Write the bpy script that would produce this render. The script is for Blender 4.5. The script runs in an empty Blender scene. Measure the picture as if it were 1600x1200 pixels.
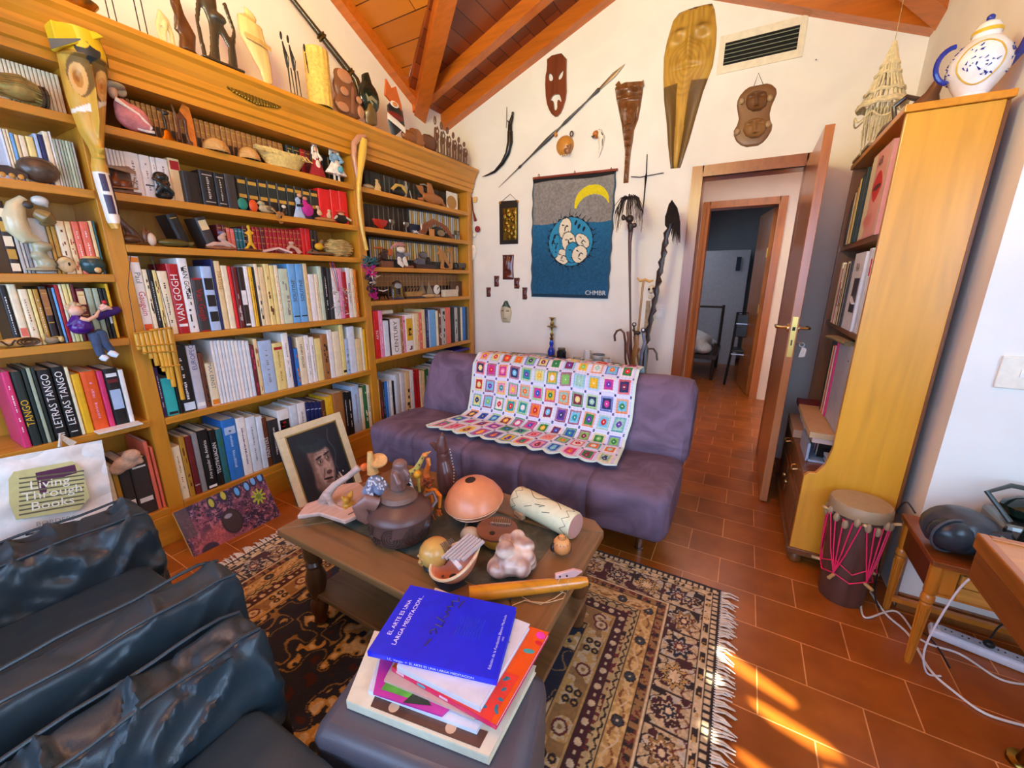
import bpy, bmesh, math, random
import numpy as np
from mathutils import Matrix, Vector, noise as mnoise
# ---------------------------------------------------------------- camera
SC = bpy.context.scene
COL = SC.collection
CAMZ = 1.31
YAW, PITCH, ROLL, FPX = -0.51807, 0.254568, 0.003727, 627.94
_cy, _sy, _cp, _sp = math.cos(YAW), math.sin(YAW), math.cos(PITCH), math.sin(PITCH)
FW = Vector((_sy*_cp, _cy*_cp, -_sp)); _r = Vector((_cy, -_sy, 0)); _u = _r.cross(FW)
_cr, _sr = math.cos(ROLL), math.sin(ROLL)
RT = _cr*_r + _sr*_u; UP = -_sr*_r + _cr*_u
CAM = Vector((0, 0, CAMZ))
cd = bpy.data.cameras.new('camera'); cam = bpy.data.objects.new('camera', cd); COL.objects.link(cam)
cd.sensor_width = 36; cd.lens = FPX/1600*36; cd.clip_start = .02
cam.matrix_world = Matrix(((RT.x, UP.x, -FW.x, 0), (RT.y, UP.y, -FW.y, 0), (RT.z, UP.z, -FW.z, CAMZ), (0, 0, 0, 1)))
SC.camera = cam
# ---------------------------------------------------------------- world, lights, exposure
w = bpy.data.worlds.new('world'); SC.world = w; w.use_nodes = True
w.node_tree.nodes['Background'].inputs[0].default_value = (.62, .78, 1, 1)
w.node_tree.nodes['Background'].inputs[1].default_value = 1.0
def area(name, loc, target, sx, sy, power, col):
    l = bpy.data.lights.new(name, 'AREA'); l.shape = 'RECTANGLE'; l.size = sx; l.size_y = sy; l.energy = power; l.color = col
    o = bpy.data.objects.new(name, l); COL.objects.link(o); o.location = loc
    o.rotation_euler = (Vector(target)-Vector(loc)).to_track_quat('-Z', 'Y').to_euler(); return o
area('window_daylight', (-.7, -1.7, 1.3), (-.7, 3, .35), 3.2, 1.8, 128, (.38, .62, 1))
area('side_window_daylight', (1.78, .1, 1.45), (-2, 1.2, .6), 1.6, 1.1, 40, (.42, .68, 1))
area('ceiling_lamp_light', (-.9, .2, 2.35), (-.9, 1.2, 4), .5, .5, 78, (1, .82, .32))
area('ceiling_lamp_downlight', (-.9, .2, 2.3), (-1.2, 1.6, 0), .4, .4, 3, (1, .92, .66))
area('corridor_light', (-.1, 4.3, 2.35), (-.1, 4.3, 0), .8, .8, 8, (1, .92, .84))
area('far_room_light', (-1.2, 6.6, 1.9), (0, 6.4, .6), .8, .8, 5, (.75, .86, 1))
sl = bpy.data.lights.new('sun', 'SUN'); sl.energy = 26; sl.angle = .006; sl.color = (1, .9, .7)
so = bpy.data.objects.new('sun', sl); COL.objects.link(so)
SUND = Vector((.12, -1, .62)).normalized()
so.rotation_euler = SUND.to_track_quat('Z', 'Y').to_euler(); so.location = (3, -3, 4)
SC.view_settings.view_transform = 'Standard'; SC.view_settings.look = 'None'
SC.view_settings.gamma = 1; SC.view_settings.use_curve_mapping = False
SC.view_settings.exposure = 0.36
SC.cycles.max_bounces = 7; SC.cycles.diffuse_bounces = 5; SC.cycles.use_denoising = True
SC.cycles.sample_clamp_indirect = 6
# ---------------------------------------------------------------- measuring helpers: a photo point on a world plane
def ray(px, py): return FW*FPX + RT*(px-800) - UP*(py-600)
def onx(px, py, x): d = ray(px, py); return CAM + d*(x/d.x)
def ony(px, py, y): d = ray(px, py); return CAM + d*(y/d.y)
def onz(px, py, z): d = ray(px, py); return CAM + d*((z-CAMZ)/d.z)
def prj(p):
    v = Vector(p)-CAM; w_ = v.dot(FW); return 800+FPX*v.dot(RT)/w_, 600-FPX*v.dot(UP)/w_
# ---------------------------------------------------------------- materials
def lin(h):
    c = [int(h[i:i+2], 16)/255 for i in (0, 2, 4)]
    return tuple(x/12.92 if x <= .04045 else ((x+.055)/1.055)**2.4 for x in c)+(1,)
MATS = {}
def mt(h, kind='plain', rough=.5, **k):
    """procedural material. kind: plain, wood, metal, leather, cloth, plaster, stone, glass, emit, attr"""
    key = (h, kind, rough, tuple(sorted(k.items())))
    if key in MATS: return MATS[key]
    m = bpy.data.materials.new(kind+'_'+str(h).lower()); m.use_nodes = True; nt = m.node_tree; N = nt.nodes; L = nt.links
    b = N['Principled BSDF']; b.inputs['Roughness'].default_value = rough
    def nz(scale, detail=2, vec=None, dist=0):
        n = N.new('ShaderNodeTexNoise'); n.inputs['Scale'].default_value = scale; n.inputs['Detail'].default_value = detail
        n.inputs['Distortion'].default_value = dist
        if vec: L.new(vec, n.inputs['Vector'])
        return n.outputs['Fac']
    def ramp(f, stops):
        r = N.new('ShaderNodeValToRGB'); L.new(f, r.inputs[0]); e = r.color_ramp.elements
        while len(e) < len(stops): e.new(.5)
        for q, (p, c) in zip(e, stops): q.position = p; q.color = c
        return r.outputs[0]
    def sc(c, f): return tuple(min(1, x*f) for x in c[:3])+(1,)
    def bump(f, s, d=.002):
        u = N.new('ShaderNodeBump'); u.inputs['Strength'].default_value = s; u.inputs['Distance'].default_value = d
        L.new(f, u.inputs['Height']); L.new(u.outputs[0], b.inputs['Normal'])
    tc = N.new('ShaderNodeTexCoord')
    if kind == 'attr':
        a = N.new('ShaderNodeAttribute'); a.attribute_name = 'Col'; L.new(a.outputs['Color'], b.inputs['Base Color'])
        if k.get('fuzz'): bump(nz(k['fuzz'], 3, tc.outputs['Object']), .6, .004)
        if 'Sheen Weight' in b.inputs: b.inputs['Sheen Weight'].default_value = k.get('sheen', 0)
    elif kind == 'wood':
        c = lin(h); ax = k.get('ax', 'x'); g = k.get('g', 1.0)
        mp = N.new('ShaderNodeMapping'); L.new(tc.outputs['Object'], mp.inputs[0])
        s = {'x': (1.2, 14, 14), 'y': (14, 1.2, 14), 'z': (14, 14, 1.2)}[ax]; mp.inputs['Scale'].default_value = [v*g for v in s]
        f = nz(2.2, 5, mp.outputs[0], .6)
        d = k.get('dark', .62)
        L.new(ramp(f, [(.28, sc(c, d)), (.5, c), (.75, sc(c, 1.13))]), b.inputs['Base Color'])
        bump(f, .12, .001)
        b.inputs['Coat Weight'].default_value = k.get('coat', .25); b.inputs['Coat Roughness'].default_value = .25
    elif kind == 'metal':
        b.inputs['Base Color'].default_value = lin(h); b.inputs['Metallic'].default_value = 1
    elif kind == 'leather':
        b.inputs['Base Color'].default_value = lin(h)
        n1 = N.new('ShaderNodeTexVoronoi'); n1.inputs['Scale'].default_value = 420; L.new(tc.outputs['Object'], n1.inputs[0])
        ad = N.new('ShaderNodeMath'); ad.operation = 'MULTIPLY_ADD'; L.new(nz(9, 4, tc.outputs['Object'], .8), ad.inputs[0]); ad.inputs[1].default_value = 4; L.new(n1.outputs[0], ad.inputs[2])
        bump(ad.outputs[0], .12, .0015)
    elif kind == 'glass':
        b.inputs['Base Color'].default_value = lin(h); b.inputs['Transmission Weight'].default_value = 1; b.inputs['IOR'].default_value = 1.45
    elif kind == 'emit':
        b.inputs['Base Color'].default_value = lin(h); b.inputs['Emission Color'].default_value = lin(h); b.inputs['Emission Strength'].default_value = k.get('s', 1)
    else:
        c = lin(h); sc_, amp = {'plain': (30, .06), 'cloth': (60, .16), 'plaster': (3, .04), 'stone': (22, .3), 'suede': (5, .3)}[kind]
        f = nz(sc_, 4, tc.outputs['Object'], .5 if kind != 'suede' else 1.6)
        L.new(ramp(f, [(.35, sc(c, 1-amp)), (.68, sc(c, 1+amp))]), b.inputs['Base Color'])
        if kind in ('cloth', 'stone', 'suede'): bump(nz(sc_*8, 3, tc.outputs['Object']), .3, .002)
        if kind == 'plaster': bump(nz(60, 3, tc.outputs['Object']), .05, .002)
    if k.get('spec') is not None: b.inputs['Specular IOR Level'].default_value = k['spec']
    MATS[key] = m; return m
# ---------------------------------------------------------------- mesh collector
class G:
    def __init__(s): s.bm = bmesh.new(); s.i = 0; s.T = Matrix.Identity(4)
    def m(s, i): s.i = i; return s
    def _add(s, vs, fs):
        V = [s.bm.verts.new(s.T @ Vector(v)) for v in vs]
        for f in fs:
            try: q = s.bm.faces.new([V[j] for j in f]); q.material_index = s.i
            except ValueError: pass
        return s
    def box(s, c, d, r=None):
        x, y, z = d[0]/2, d[1]/2, d[2]/2
        R = r if r is not None else Matrix.Identity(3)
        if isinstance(R, (int, float)): R = Matrix.Rotation(R, 3, 'Z')
        vs = [Vector(c)+R @ Vector((a*x, b*y, e*z)) for a in (-1, 1) for b in (-1, 1) for e in (-1, 1)]
        return s._add(vs, [(0, 1, 3, 2), (4, 6, 7, 5), (0, 4, 5, 1), (2, 3, 7, 6), (0, 2, 6, 4), (1, 5, 7, 3)])
    def bx(s, x0, x1, y0, y1, z0, z1): return s.box(((x0+x1)/2, (y0+y1)/2, (z0+z1)/2), (abs(x1-x0), abs(y1-y0), abs(z1-z0)))
    def ball(s, c, r, rot=None, n=12):
        if isinstance(r, (int, float)): r = (r, r, r)
        R = rot if rot is not None else Matrix.Identity(3)
        vs = []; fs = []; h = max(5, n//2+1)
        for i in range(h+1):
            t = math.pi*i/h
            if i in (0, h): vs.append(Vector(c)+R @ Vector((0, 0, r[2]*math.cos(t)))); continue
            for j in range(n):
                a = 2*math.pi*j/n; vs.append(Vector(c)+R @ Vector((r[0]*math.sin(t)*math.cos(a), r[1]*math.sin(t)*math.sin(a), r[2]*math.cos(t))))
        last = len(vs)-1
        for j in range(n):
            fs.append((0, 1+j, 1+(j+1) % n)); fs.append((last, last-n+(j+1) % n, last-n+j))
            for i in range(h-2):
                a = 1+i*n; fs.append((a+j, a+n+j, a+n+(j+1) % n, a+(j+1) % n))
        return s._add(vs, fs)
    def tube(s, pts, r, n=10, caps=True, flat=1.0):
        P = [Vector(p) for p in pts]; k = len(P); rs = r if isinstance(r, (list, tuple)) else [r]*k
        if len(rs) != k: rs = list(np.interp(np.linspace(0, 1, k), np.linspace(0, 1, len(rs)), rs))
        vs = []; fs = []; prev = None
        for i in range(k):
            d = (P[min(i+1, k-1)]-P[max(i-1, 0)]).normalized()
            if prev is None:
                a = Vector((0, 0, 1)) if abs(d.z) < .9 else Vector((1, 0, 0)); u = d.cross(a).normalized()
            else: u = (prev-d*prev.dot(d)).normalized()
            prev = u; v = d.cross(u)
            for j in range(n):
                t = 2*math.pi*j/n; vs.append(P[i]+(u*math.cos(t)+v*math.sin(t)*flat)*rs[i])
        for i in range(k-1):
            for j in range(n): fs.append((i*n+j, i*n+(j+1) % n, (i+1)*n+(j+1) % n, (i+1)*n+j))
        if caps: fs.append(tuple(range(n-1, -1, -1))); fs.append(tuple((k-1)*n+j for j in range(n)))
        return s._add(vs, fs)
    def lathe(s, prof, c=(0, 0, 0), n=20, R=None, arc=None):
        R = R if R is not None else Matrix.Identity(3); vs = []; fs = []; k = len(prof)
        for r, z in prof:
            for j in range(n):
                t = 2*math.pi*j/n; vs.append(Vector(c)+R @ Vector((max(r, 1e-5)*math.cos(t), max(r, 1e-5)*math.sin(t), z)))
        for i in range(k-1):
            for j in range(n): fs.append((i*n+j, i*n+(j+1) % n, (i+1)*n+(j+1) % n, (i+1)*n+j))
        fs.append(tuple(range(n-1, -1, -1))); fs.append(tuple((k-1)*n+j for j in range(n)))
        return s._add(vs, fs)
    def slab(s, pts, off):
        """polygon of 3-D points extruded by the vector off"""
        P = [Vector(p) for p in pts]; o = Vector(off); n = len(P)
        return s._add(P+[p+o for p in P], [tuple(range(n))[::-1], tuple(range(n, 2*n))]+[(i, (i+1) % n, n+(i+1) % n, n+i) for i in range(n)])
    def grid(s, f, nu, nv, wu=False, wv=False):
        vs = [f(u/(nu if wu else nu-1), v/(nv if wv else nv-1)) for u in range(nu) for v in range(nv)]
        fs = [(u*nv+v, u*nv+(v+1) % nv, ((u+1) % nu)*nv+(v+1) % nv, ((u+1) % nu)*nv+v) for u in range(nu if wu else nu-1) for v in range(nv if wv else nv-1)]
        return s._add(vs, fs)
    def put(s, me, M):
        """adds an existing mesh's faces (lettering)"""
        return s._add([M @ v.co for v in me.vertices], [tuple(p.vertices) for p in me.polygons])
    def out(s, name, mats, parent=None, loc=None, rot=None, smooth=True, ang=35, bev=0, vox=0, sub=0, sol=0):
        me = bpy.data.meshes.new(name)
        bmesh.ops.recalc_face_normals(s.bm, faces=s.bm.faces)
        s.bm.to_mesh(me); s.bm.free()
        for m in (mats if isinstance(mats, (list, tuple)) else [mats]): me.materials.append(m)
        if smooth:
            me.shade_smooth()
            if not vox: me.set_sharp_from_angle(angle=math.radians(ang))
        o = bpy.data.objects.new(name, me); COL.objects.link(o)
        if parent is not None: o.parent = parent
        if loc is not None: o.location = loc
        if rot is not None: o.rotation_euler = rot if not isinstance(rot, (int, float)) else (0, 0, rot)
        if sol: q = o.modifiers.new('solid', 'SOLIDIFY'); q.thickness = sol; q.offset = 0
        if vox: q = o.modifiers.new('remesh', 'REMESH'); q.mode = 'VOXEL'; q.voxel_size = vox; q.use_smooth_shade = True; q = o.modifiers.new('smooth', 'SMOOTH'); q.iterations = 3; q.factor = .5
        if bev: q = o.modifiers.new('bevel', 'BEVEL'); q.width = bev; q.segments = 2; q.limit_method = 'ANGLE'
        if sub: q = o.modifiers.new('sub', 'SUBSURF'); q.levels = q.render_levels = sub
        return o
def seat(t, z, gap=.0016):
    """raises a thing so that its lowest point rests on the surface at height z"""
    lo = 9
    def walk(o, M):
        nonlocal lo
        M = M @ o.matrix_basis
        if o.type == 'MESH' and len(o.data.vertices): lo = min(lo, min((M @ v.co).z for v in o.data.vertices))
        for c in o.children: walk(c, M)
    walk(t, Matrix.Identity(4))
    if lo < z+gap: t.location.z += z+gap-lo
    return t
def tag(o, label, cat, group=None):
    o['label'] = label; o['category'] = cat
    if group: o['group'] = group
    return o
def thing(name, label, cat, loc=(0, 0, 0), rot=0, group=None):
    o = bpy.data.objects.new(name, None); COL.objects.link(o); o.location = loc; o.empty_display_size = .05
    o.rotation_euler = rot if not isinstance(rot, (int, float)) else (0, 0, rot)
    return tag(o, label, cat, group)
def struct(o): o['kind'] = 'structure'; return o
_tx = {}
def text(s, size=1.0, depth=0.0):
    """flat lettering mesh, centred, cap height about .7*size, in the local x-y plane"""
    k = (s, depth)
    if k not in _tx:
        c = bpy.data.curves.new('lettering', 'FONT'); c.body = s; c.size = 1; c.align_x = 'CENTER'; c.align_y = 'CENTER'; c.extrude = depth; c.resolution_u = 2
        o = bpy.data.objects.new('lettering', c); COL.objects.link(o)
        me = bpy.data.meshes.new_from_object(o.evaluated_get(bpy.context.evaluated_depsgraph_get()))
        bpy.data.objects.remove(o); bpy.data.curves.remove(c)
        xs = [v.co.x for v in me.vertices] or [0]; me['w'] = max(xs)-min(xs); _tx[k] = me
    return _tx[k]
def frame(o, x, y, z=None):
    """matrix with columns x, y, x cross y and origin o"""
    x = Vector(x); y = Vector(y); z = Vector(z) if z is not None else x.cross(y)
    return Matrix(((x.x, y.x, z.x, o[0]), (x.y, y.y, z.y, o[1]), (x.z, y.z, z.z, o[2]), (0, 0, 0, 1)))
def letter(g, s, o, x, y, size, maxw=None):
    """adds lettering s centred at o, reading along x, letters standing along y"""
    me = text(s, 1); w_ = me['w']
    sx = size if maxw is None else min(size, maxw/max(w_, .01))
    return g.put(me, frame(o, Vector(x).normalized()*sx, Vector(y).normalized()*size, Vector(x).cross(Vector(y)).normalized()))
def paint(name, nu, nv, pos, col, parent=None, rough=.8, sol=0, fuzz=0, sheen=0, side=None):
    """a fine grid surface whose pattern is computed point by point"""
    u, v = np.meshgrid(np.linspace(0, 1, nu), np.linspace(0, 1, nv), indexing='ij')
    P = np.stack(pos(u, v), -1).reshape(-1, 3); C = np.stack(col(u, v), -1).reshape(-1, 3)
    C = np.clip(C, 0, 1); C = np.where(C <= .04045, C/12.92, ((C+.055)/1.055)**2.4)
    idx = np.arange(nu*nv).reshape(nu, nv)
    F = np.stack([idx[:-1, :-1], idx[1:, :-1], idx[1:, 1:], idx[:-1, 1:]], -1).reshape(-1, 4)
    me = bpy.data.meshes.new(name); me.from_pydata(P.tolist(), [], F.tolist())
    a = me.color_attributes.new('Col', 'FLOAT_COLOR', 'POINT'); a.data.foreach_set('color', np.concatenate([C, np.ones((len(C), 1))], 1).astype(np.float32).ravel())
    me.materials.append(mt(name, 'attr', rough, fuzz=fuzz, sheen=sheen)); me.shade_smooth()
    o = bpy.data.objects.new(name, me); COL.objects.link(o)
    if parent is not None: o.parent = parent
    if sol: q = o.modifiers.new('solid', 'SOLIDIFY'); q.thickness = sol; q.offset = -1
    return o
def vnoise(x, y, s, seed=0):
    r = np.random.RandomState(seed).rand(64, 64); x = x*s; y = y*s
    xi = np.floor(x).astype(int); yi = np.floor(y).astype(int); fx = x-xi; fy = y-yi; fx = fx*fx*(3-2*fx); fy = fy*fy*(3-2*fy)
    g_ = lambda a, b: r[a % 64, b % 64]
    return (g_(xi, yi)*(1-fx)+g_(xi+1, yi)*fx)*(1-fy)+(g_(xi, yi+1)*(1-fx)+g_(xi+1, yi+1)*fx)*fy
def rgb(h): return np.array([int(h[i:i+2], 16)/255 for i in (0, 2, 4)])
def layer(C, mask, h):
    m_ = np.clip(mask, 0, 1)[..., None]; return C*(1-m_)+rgb(h)*m_
ORD = 'first second third fourth fifth sixth seventh eighth ninth tenth eleventh twelfth thirteenth fourteenth fifteenth sixteenth seventeenth eighteenth nineteenth twentieth'.split()
def ordinal(n):
    if n < 20: return ORD[n]
    if n < 29: return 'twenty-'+ORD[n-20]
    if n == 29: return 'thirtieth'
    if n < 39: return 'thirty-'+ORD[n-30]
    return 'fortieth' if n == 39 else 'forty-'+ORD[n-40]
R3 = lambda a, ax: Matrix.Rotation(math.radians(a), 3, ax)
# ================================================================ room shell
XL, XC, YB = -2.7, .70, 3.46      # left wall, alcove side wall, end wall
XR, YJ, YN = 1.9, 2.0, -1.8       # outer side wall, jog wall, near wall
WALL = mt('F0EDE2', 'plaster', .9)
DARKW = mt('8C4A22', 'wood', .35, ax='z')
def wall(name, pts, off, mat=WALL): return struct(G().slab(pts, off).out(name, mat, smooth=False))
def zmain(x): return 2.80+.384*(x+2.7) if x < -.95 else 3.472-.45*(x+.95)
# floor: terracotta tiles in running bond
def floor_mat():
    m = bpy.data.materials.new('terracotta_tiles'); m.use_nodes = True; N = m.node_tree.nodes; L = m.node_tree.links; b = N['Principled BSDF']
    tc = N.new('ShaderNodeTexCoord'); mp = N.new('ShaderNodeMapping'); L.new(tc.outputs['Object'], mp.inputs[0])
    mp.inputs['Location'].default_value = (-.051+.29, -1.588+1.9, 0)
    br = N.new('ShaderNodeTexBrick'); L.new(mp.outputs[0], br.inputs['Vector']); br.offset = .5
    for k, v in (('Scale', 1), ('Brick Width', .29), ('Row Height', .19), ('Mortar Size', .0022), ('Mortar Smooth', .2), ('Bias', 0)): br.inputs[k].default_value = v
    br.inputs['Color1'].default_value = lin('B5651F'); br.inputs['Color2'].default_value = lin('9E5519'); br.inputs['Mortar'].default_value = lin('E9A566')
    nz = N.new('ShaderNodeTexNoise'); nz.inputs['Scale'].default_value = 7; nz.inputs['Detail'].default_value = 5; L.new(tc.outputs['Object'], nz.inputs[0])
    rp = N.new('ShaderNodeValToRGB'); L.new(nz.outputs[0], rp.inputs[0]); rp.color_ramp.elements[0].color = (.62, .55, .5, 1); rp.color_ramp.elements[0].position = .3; rp.color_ramp.elements[1].color = (1, 1, 1, 1); rp.color_ramp.elements[1].position = .62
    mx = N.new('ShaderNodeMix'); mx.data_type = 'RGBA'; mx.blend_type = 'MULTIPLY'; mx.inputs[0].default_value = .8
    L.new(br.outputs[0], mx.inputs[6]); L.new(rp.outputs[0], mx.inputs[7]); L.new(mx.outputs[2], b.inputs['Base Color'])
    b.inputs['Roughness'].default_value = .3
    bp = N.new('ShaderNodeBump'); bp.inputs['Strength'].default_value = .4; bp.inputs['Distance'].default_value = .002; bp.invert = True; L.new(br.outputs[1], bp.inputs['Height']); L.new(bp.outputs[0], b.inputs['Normal'])
    return m
struct(G().bx(-3.4, 2.4, -2.2, 8.4, -.1, 0).out('floor', floor_mat(), smooth=False))
# walls
wall('wall_left', [(XL, YN, 0), (XL, YB, 0), (XL, YB, 2.8), (XL, 3.07, 2.8), (XL, 1.3, 3.685), (XL, YN, 2.2)], (-.15, 0, 0))
DX0, DX1, DZ = -.39, .232, 2.035       # opening to the corridor
g = G()
g.slab([(XL-.15, YB, 0), (DX0, YB, 0), (DX0, YB, zmain(DX0)), (-.95, YB, zmain(-.95)), (XL-.15, YB, zmain(XL-.15))], (0, .12, 0))
g.slab([(DX0, YB, DZ), (DX1, YB, DZ), (DX1, YB, zmain(DX1)), (DX0, YB, zmain(DX0))], (0, .12, 0))
g.slab([(DX1, YB, 0), (XC+.15, YB, 0), (XC+.15, YB, zmain(XC+.15)), (DX1, YB, zmain(DX1))], (0, .12, 0))
struct(g.out('wall_end', WALL, smooth=False))
wall('wall_alcove', [(XC, YJ, 0), (XC, YB, 0), (XC, YB, 3.0), (XC, YJ, 3.4)], (.12, 0, 0))
wall('wall_jog', [(XC+.12, YJ, 0), (XR+.1, YJ, 0), (XR+.1, YJ, 3.35), (XC+.12, YJ, 3.35)], (0, .15, 0))
g = G(); ys = [YN-.1]
g.bx(XR, XR+.06, ys[-1], YJ+.1, 0, 3.4)
struct(g.out('wall_side', WALL, smooth=False))
# near wall; an added unseen panel has holes cut to cast sun streaks
wall('wall_near', [(XL-.15, YN, 0), (0, YN, 0), (0, YN, 2.9), (XL-.15, YN, 2.9)], (0, -.15, 0)); wall('wall_near_side', [(1.1, YN, 0), (XR+.1, YN, 0), (XR+.1, YN, 2.9), (1.1, YN, 2.9)], (0, -.15, 0)); wall('wall_near_sill', [(0, YN, 0), (1.1, YN, 0), (1.1, YN, 1.3), (0, YN, 1.3)], (0, -.15, 0))
def sun_hole(L):
    o_ = []
    for q in L: p = onz(*q, 0); t_ = p.y-YN; o_.append((p.x+.12*t_, .62*t_))
    return o_
SUN_MASK = [[(0, 1.3), (1.1, 1.3), (1.1, 2.9), (0, 2.9)]]+[sun_hole(L) for L in (((1110, 1000), (1130, 1004), (1250, 1090), (1235, 1095), (1150, 1042)), ((1160, 1078), (1190, 1088), (1290, 1148), (1325, 1178), (1285, 1170), (1205, 1120)), ((1136, 1152), (1165, 1163), (1225, 1204), (1190, 1204)), ((1098, 1038), (1120, 1042), (1132, 1056), (1112, 1058)), ((1088, 1112), (1106, 1118), (1124, 1138), (1106, 1138)), ((1285, 1186), (1312, 1194), (1315, 1204), (1290, 1200)))]
g = G()
for x0, x1 in ((-2.3, -1.25), (-1.2, -.15), (-.1, .95)):
    g.bx(x0, x1, YN, YN+.04, .35, .42); g.bx(x0, x1, YN, YN+.04, 2.1, 2.17); g.bx(x0, x0+.06, YN, YN+.04, .42, 2.1); g.bx(x1-.06, x1, YN, YN+.04, .42, 2.1)
struct(g.out('window_1', DARKW, smooth=False))
# ceiling: two crossing gables lined with planks
def plank_mat(name, h1, h2, ax, wd):
    m = bpy.data.materials.new(name); m.use_nodes = True; N = m.node_tree.nodes; L = m.node_tree.links; b = N['Principled BSDF']
    tc = N.new('ShaderNodeTexCoord'); mp = N.new('ShaderNodeMapping'); L.new(tc.outputs['Object'], mp.inputs[0])
    if ax == 'y': mp.inputs['Rotation'].default_value = (0, 0, math.pi/2)
    br = N.new('ShaderNodeTexBrick'); L.new(mp.outputs[0], br.inputs['Vector'])
    for k, v in (('Scale', 1), ('Brick Width', 2.2), ('Row Height', wd), ('Mortar Size', .003), ('Mortar Smooth', .1)): br.inputs[k].default_value = v
    br.inputs['Color1'].default_value = lin(h1); br.inputs['Color2'].default_value = lin(h2); br.inputs['Mortar'].default_value = lin('3A1606')
    n = N.new('ShaderNodeTexNoise'); n.inputs['Scale'].default_value = 1.4; n.inputs['Detail'].default_value = 4
    mp2 = N.new('ShaderNodeMapping'); mp2.inputs['Scale'].default_value = (10, 1.2, 1) if ax == 'y' else (1.2, 10, 1); L.new(tc.outputs['Object'], mp2.inputs[0]); L.new(mp2.outputs[0], n.inputs[0])
    rp = N.new('ShaderNodeValToRGB'); L.new(n.outputs[0], rp.inputs[0]); rp.color_ramp.elements[0].color = (.7, .62, .55, 1); rp.color_ramp.elements[1].color = (1, 1, 1, 1)
    mx = N.new('ShaderNodeMix'); mx.data_type = 'RGBA'; mx.blend_type = 'MULTIPLY'; mx.inputs[0].default_value = .8
    L.new(br.outputs[0], mx.inputs[6]); L.new(rp.outputs[0], mx.inputs[7]); L.new(mx.outputs[2], b.inputs['Base Color']); b.inputs['Roughness'].default_value = .35
    return m
PM1 = plank_mat('ceiling_planks', 'A65224', '7E3A1C', 'y', .115); PM2 = plank_mat('ceiling_boards', 'D07F24', 'BC6C1C', 'x', .14)
up = (0, 0, .06)
g = G()
g.slab([(XL-.2, 3.07, zmain(XL-.2)), (-.95, 1.73, zmain(-.95)), (-.95, YB+.2, zmain(-.95)), (XL-.2, YB+.2, zmain(XL-.2))], up)
xr = XC+.3; g.slab([(-.95, YB+.2, zmain(-.95)), (-.95, 1.73, zmain(-.95)), (xr, 3.37, zmain(xr)), (xr, YB+.2, zmain(xr))], up)
struct(g.out('ceiling', PM1, smooth=False))
zs = lambda y: 2.8+.5*(3.07-y)
g = G()
g.slab([(XL-.2, 3.07, zs(3.07)), (XL-.2, 1.3, zs(1.3)), (XR+.2, 1.3, zs(1.3)), (XR+.2, 3.37, zs(3.37)), (xr, 3.37, zs(3.37)), (-.95, 1.73, zs(1.73))], up)
g.slab([(XL-.2, 1.3, zs(1.3)), (XL-.2, YN-.2, 2.2), (XR+.2, YN-.2, 2.2), (XR+.2, 1.3, zs(1.3))], up)
struct(g.out('ceiling_cross', PM2, smooth=False))
BEAM = mt('C4671A', 'wood', .35, ax='x', dark=.8)
def beam(n, p, q, w_=.09, h=.13):
    p = Vector(p); q = Vector(q); d = (q-p); s_ = Vector((-d.y, d.x, 0)).normalized()*w_/2
    struct(G().slab([p-s_, p+s_, p+s_-Vector((0, 0, h)), p-s_-Vector((0, 0, h))], d).out(n, BEAM, smooth=False))
beam('trim_1', (XL, YB-.045, 2.81), (-.95, YB-.045, 3.482))                      # rafter on the end wall
beam('trim_2', (XL, 3.03, 2.83), (-.95, 3.03, 3.50), .08)                         # next rafter
beam('trim_3', (XL-.05, 3.12, 2.84), (-.95, 1.73, 3.52), .11, .19)               # valley beam
beam('trim_4', (XL+.04, 3.06, 2.82), (XL+.04, 1.3, 3.70), .08, .10)              # rafter on the left wall
beam('trim_5', (-.95, YB-.045, 3.482), (XC+.1, YB-.045, 2.745), .09, .16)
beam('trim_6', (XC+.05, 3.35, 2.76), (-.95, 1.73, 3.52), .1, .15)
beam('trim_7', (-.95, YB, 3.50), (-.95, 1.7, 3.50), .1, .16)                       # ridge beam
beam('trim_8', (XC-.045, YB, 2.80), (XC-.045, 1.9, 3.50), .08, .13)
for i, (y0) in enumerate((2.45, 1.75)):                                           # rafters of the crossing gable
    pass
# skirting
g = G(); SK = mt('9A5A28', 'wood', .4, ax='y')
struct(G().bx(XC, XR, YJ-.014, YJ, 0, .07).out('baseboard_jog', SK, smooth=False))
struct(G().bx(XL, DX0-.07, YB-.014, YB, 0, .07).out('baseboard_end', SK, smooth=False))
# door to the corridor: frame, leaf standing open into the room
g = G(); F1 = mt('99582C', 'wood', .32, ax='z', dark=.75)
def dframe(name, x0, x1, z1, y, wd, mat, dep=.03):
    g = G()
    for k, (o, d_) in enumerate(((0, dep), (.022, dep*1.5))):
        g.bx(x0-wd+o, x0+.008, y-d_, y-.002 if k == 0 else y+.135, 0, z1+wd-o) if k == 0 else g.bx(x0-.02, x0+.008, y-d_, y+.135, 0, z1); g.bx(x1-.008, x1+wd-o, y-d_, y-.002, 0, z1+wd-o) if k == 0 else g.bx(x1-.008, x1+.02, y-d_, y+.135, 0, z1); g.bx(x0, x1, y-d_, y-.002, z1-.008, z1+wd-o) if k == 0 else g.bx(x0, x1, y-d_, y+.135, z1-.008, z1+.02)
    return struct(g.out(name, mat, smooth=False))
dframe('door_1', DX0, DX1, DZ, YB, .068, F1)
DL = mt('B87030', 'wood', .28, ax='z', dark=.78, coat=.6)
leaf = G().bx(0, .04, 0, .80, .01, 2.04).out('door_leaf', DL, bev=.002, smooth=False, loc=(.225, 2.662, 0)); struct(leaf)
BR = mt('D9B765', 'metal', .3)
G().bx(.008, .032, -.002, .001, .90, 1.12).out('lock_plate', BR, leaf, smooth=False)
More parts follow.
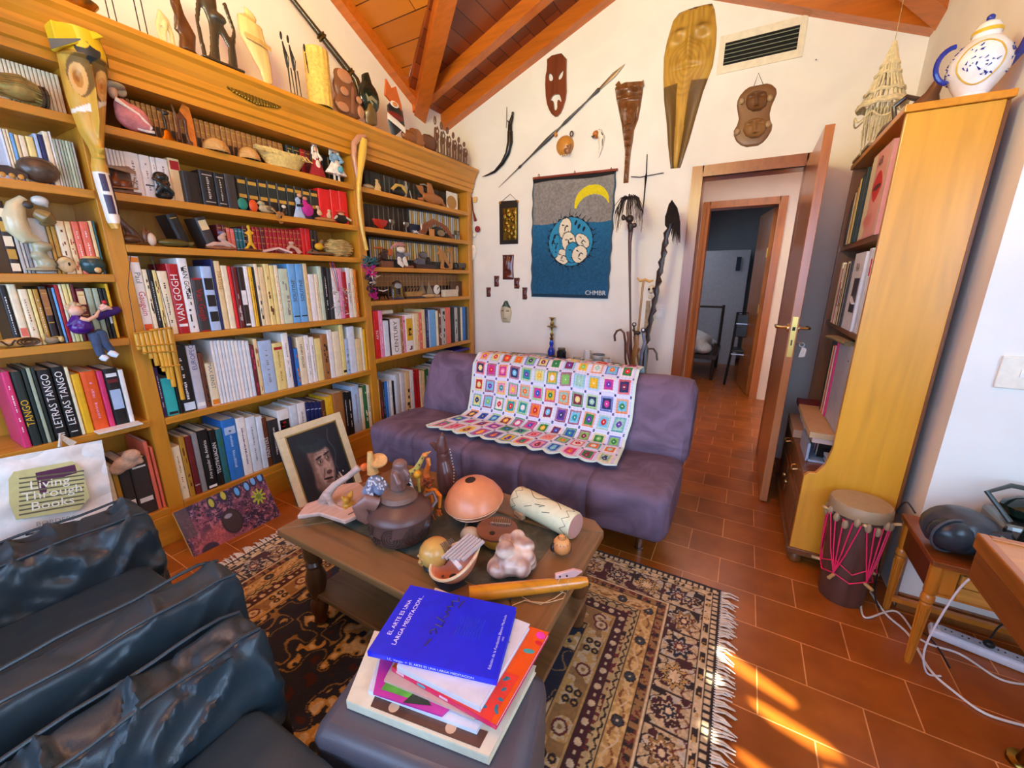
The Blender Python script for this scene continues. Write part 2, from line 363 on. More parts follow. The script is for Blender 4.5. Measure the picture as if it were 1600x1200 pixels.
lk = G(); BK = mt('1A1410', 'plain', .6); lk.bx(.013, .027, -.0026, 0, 1.045, 1.065); lk.bx(.017, .023, -.0026, 0, .965, .995); lk.out('keyhole', BK, leaf, smooth=False)
g = G()
for s_ in (0, 1):
    x = -.008 if not s_ else .048; sg = -1 if not s_ else 1
    g.lathe([(.022, 0), (.022, .008), (.012, .01)], (x-sg*.008, .055, 1.055), 16, R3(90*sg, 'Y')); g.tube([(x, .055, 1.055), (x+sg*.04, .055, 1.055), (x+sg*.048, .065, 1.055), (x+sg*.048, .16, 1.055)], .008, 8)
g.out('door_handle', mt('C9B27A', 'metal', .25), leaf)
g = G(); g.tube([(.048, .055, .975), (.075, .055, .975)], .003, 6); g.tube([(.075+.012*math.cos(t*.7), .055, .965+.012*math.sin(t*.7)) for t in range(10)], .0014, 5); g.out('key', mt('C9C6BC', 'metal', .3), leaf)
G().slab([(.078, .05, .955), (.1, .05, .945), (.096, .05, .90), (.068, .05, .895)], (0, .002, 0)).out('key_tag', mt('E9E2D2', 'plain', .7), leaf, smooth=False)
# corridor and the room beyond it
CW = mt('F0DFD0', 'plaster', .9)
g = G(); g.bx(-2.6, -.49, 5.2, 5.32, 0, 2.6); g.bx(.19, 2.2, 5.2, 5.32, 0, 2.6); g.bx(-.49, .19, 5.2, 5.32, 2.09, 2.6)
struct(g.out('wall_corridor', CW, smooth=False))
g = G(); g.bx(-2.6, 2.2, YB+.12, 5.3, 2.6, 2.66); struct(g.out('ceiling_corridor', CW, smooth=False))
wall('wall_corridor_end', [(-2.6, YB+.12, 0), (-2.6, 5.2, 0), (-2.6, 5.2, 2.6), (-2.6, YB+.12, 2.6)], (-.1, 0, 0), CW)
wall('wall_corridor_far_end', [(2.2, YB+.12, 0), (2.2, 5.2, 0), (2.2, 5.2, 2.6), (2.2, YB+.12, 2.6)], (.1, 0, 0), CW)
dframe('door_2', -.475, .175, 2.07, 5.2, .065, mt('B86A2A', 'wood', .3, ax='z', dark=.8))
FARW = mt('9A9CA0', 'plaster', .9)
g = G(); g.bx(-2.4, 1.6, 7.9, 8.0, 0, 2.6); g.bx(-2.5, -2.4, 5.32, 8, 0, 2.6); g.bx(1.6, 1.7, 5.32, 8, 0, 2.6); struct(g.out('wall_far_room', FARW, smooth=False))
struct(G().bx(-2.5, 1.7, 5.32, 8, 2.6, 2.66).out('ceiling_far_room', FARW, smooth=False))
l2 = G().bx(-.04, 0, 0, .62, .01, 2.05).out('door_leaf', mt('B06A30', 'wood', .3, ax='z'), smooth=False, loc=(.173, 5.335, 0), rot=.18); struct(l2)
G().bx(-.046, -.04, .01, .04, 1.55, 1.65).bx(-.046, -.04, .01, .04, .25, .35).bx(-.046, -.04, .01, .04, .95, 1.05).out('hinge', BR, l2, smooth=False)
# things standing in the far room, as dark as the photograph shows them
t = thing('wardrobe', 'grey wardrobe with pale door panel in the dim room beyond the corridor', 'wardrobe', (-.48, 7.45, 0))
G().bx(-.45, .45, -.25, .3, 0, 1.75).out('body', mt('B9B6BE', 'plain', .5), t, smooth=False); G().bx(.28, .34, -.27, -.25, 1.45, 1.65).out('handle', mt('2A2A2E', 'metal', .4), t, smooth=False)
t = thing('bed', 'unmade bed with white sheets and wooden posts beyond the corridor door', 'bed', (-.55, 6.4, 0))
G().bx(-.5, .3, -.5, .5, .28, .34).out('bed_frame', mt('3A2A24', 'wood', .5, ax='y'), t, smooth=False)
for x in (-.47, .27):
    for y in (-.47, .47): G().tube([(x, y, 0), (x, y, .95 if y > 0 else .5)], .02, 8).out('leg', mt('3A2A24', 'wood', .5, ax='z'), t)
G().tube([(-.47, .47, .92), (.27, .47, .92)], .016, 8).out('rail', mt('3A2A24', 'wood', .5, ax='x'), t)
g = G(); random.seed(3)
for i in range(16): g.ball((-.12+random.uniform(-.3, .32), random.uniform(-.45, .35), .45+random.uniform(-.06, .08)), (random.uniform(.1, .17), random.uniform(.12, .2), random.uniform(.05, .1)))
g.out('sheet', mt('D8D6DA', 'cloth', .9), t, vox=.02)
t = thing('folding_chair', 'stack of black folding chairs with pale edges beside the far doorway', 'chair', (.02, 5.75, 0))
FB = mt('1D1F24', 'plain', .35); g = G()
g.tube([(-.13, 0, 0), (-.10, .02, .45), (-.09, .05, .92), (.1, .05, .92), (.11, .02, .45), (.13, 0, 0)], .016, 8); g.out('frame', FB, t)
G().bx(-.11, .11, 0, .3, .43, .46).out('seat', FB, t, bev=.01); G().bx(-.09, .09, .03, .06, .62, .9).out('backrest', FB, t, bev=.01)
G().bx(-.1, .1, -.02, -.005, .40, .415).bx(-.09, .09, .02, .03, .78, .79).out('trim_strip', mt('B9C0CC', 'metal', .3), t, smooth=False)
# air vent and wall fittings
vb = [ony(*q, YB) for q in ((1126, 58), (1262, 32), (1254, 88), (1137, 114))]
t = thing('air_vent', 'white framed air vent with dark horizontal slots above the door', 'vent', (vb[0].x, YB, vb[3].z))
W_ = vb[1].x-vb[0].x; H_ = vb[0].z-vb[3].z
G().bx(0, W_, -.008, 0, 0, .045).bx(0, W_, -.008, 0, H_-.045, H_).bx(0, .035, -.008, 0, .045, H_-.045).bx(W_-.035, W_, -.008, 0, .045, H_-.045).out('vent_frame', mt('EADFC4', 'plain', .5), t, smooth=False)
G().bx(.03, W_-.03, -.003, 0, .04, H_-.04).out('vent_cavity', mt('16140E', 'plain', .9), t, smooth=False)
for k in range(5):
    z = .05+(H_-.10)*(k+.5)/5; G().box((W_/2, -.006, z), (W_-.07, .018, .0035), R3(28, 'X')).out('vent_slat', mt('8C8668', 'metal', .4), t, smooth=False)
# ================================================================ bookcase along the left wall
XF = -2.40
WD = lambda ax: mt('CC8A24', 'wood', .38, ax=ax, dark=.8, coat=.35)
case = thing('bookcase', 'wall-to-wall golden wooden bookcase with moulded cornice, filled with books and figurines', 'bookcase', (XF, 1.4, 0))
def cbx(name, x0, x1, y0, y1, z0, z1, ax, bev=.003):
    return G().bx(x0-XF, x1-XF, y0-1.4, y1-1.4, z0, z1).out(name, WD(ax), case, smooth=False, bev=bev)
BAYS = {'L': (-.56, .713), 'M': (.775, 2.045), 'R': (2.108, 3.355)}
for y0, y1 in ((-.62, -.56), (.713, .775), (2.045, 2.108), (3.355, 3.41)): cbx('upright', -2.69, XF, y0, y1, .06, 2.12, 'z')
SH = {'L': (1.93, 1.66, 1.325, 1.05, .655, .19), 'M': (1.925, 1.665, 1.453, 1.043, .645, .19), 'R': (1.925, 1.667, 1.395, 1.15, .715, .19)}
for k, (y0, y1) in BAYS.items():
    for z in SH[k]: cbx('shelf', -2.69, XF-.004+.010, y0, y1, z-.033, z, 'y')
cbx('back_panel', -2.698, -2.69, -.62, 3.41, .0, 2.13, 'z', 0)
cbx('plinth', -2.69, XF+.015, -.62, 3.41, 0, .157, 'y')
g = G(); y0, y1 = -.66-1.4, 3.43-1.4     # cornice: one moulded profile
prof = [(-.29, 2.105), (.004, 2.105), (.004, 2.135), (.016, 2.142), (.016, 2.175), (.03, 2.185), (.03, 2.215), (.045, 2.235), (.06, 2.265), (.078, 2.28), (.078, 2.30), (-.29, 2.30)]
g.slab([(x, y0, z) for x, z in prof], (0, y1-y0, 0)); g.out('cornice', WD('y'), case, smooth=False)
g = G(); c = onx(395, 133, XF+.03); cy_ = c.y-1.4; cz_ = 2.215
random.seed(5)
for i in range(-8, 9):
    t = i/8; h = .03*(1-abs(t)**1.2)+.006
    g.ball((.036, cy_+t*.13, cz_-abs(t)*.0+.01), (.006, .011, h), R3(t*35, 'X'), 8); g.ball((.042, cy_+t*.11, cz_-.018*(1-abs(t))), .006, None, 6)
g.out('carved_ornament', mt('8C7430', 'metal', .45), case)
# ---------------------------------------------------------------- books
PAL = {'cr': ('F2E4BC', 'cream'), 'pc': ('E9CF96', 'pale tan'), 'wh': ('F1EEE6', 'white'), 'bw': ('DDE8EE', 'bluish white'), 'py': ('EEDB8A', 'pale yellow'), 'ye': ('EDB81E', 'yellow'),
 'go': ('B98A2C', 'ochre'), 'or': ('E8591A', 'orange'), 're': ('B3151E', 'red'), 'br': ('E01E20', 'bright red'), 'pk': ('D9386E', 'deep pink'), 'lp': ('EE93B4', 'light pink'), 'co': ('E8745A', 'coral'),
 'ma': ('6E1F22', 'maroon'), 'bn': ('6B3A20', 'brown'), 'tn': ('A56E3A', 'tan brown'), 'bk': ('1B1816', 'black'), 'dg': ('26302A', 'dark green'), 'gn': ('2F6E3E', 'green'), 'sg': ('A9B79A', 'sage green'),
 'pg': ('C9D9B8', 'pale green'), 'tq': ('35B9B2', 'turquoise'), 'te': ('2C6A70', 'teal'), 'bl': ('2E78C8', 'blue'), 'lb': ('6FB0E4', 'sky blue'), 'vb': ('AFC9E6', 'pale blue'), 'nv': ('232A5E', 'navy'), 'pu': ('4A2A5A', 'purple'),
 'gr': ('8E8C8A', 'grey'), 'lg': ('BDB9AE', 'light grey'), 'dk': ('3A3634', 'charcoal'), 'sb': ('322017', 'dark brown'), 'og': ('E8861E', 'amber'), 'si': ('C9CCD4', 'silver'), 'go2': ('C79B3A', 'gold')}
PAGES = mt('EDE3CB', 'plain', .85); INKW = mt('F4F1EA', 'plain', .5); INKK = mt('22201E', 'plain', .5); INKG = mt('D3AE4E', 'metal', .35); INKR = mt('B5222A', 'plain', .5); INKB = mt('24509A', 'plain', .5)
INKS = {'w': INKW, 'k': INKK, 'g': INKG, 'r': INKR, 'b': INKB}
def solve_y(px, x, z):
    lo, hi = -.6, 4.
    for _ in range(40):
        m_ = (lo+hi)/2
        if prj((x, m_, z))[0] < px: lo = m_
        else: hi = m_
    return lo
def solve_z(py, x, y):
    lo, hi = 0, 2.6
    for _ in range(40):
        m_ = (lo+hi)/2
        if prj((x, y, m_))[1] > py: lo = m_
        else: hi = m_
    return lo
NB = [0]
def book(y0, y1, z, h, xs, dep, col, deco, name='book', lean=0):
    """one book standing on a shelf: cover boards, page block and the spine's printing"""
    w_ = max(.005, y1-y0-.0018); c = mt(PAL[col][0], 'plain', .42)
    NB[0] += 1; rs = random.Random(NB[0])
    slim = w_ < .012
    g = G(); b_ = .0022 if not slim else .0012
    cf = min(.005, w_*.24); g.bx(-dep, -cf*1.1, 0, b_, 0, h).bx(-dep, -cf*1.1, w_-b_, w_, 0, h); g.slab([(-cf*1.1, 0, 0), (-cf*.35, w_*.08, 0), (0, w_*.26, 0), (0, w_*.74, 0), (-cf*.35, w_*.92, 0), (-cf*1.1, w_, 0), (-cf*1.1-b_, w_-b_, 0), (-cf*1.1-b_, b_, 0)], (0, 0, h))
    p = [x for x in deco.split('|') if x]
    mats = [c, PAGES]; inks = {}
    g.m(1).bx(-dep+.004, -cf*1.1-b_, b_, w_-b_, .003, h-.0035)
    def ink(k):
        if k not in inks: mats.append(INKS[k] if k in INKS else mt(PAL[k][0], 'plain', .5)); inks[k] = len(mats)-1
        return inks[k]
    T = []
    for di, d in enumerate(p):
        k, _, v = d.partition(':')
        if k == 'b':      # bands: colour, number
            q, n = v.split(','); g.m(ink(q))
            for i in range(int(n)): zz = h*(.12+.76*i/max(1, int(n)-1)); g.bx(-.002, .0006, w_*.16, w_*.84, zz-.002, zz+.002)
        elif k == 'l':    # label block colour,z0,z1
            q, a, e = v.split(','); g.m(ink(q)); g.bx(-.003, .0005+.0003*di, w_*.12, w_*.88, h*float(a), h*float(e))
        elif k == 'x':    # rough printed marks standing for illegible small print
            if w_ < .012: continue
            g.m(ink(v)); zz = h*.82
            while zz > h*.2:
                s_ = rs.uniform(.003, .008); g.bx(0, .0005, w_*.42, w_*rs.uniform(.52, .6), zz-s_, zz); zz -= s_+rs.uniform(.002, .005)+(.02 if rs.random() < .12 else 0)
        elif k == 'p':    # printed picture pattern, second colour
            g.m(ink(v))
            for i in range(7):
                a = rs.uniform(.03, .85)*h; q = rs.uniform(.2, .6)*w_; g.bx(0, .0005+.0001*i, q, min(w_*.82, q+rs.uniform(.1, .3)*w_), a, a+rs.uniform(.02, .12)*h)
        elif k in 'td': T.append((k, v))
    lbl = {'te': 'large lettering'}
    o = g.out(name, mats, smooth=False, loc=(xs, y0, z+.0012))
    if lean: o.rotation_euler = (math.radians(-lean), 0, 0)
    for k, v in T:        # t:ink,size,pos,text reading upwards; d: downwards
        q, s_, pos, tx = v.split(',', 3); s_ = float(s_); gg = G(); L_ = h*.62 if len(tx) > 6 else h*.5
        letter(gg, tx, (.0009, w_/2, h*float(pos)), (0, 0, 1 if k == 't' else -1), (0, -1 if k == 't' else 1, 0), s_, None)
        gg.out('spine_lettering', INKS[q] if q in INKS else mt(PAL[q][0], 'plain', .5), o, smooth=False)
    return o
def desc(col, w_, h, deco, n):
    wd = 'thin' if w_ < .018 else ('thick' if w_ > .042 else 'slim' if w_ < .026 else '')
    tl = 'tall ' if h > .27 else ('small ' if h < .17 else '')
    ex = {'w': 'white', 'k': 'black', 'g': 'gilt', 'r': 'red', 'b': 'blue'}; e = ''
    for d in deco.split('|'):
        k, _, v = d.partition(':')
        if k in ('t', 'd'): q = v.split(',')[0]; e = ' lettered '+(ex.get(q) or PAL[q][1]); break
        if k == 'l': q = v.split(',')[0]; e = ' with '+(ex.get(q) or PAL[q][1])+' block'; break
        if k == 'b': e = ' with '+(ex.get(v.split(',')[0]) or PAL[v.split(',')[0]][1])+' bands'; break
    return ' '.join((tl+wd+' '+PAL[col][1]+' book'+e).split())
SMALL = []
def row(mode, ox, oy, s, z, xs, where, spec, yend, dep=.2, grp=None, same=None, small=False):
    """spec entries: x, top y[, col[, deco]] in the crop (ox, oy, scale s). mode b: x where the book meets the shelf; t: x of its top corner. col '-' leaves a gap."""
    E = []
    for e in spec.strip().split(';'):
        f = [q.strip() for q in e.split(' ', 3)] if e.strip() else None
        if not f: continue
        e = e.strip().split(' ', 3); px = ox+float(e[0])*s; py = oy+float(e[1])*s
        if mode == 'b': y = solve_y(px, xs, z); h = solve_z(py, xs, y)-z
        else: p_ = onx(px, py, xs); y = p_.y; h = p_.z-z
        E.append([y, h, e[2], e[3] if len(e) > 3 else ''])
    E.append([yend if yend < 4 else (solve_y(ox+yend*s, xs, z) if mode == 'b' else onx(ox+yend*s, oy+float(spec.strip().strip(';').split(';')[-1].split()[1])*s, xs).y), 0, '-', ''])
    n = 0; md_ = E[len(E)//2][0]; y0_, y1_ = BAYS['L' if md_ < .74 else 'M' if md_ < 2.07 else 'R']
    for e in E: e[0] = min(max(e[0], y0_+.003), y1_-.002)
    for a, b_ in zip(E, E[1:]):
        if a[2] == '-' or b_[0]-a[0] < .003: continue
        up_ = [q for q in SH['L' if a[0] < .74 else 'M' if a[0] < 2.07 else 'R'] if q > z+.05]
        h = max(.08, min(a[1], .36, (min(up_) if up_ else 2.12)-.033-z-.008)); w_ = b_[0]-a[0]
        o = book(a[0], b_[0], z, h, xs, min(dep*(.9+.2*((n*37) % 10)/10), xs+2.684), a[2], a[3])
        if prj((xs, b_[0], z+h))[0] < 0: bpy.data.objects.remove(o); n += 1; continue
        if small: SMALL.append(o); n += 1; continue
        if abs(b_[0]-a[0]) > .5: print('WIDE', where, a, b_)
        lab = f'{same}, {ordinal(n)} in its row' if same else ' '.join(f"{desc(a[2], w_, h, a[3], n)}, {ordinal(n)} along {where}".split()[:99])
        lab = lab if len(lab.split()) < 17 else (lab.split(' with ')[0]+','+lab.split(',')[1] if ' with ' in lab else ' '.join(lab.split()[:16])); tag(o, lab, 'book', grp or where.replace('on ', 'books on ')); n += 1
C6 = (200, 380, .25); C7 = (400, 560, .25); C3 = (0, 500, .25)
row('b', *C6, 1.043, -2.415, 'on the painter monograph shelf', '''62 130 go;90 120 ye;112 70 wh d:te,.03,.74,Paul|d:re,.034,.42,Gauguin|l:og,.93,.99|l:or,.02,.16;178 165 cr p:bk;208 165 bk x:w;236 170 py p:bn;262 175 cr x:k;325 130 re t:w,.042,.52,VAN GOGH|l:w,.1,.14;
395 90 wh d:k,.030,.68,VAN GOGH|p:k;455 220 dk d:re,.040,.5,Van Gogh|l:re,.0,.02|l:re,.97,1;525 145 vb l:k,.64,.82|l:k,.38,.56|l:k,.14,.3;592 100 nv;607 112 pc d:go,.026,.72,MATISSE;645 140 cr;685 145 br;705 150 ma p:lg;740 150 sb l:w,.38,.62|l:w,.03,.06;778 145 wh;
805 150 ye x:k;830 150 bk;842 130 cr p:bk;865 150 pc;900 130 py p:bn;935 140 py;960 138 cr x:go;985 160 pg p:gr;1042 130 lb t:k,.032,.55,SOUTINE|l:k,.1,.12;1088 130 lb t:k,.032,.55,SOUTINE|l:k,.1,.12;1135 128 pc x:go;1160 195 wh;1195 195 cr x:tn;1220 145 pg;1245 150 bk x:w;1275 155 dk;1300 155 wh;1340 158 lp;1365 180 re;1390 155 wh t:k,.02,.5,HENRY MOORE;1415 160 cr x:r;1435 165 og p:gn''', 1452)
row('b', *C6, .645, -2.415, 'under the monographs', '''205 780 pu x:w;255 850 tq l:k,.03,.1;330 650 bk;352 650 bk x:w|l:bw,.02,.14;440 645 si t:b,.03,.82,EUROPEO|l:w,.04,.1;500 690 bn p:bk;530 755 cr d:te,.026,.7,MAX ERNST|l:og,.02,.14;585 612 wh;604 612 bw;624 610 wh;645 610 bw;664 612 wh;684 612 bw;704 610 wh;724 612 wh;745 612 bw;766 612 wh;788 614 bw;810 640 ma p:pk;
835 600 pc p:tn;860 615 vb x:gr;943 630 py l:re,.86,.92|x:go;1005 565 wh x:gr;1045 590 nv;1065 660 bl p:og;1090 590 cr d:bk,.022,.6,HENRY MOORE;1135 580 wh x:gr;1165 590 wh x:tn;1195 600 py;1235 575 tn p:sb;1275 545 wh;1305 555 cr;1350 510 py l:bk,.05,.1;1375 600 vb p:gr;1397 525 bw;1440 600 pc;1475 530 cr;1490 540 ye;1504 545 bk''', 1514)
row('b', *C3, .19, -2.415, 'on the shelf above the purple painting', '''1145 800 cr x:tn;1195 740 go p:bn;1230 735 ma l:lg,.15,.17;1270 715 gr;1305 700 bk t:w,.022,.5,Arte popular de América|l:w,.02,.06;1370 695 bk t:w,.026,.5,TEOTIHUACAN;1410 690 te p:gn;1450 625 bl l:vb,.76,.88|x:vb;1535 620 wh x:pu;1590 615 bw x:gr;1650 610 bw''', 1690)
row('t', *C7, .19, -2.415, 'behind the framed portrait', '''25 380 bn t:w,.03,.4,PAINTERS;70 395 dk x:w;130 330 wh p:re|l:bk,.5,.8;205 300 bw;255 285 wh x:gr;308 280 nv l:vb,.84,.86;335 278 nv l:vb,.84,.86;360 277 nv l:vb,.84,.86;385 276 nv l:vb,.84,.86;405 270 bn p:go;430 245 ye;478 225 tn;545 215 bk x:w;565 215 bk x:w;590 140 vb x:gr;645 190 cr;665 175 gn p:cr;690 172 cr t:k,.022,.6,ART NOUVEAU''', 2.04)
row('b', 0, 400, .15, 1.05, -2.415, 'behind the purple doll', '''-420 330 cr;-330 330 wh;-230 320 te;-130 330 ma;-40 460 or;105 370 pg x:gr;175 310 bk x:w|l:w,.1,.13;255 290 cr l:co,.16,.3;355 350 cr x:tn;455 350 py;500 350 go x:w;560 320 sb l:tn,.5,.95|b:go2,4;650 335 sb;690 335 lb;722 305 re x:w;765 300 cr;800 280 py;850 285 py;880 290 ma x:lp;920 345 ma l:pc,.7,.95|b:go2,3;1015 340 sg;1090 340 sg;1150 340 bk x:w;1190 338 bk l:w,.3,.5;1225 290 ye''', 1260)
row('t', *C3, .655, -2.405, 'on the tango book shelf', '''-420 330 wh;-330 330 te;-240 330 bk;-170 330 sg;-100 340 wh;0 330 pk x:w;62 330 dg t:ye,.03,.45,TANGO;130 310 dg;160 305 sg;190 302 dg;222 320 bk t:w,.032,.35,LETRAS|t:w,.032,.75,TANGO|t:w,.03,.08,II;315 300 bk t:w,.032,.35,LETRAS|t:w,.032,.75,TANGO|t:w,.03,.08,I;400 298 cr;440 345 ye;498 330 or x:lp;600 325 pk;640 312 bk l:w,.86,.92|l:vb,.3,.64|l:ma,.76,.82;735 315 wh;770 310 sb l:tn,.6,.95|b:go2,4''', .655)
row('t', 0, 260, .25, 1.325, -2.43, 'behind the horned mask', '''-140 230 sb;-60 210 sb l:cr,.03,.14|l:go2,.2,.34|l:cr,.38,.52|l:go2,.58,.72|l:cr,.78,.9;50 320 lg;80 320 lg;102 320 gr;130 320 lg;285 370 go x:go2;312 375 go x:go2;335 340 cr p:bn;400 345 pc p:re;440 345 co x:w;490 345 co x:w;550 342 pc;575 342 te''', .70)
row('t', 0, 0, .25, 1.66, -2.44, 'behind the tortoise shell', '''-90 800 wh;-50 800 cr;-10 800 bw;12 805 cr;34 808 cr;56 830 lb;85 840 pc;112 845 cr;155 850 py;205 835 vb;232 838 nv;260 820 cr;300 822 wh;325 868 sg;345 870 lg;365 872 sg;385 876 sg;405 880 pg;425 884 sg;445 890 lg;463 900 dg''', .69)
row('t', 0, 0, .25, 1.93, -2.46, 'of the uniform cream set', ' ;'.join(f'{x} {300+x*.22:.0f} cr' for x in range(-90, 345, 27)), .665, same='pale cream uniform volume behind the straw bundle', grp='uniform cream volumes on the top shelf')
row('t', 0, 0, .25, 1.925, -2.50, 'of the brown set', ' ;'.join(f'{x} {540+(x-700)*.245:.0f} tn b:go2,4|l:sb,.1,.45' for x in range(700, 1780, 33)), 1.62, same='small brown leather volume with dark label, matching row behind the shells and basket', grp='brown leather volumes on the top shelf', small=True)
row('t', 360, 200, .25, 1.925, -2.49, 'behind the two costume dolls', '''345 90 dg b:go2,2;385 100 dg b:go2,2;430 100 re b:go2,2;460 110 ma b:go2,2;495 112 bk l:ye,.5,.8;560 95 bk;600 92 bk l:ye,.4,.7;640 95 dg;675 100 bk l:sg,.5,.8''', 715)
row('t', 0, 0, .25, 1.665, -2.46, 'of the white set', '''652 925 wh x:gr;675 930 wh x:gr;700 935 wh x:gr;722 940 wh x:gr;745 943 wh x:gr;768 945 wh x:gr;865 965 wh x:gr|l:k,.3,.33;935 980 wh x:gr;970 985 wh x:gr;1045 985 pc l:re,.75,.95''', 1118)
row('t', 0, 0, .25, 1.665, -2.43, 'of the glossy black albums', '''1135 1065 bk;1240 1058 bk b:lg,2|x:lg;1335 1078 bk b:lg,2|x:lg;1400 1085 dk''', 1466)
row('t', 0, 0, .25, 1.665, -2.45, 'of the encyclopedia set', '''1470 1095 bk l:go2,.4,.9|l:dg,.5,.8;1535 1110 bk l:go2,.4,.9|l:dg,.5,.8;1605 1120 bk l:go2,.4,.9|l:dg,.5,.8;1665 1130 bk l:go2,.4,.9|l:dg,.5,.8;1725 1145 bk l:go2,.4,.9|l:dg,.5,.8;1785 1155 bk l:go2,.4,.9|l:dg,.5,.8;1835 1165 bk l:go2,.4,.9|l:dg,.5,.8;1885 1175 bk l:go2,.4,.9|l:dg,.5,.8;1935 1185 bk l:go2,.4,.9|l:dg,.5,.8''', 1985, same='black and gold encyclopedia volume', grp='black and gold encyclopedia volumes')
row('t', 360, 200, .25, 1.665, -2.44, 'of the three bright red volumes', '''547 375 br;622 385 br;675 393 br''', 727)
row('t', 160, 200, .15, 1.453, -2.46, 'of the small old volumes', '''1185 1005 ma b:go2,3;1240 1010 ma b:go2,3;1285 1040 co b:lp,3;1325 1048 co b:lp,3;1372 1045 te b:lg,3;1410 1050 te b:lg,3;1450 1058 te b:lg,3;1490 1065 dk b:lg,3''', 1525, dep=.13)
row('t', 360, 200, .25, 1.453, -2.46, 'of the gilt red volumes', '''70 615 ma b:go2,4;100 617 ma b:go2,4;130 618 re b:go2,4;155 620 re b:go2,4;180 622 ma b:go2,4;210 624 re b:go2,4;235 626 re b:go2,4;260 628 re b:go2,4;288 630 re b:go2,4;315 632 re b:go2,4;340 634 re b:go2,4;365 636 re b:go2,4;390 638 re b:go2,4;412 640 re b:go2,4;436 625 br;462 628 br;498 640 sb l:go2,.6,.64;520 640 sb''', 545, dep=.14)
for i, (px, col, wd) in enumerate(((262, 'bk', .045), (304, 'dk', .05))):       # two books leaning against each other
    y = solve_y(px+24, -2.45, 1.453); o = book(y, y+wd, 1.453, .155, -2.45, .12, col, 'b:go2,2' if i == 0 else 'l:pc,.6,.9', lean=-16)
    tag(o, ('black book leaning over beside the small carved figures' if i == 0 else 'charcoal book with pale label leaning against the black one'), 'book', 'books on the figurine shelf')
row('t', 560, 260, .125, 1.925, -2.53, 'of the dark bound row', ' ;'.join(f'{x} {20+x*.24:.0f} {"dk" if i%3 else "sb"} l:dg,.5,.7' for i, x in enumerate(range(70, 1240, 62))), 3.33, same='dark bound volume in the shadowed row behind the brown pottery jug, far bay', grp='dark bound volumes, far bay', small=True)
row('t', 560, 260, .125, 1.667, -2.53, 'of the plain dark row', ' ;'.join(f'{x} {455+x*.13:.0f} sb' for i, x in enumerate(range(60, 620, 62))), 2.62, same='plain dark brown volume standing behind the red bowl, far bay', grp='dark brown volumes behind the bowls', small=True)
row('t', 560, 260, .125, 1.667, -2.50, 'of the striped row', ' ;'.join(f'{x} {525+(x-630)*.15:.0f} dk l:{["lg","go2","si"][i%3]},.25,.93' for i, x in enumerate(range(630, 1260, 26))), 3.33, dep=.12, same='thin dark magazine with pale striped spine behind the wooden nativity arch', grp='striped magazines, upper row', small=True)
row('t', 560, 260, .125, 1.395, -2.51, 'of the striped row', ' ;'.join(f'{x} {880+(x-120)*.10:.0f} dk l:{["lg","go2","pc"][i%3]},.3,.93' for i, x in enumerate(range(125, 1250, 28))), 3.33, dep=.12, same='thin dark magazine with pale striped spine behind the seated puppet', grp='striped magazines, lower row', small=True)
row('t', 560, 380, .125, 1.15, -2.54, 'of the brown row', ' ;'.join(f'{x} {375+(x-230)*.02:.0f} tn b:go2,5|l:sb,.1,.5' for i, x in enumerate(range(160, 1290, 40))), 3.33, dep=.1, same='worn brown leather volume behind the glass dome and small souvenirs', grp='worn brown volumes, far bay', small=True)
C9 = (560, 480, .2)
row('t', *C9, .715, -2.415, 'on the far bay shelf', '''115 30 br t:w,.03,.5,ARTE;155 30 lp x:w;193 110 bw;235 95 bk;245 98 wh t:k,.056,.5,CENTURY;325 70 tn p:cr;345 72 lp p:bn;362 62 wh l:ye,.3,.9|p:bn;425 55 cr;446 50 pc p:co;470 45 co p:pc;495 20 pc;520 25 nv x:vb;545 25 vb;557 25 lb;605 30 cr;622 15 bn p:cr;645 12 lg p:bk;680 5 co;720 5 bk;752 5 lg p:bk;775 4 dk;798 3 cr;812 0 bl;835 0 dk;852 0 gr;873 -2 ye p:or;890 -2 pc;900 0 sg p:bk''', 3.35)
row('t', *C9, .19, -2.415, 'on the shelf beside the sofa', '''145 570 py;160 575 bn p:pk;182 590 dk x:vb;202 585 bl;225 585 vb;240 578 wh x:gr;262 580 bk;275 515 bw;300 512 lg;320 505 wh;340 505 si;357 510 pc p:sb;400 492 wh;412 490 bw;430 517 re;457 490 re;475 500 cr;495 502 pc;517 490 gn x:w;550 490 pg;565 485 bw;580 475 lg;598 470 bn;615 465 wh;632 462 bw;650 440 dk;668 435 te;686 425 wh;705 430 bk;730 430 lg;760 428 wh;790 425 tn''', 3.34)
row('t', *C3, .19, -2.415, 'beside the cloth bag', '''650 920 cr;690 925 go;720 890 dk l:w,.84,.87|l:w,.2,.32;800 885 dk l:w,.84,.87|l:w,.22,.3;880 720 co;912 725 co;935 800 co x:lp;965 795 co''', .70)
# the thinnest volumes of the uniform sets, seen only as ribbed rows behind the figurines
g = G(); sm = []
for o in SMALL:
    for p in o.data.polygons:
        m_ = o.data.materials[p.material_index]
        if m_ not in sm: sm.append(m_)
        g.m(sm.index(m_))._add([o.matrix_basis @ o.data.vertices[v].co for v in p.vertices], [tuple(range(len(p.vertices)))])
    bpy.data.objects.remove(o)
o = g.out('small_volumes', sm, smooth=False); o['kind'] = 'stuff'; tag(o, 'ribbed rows of slim old volumes and magazines standing behind the shelf figurines', 'books')
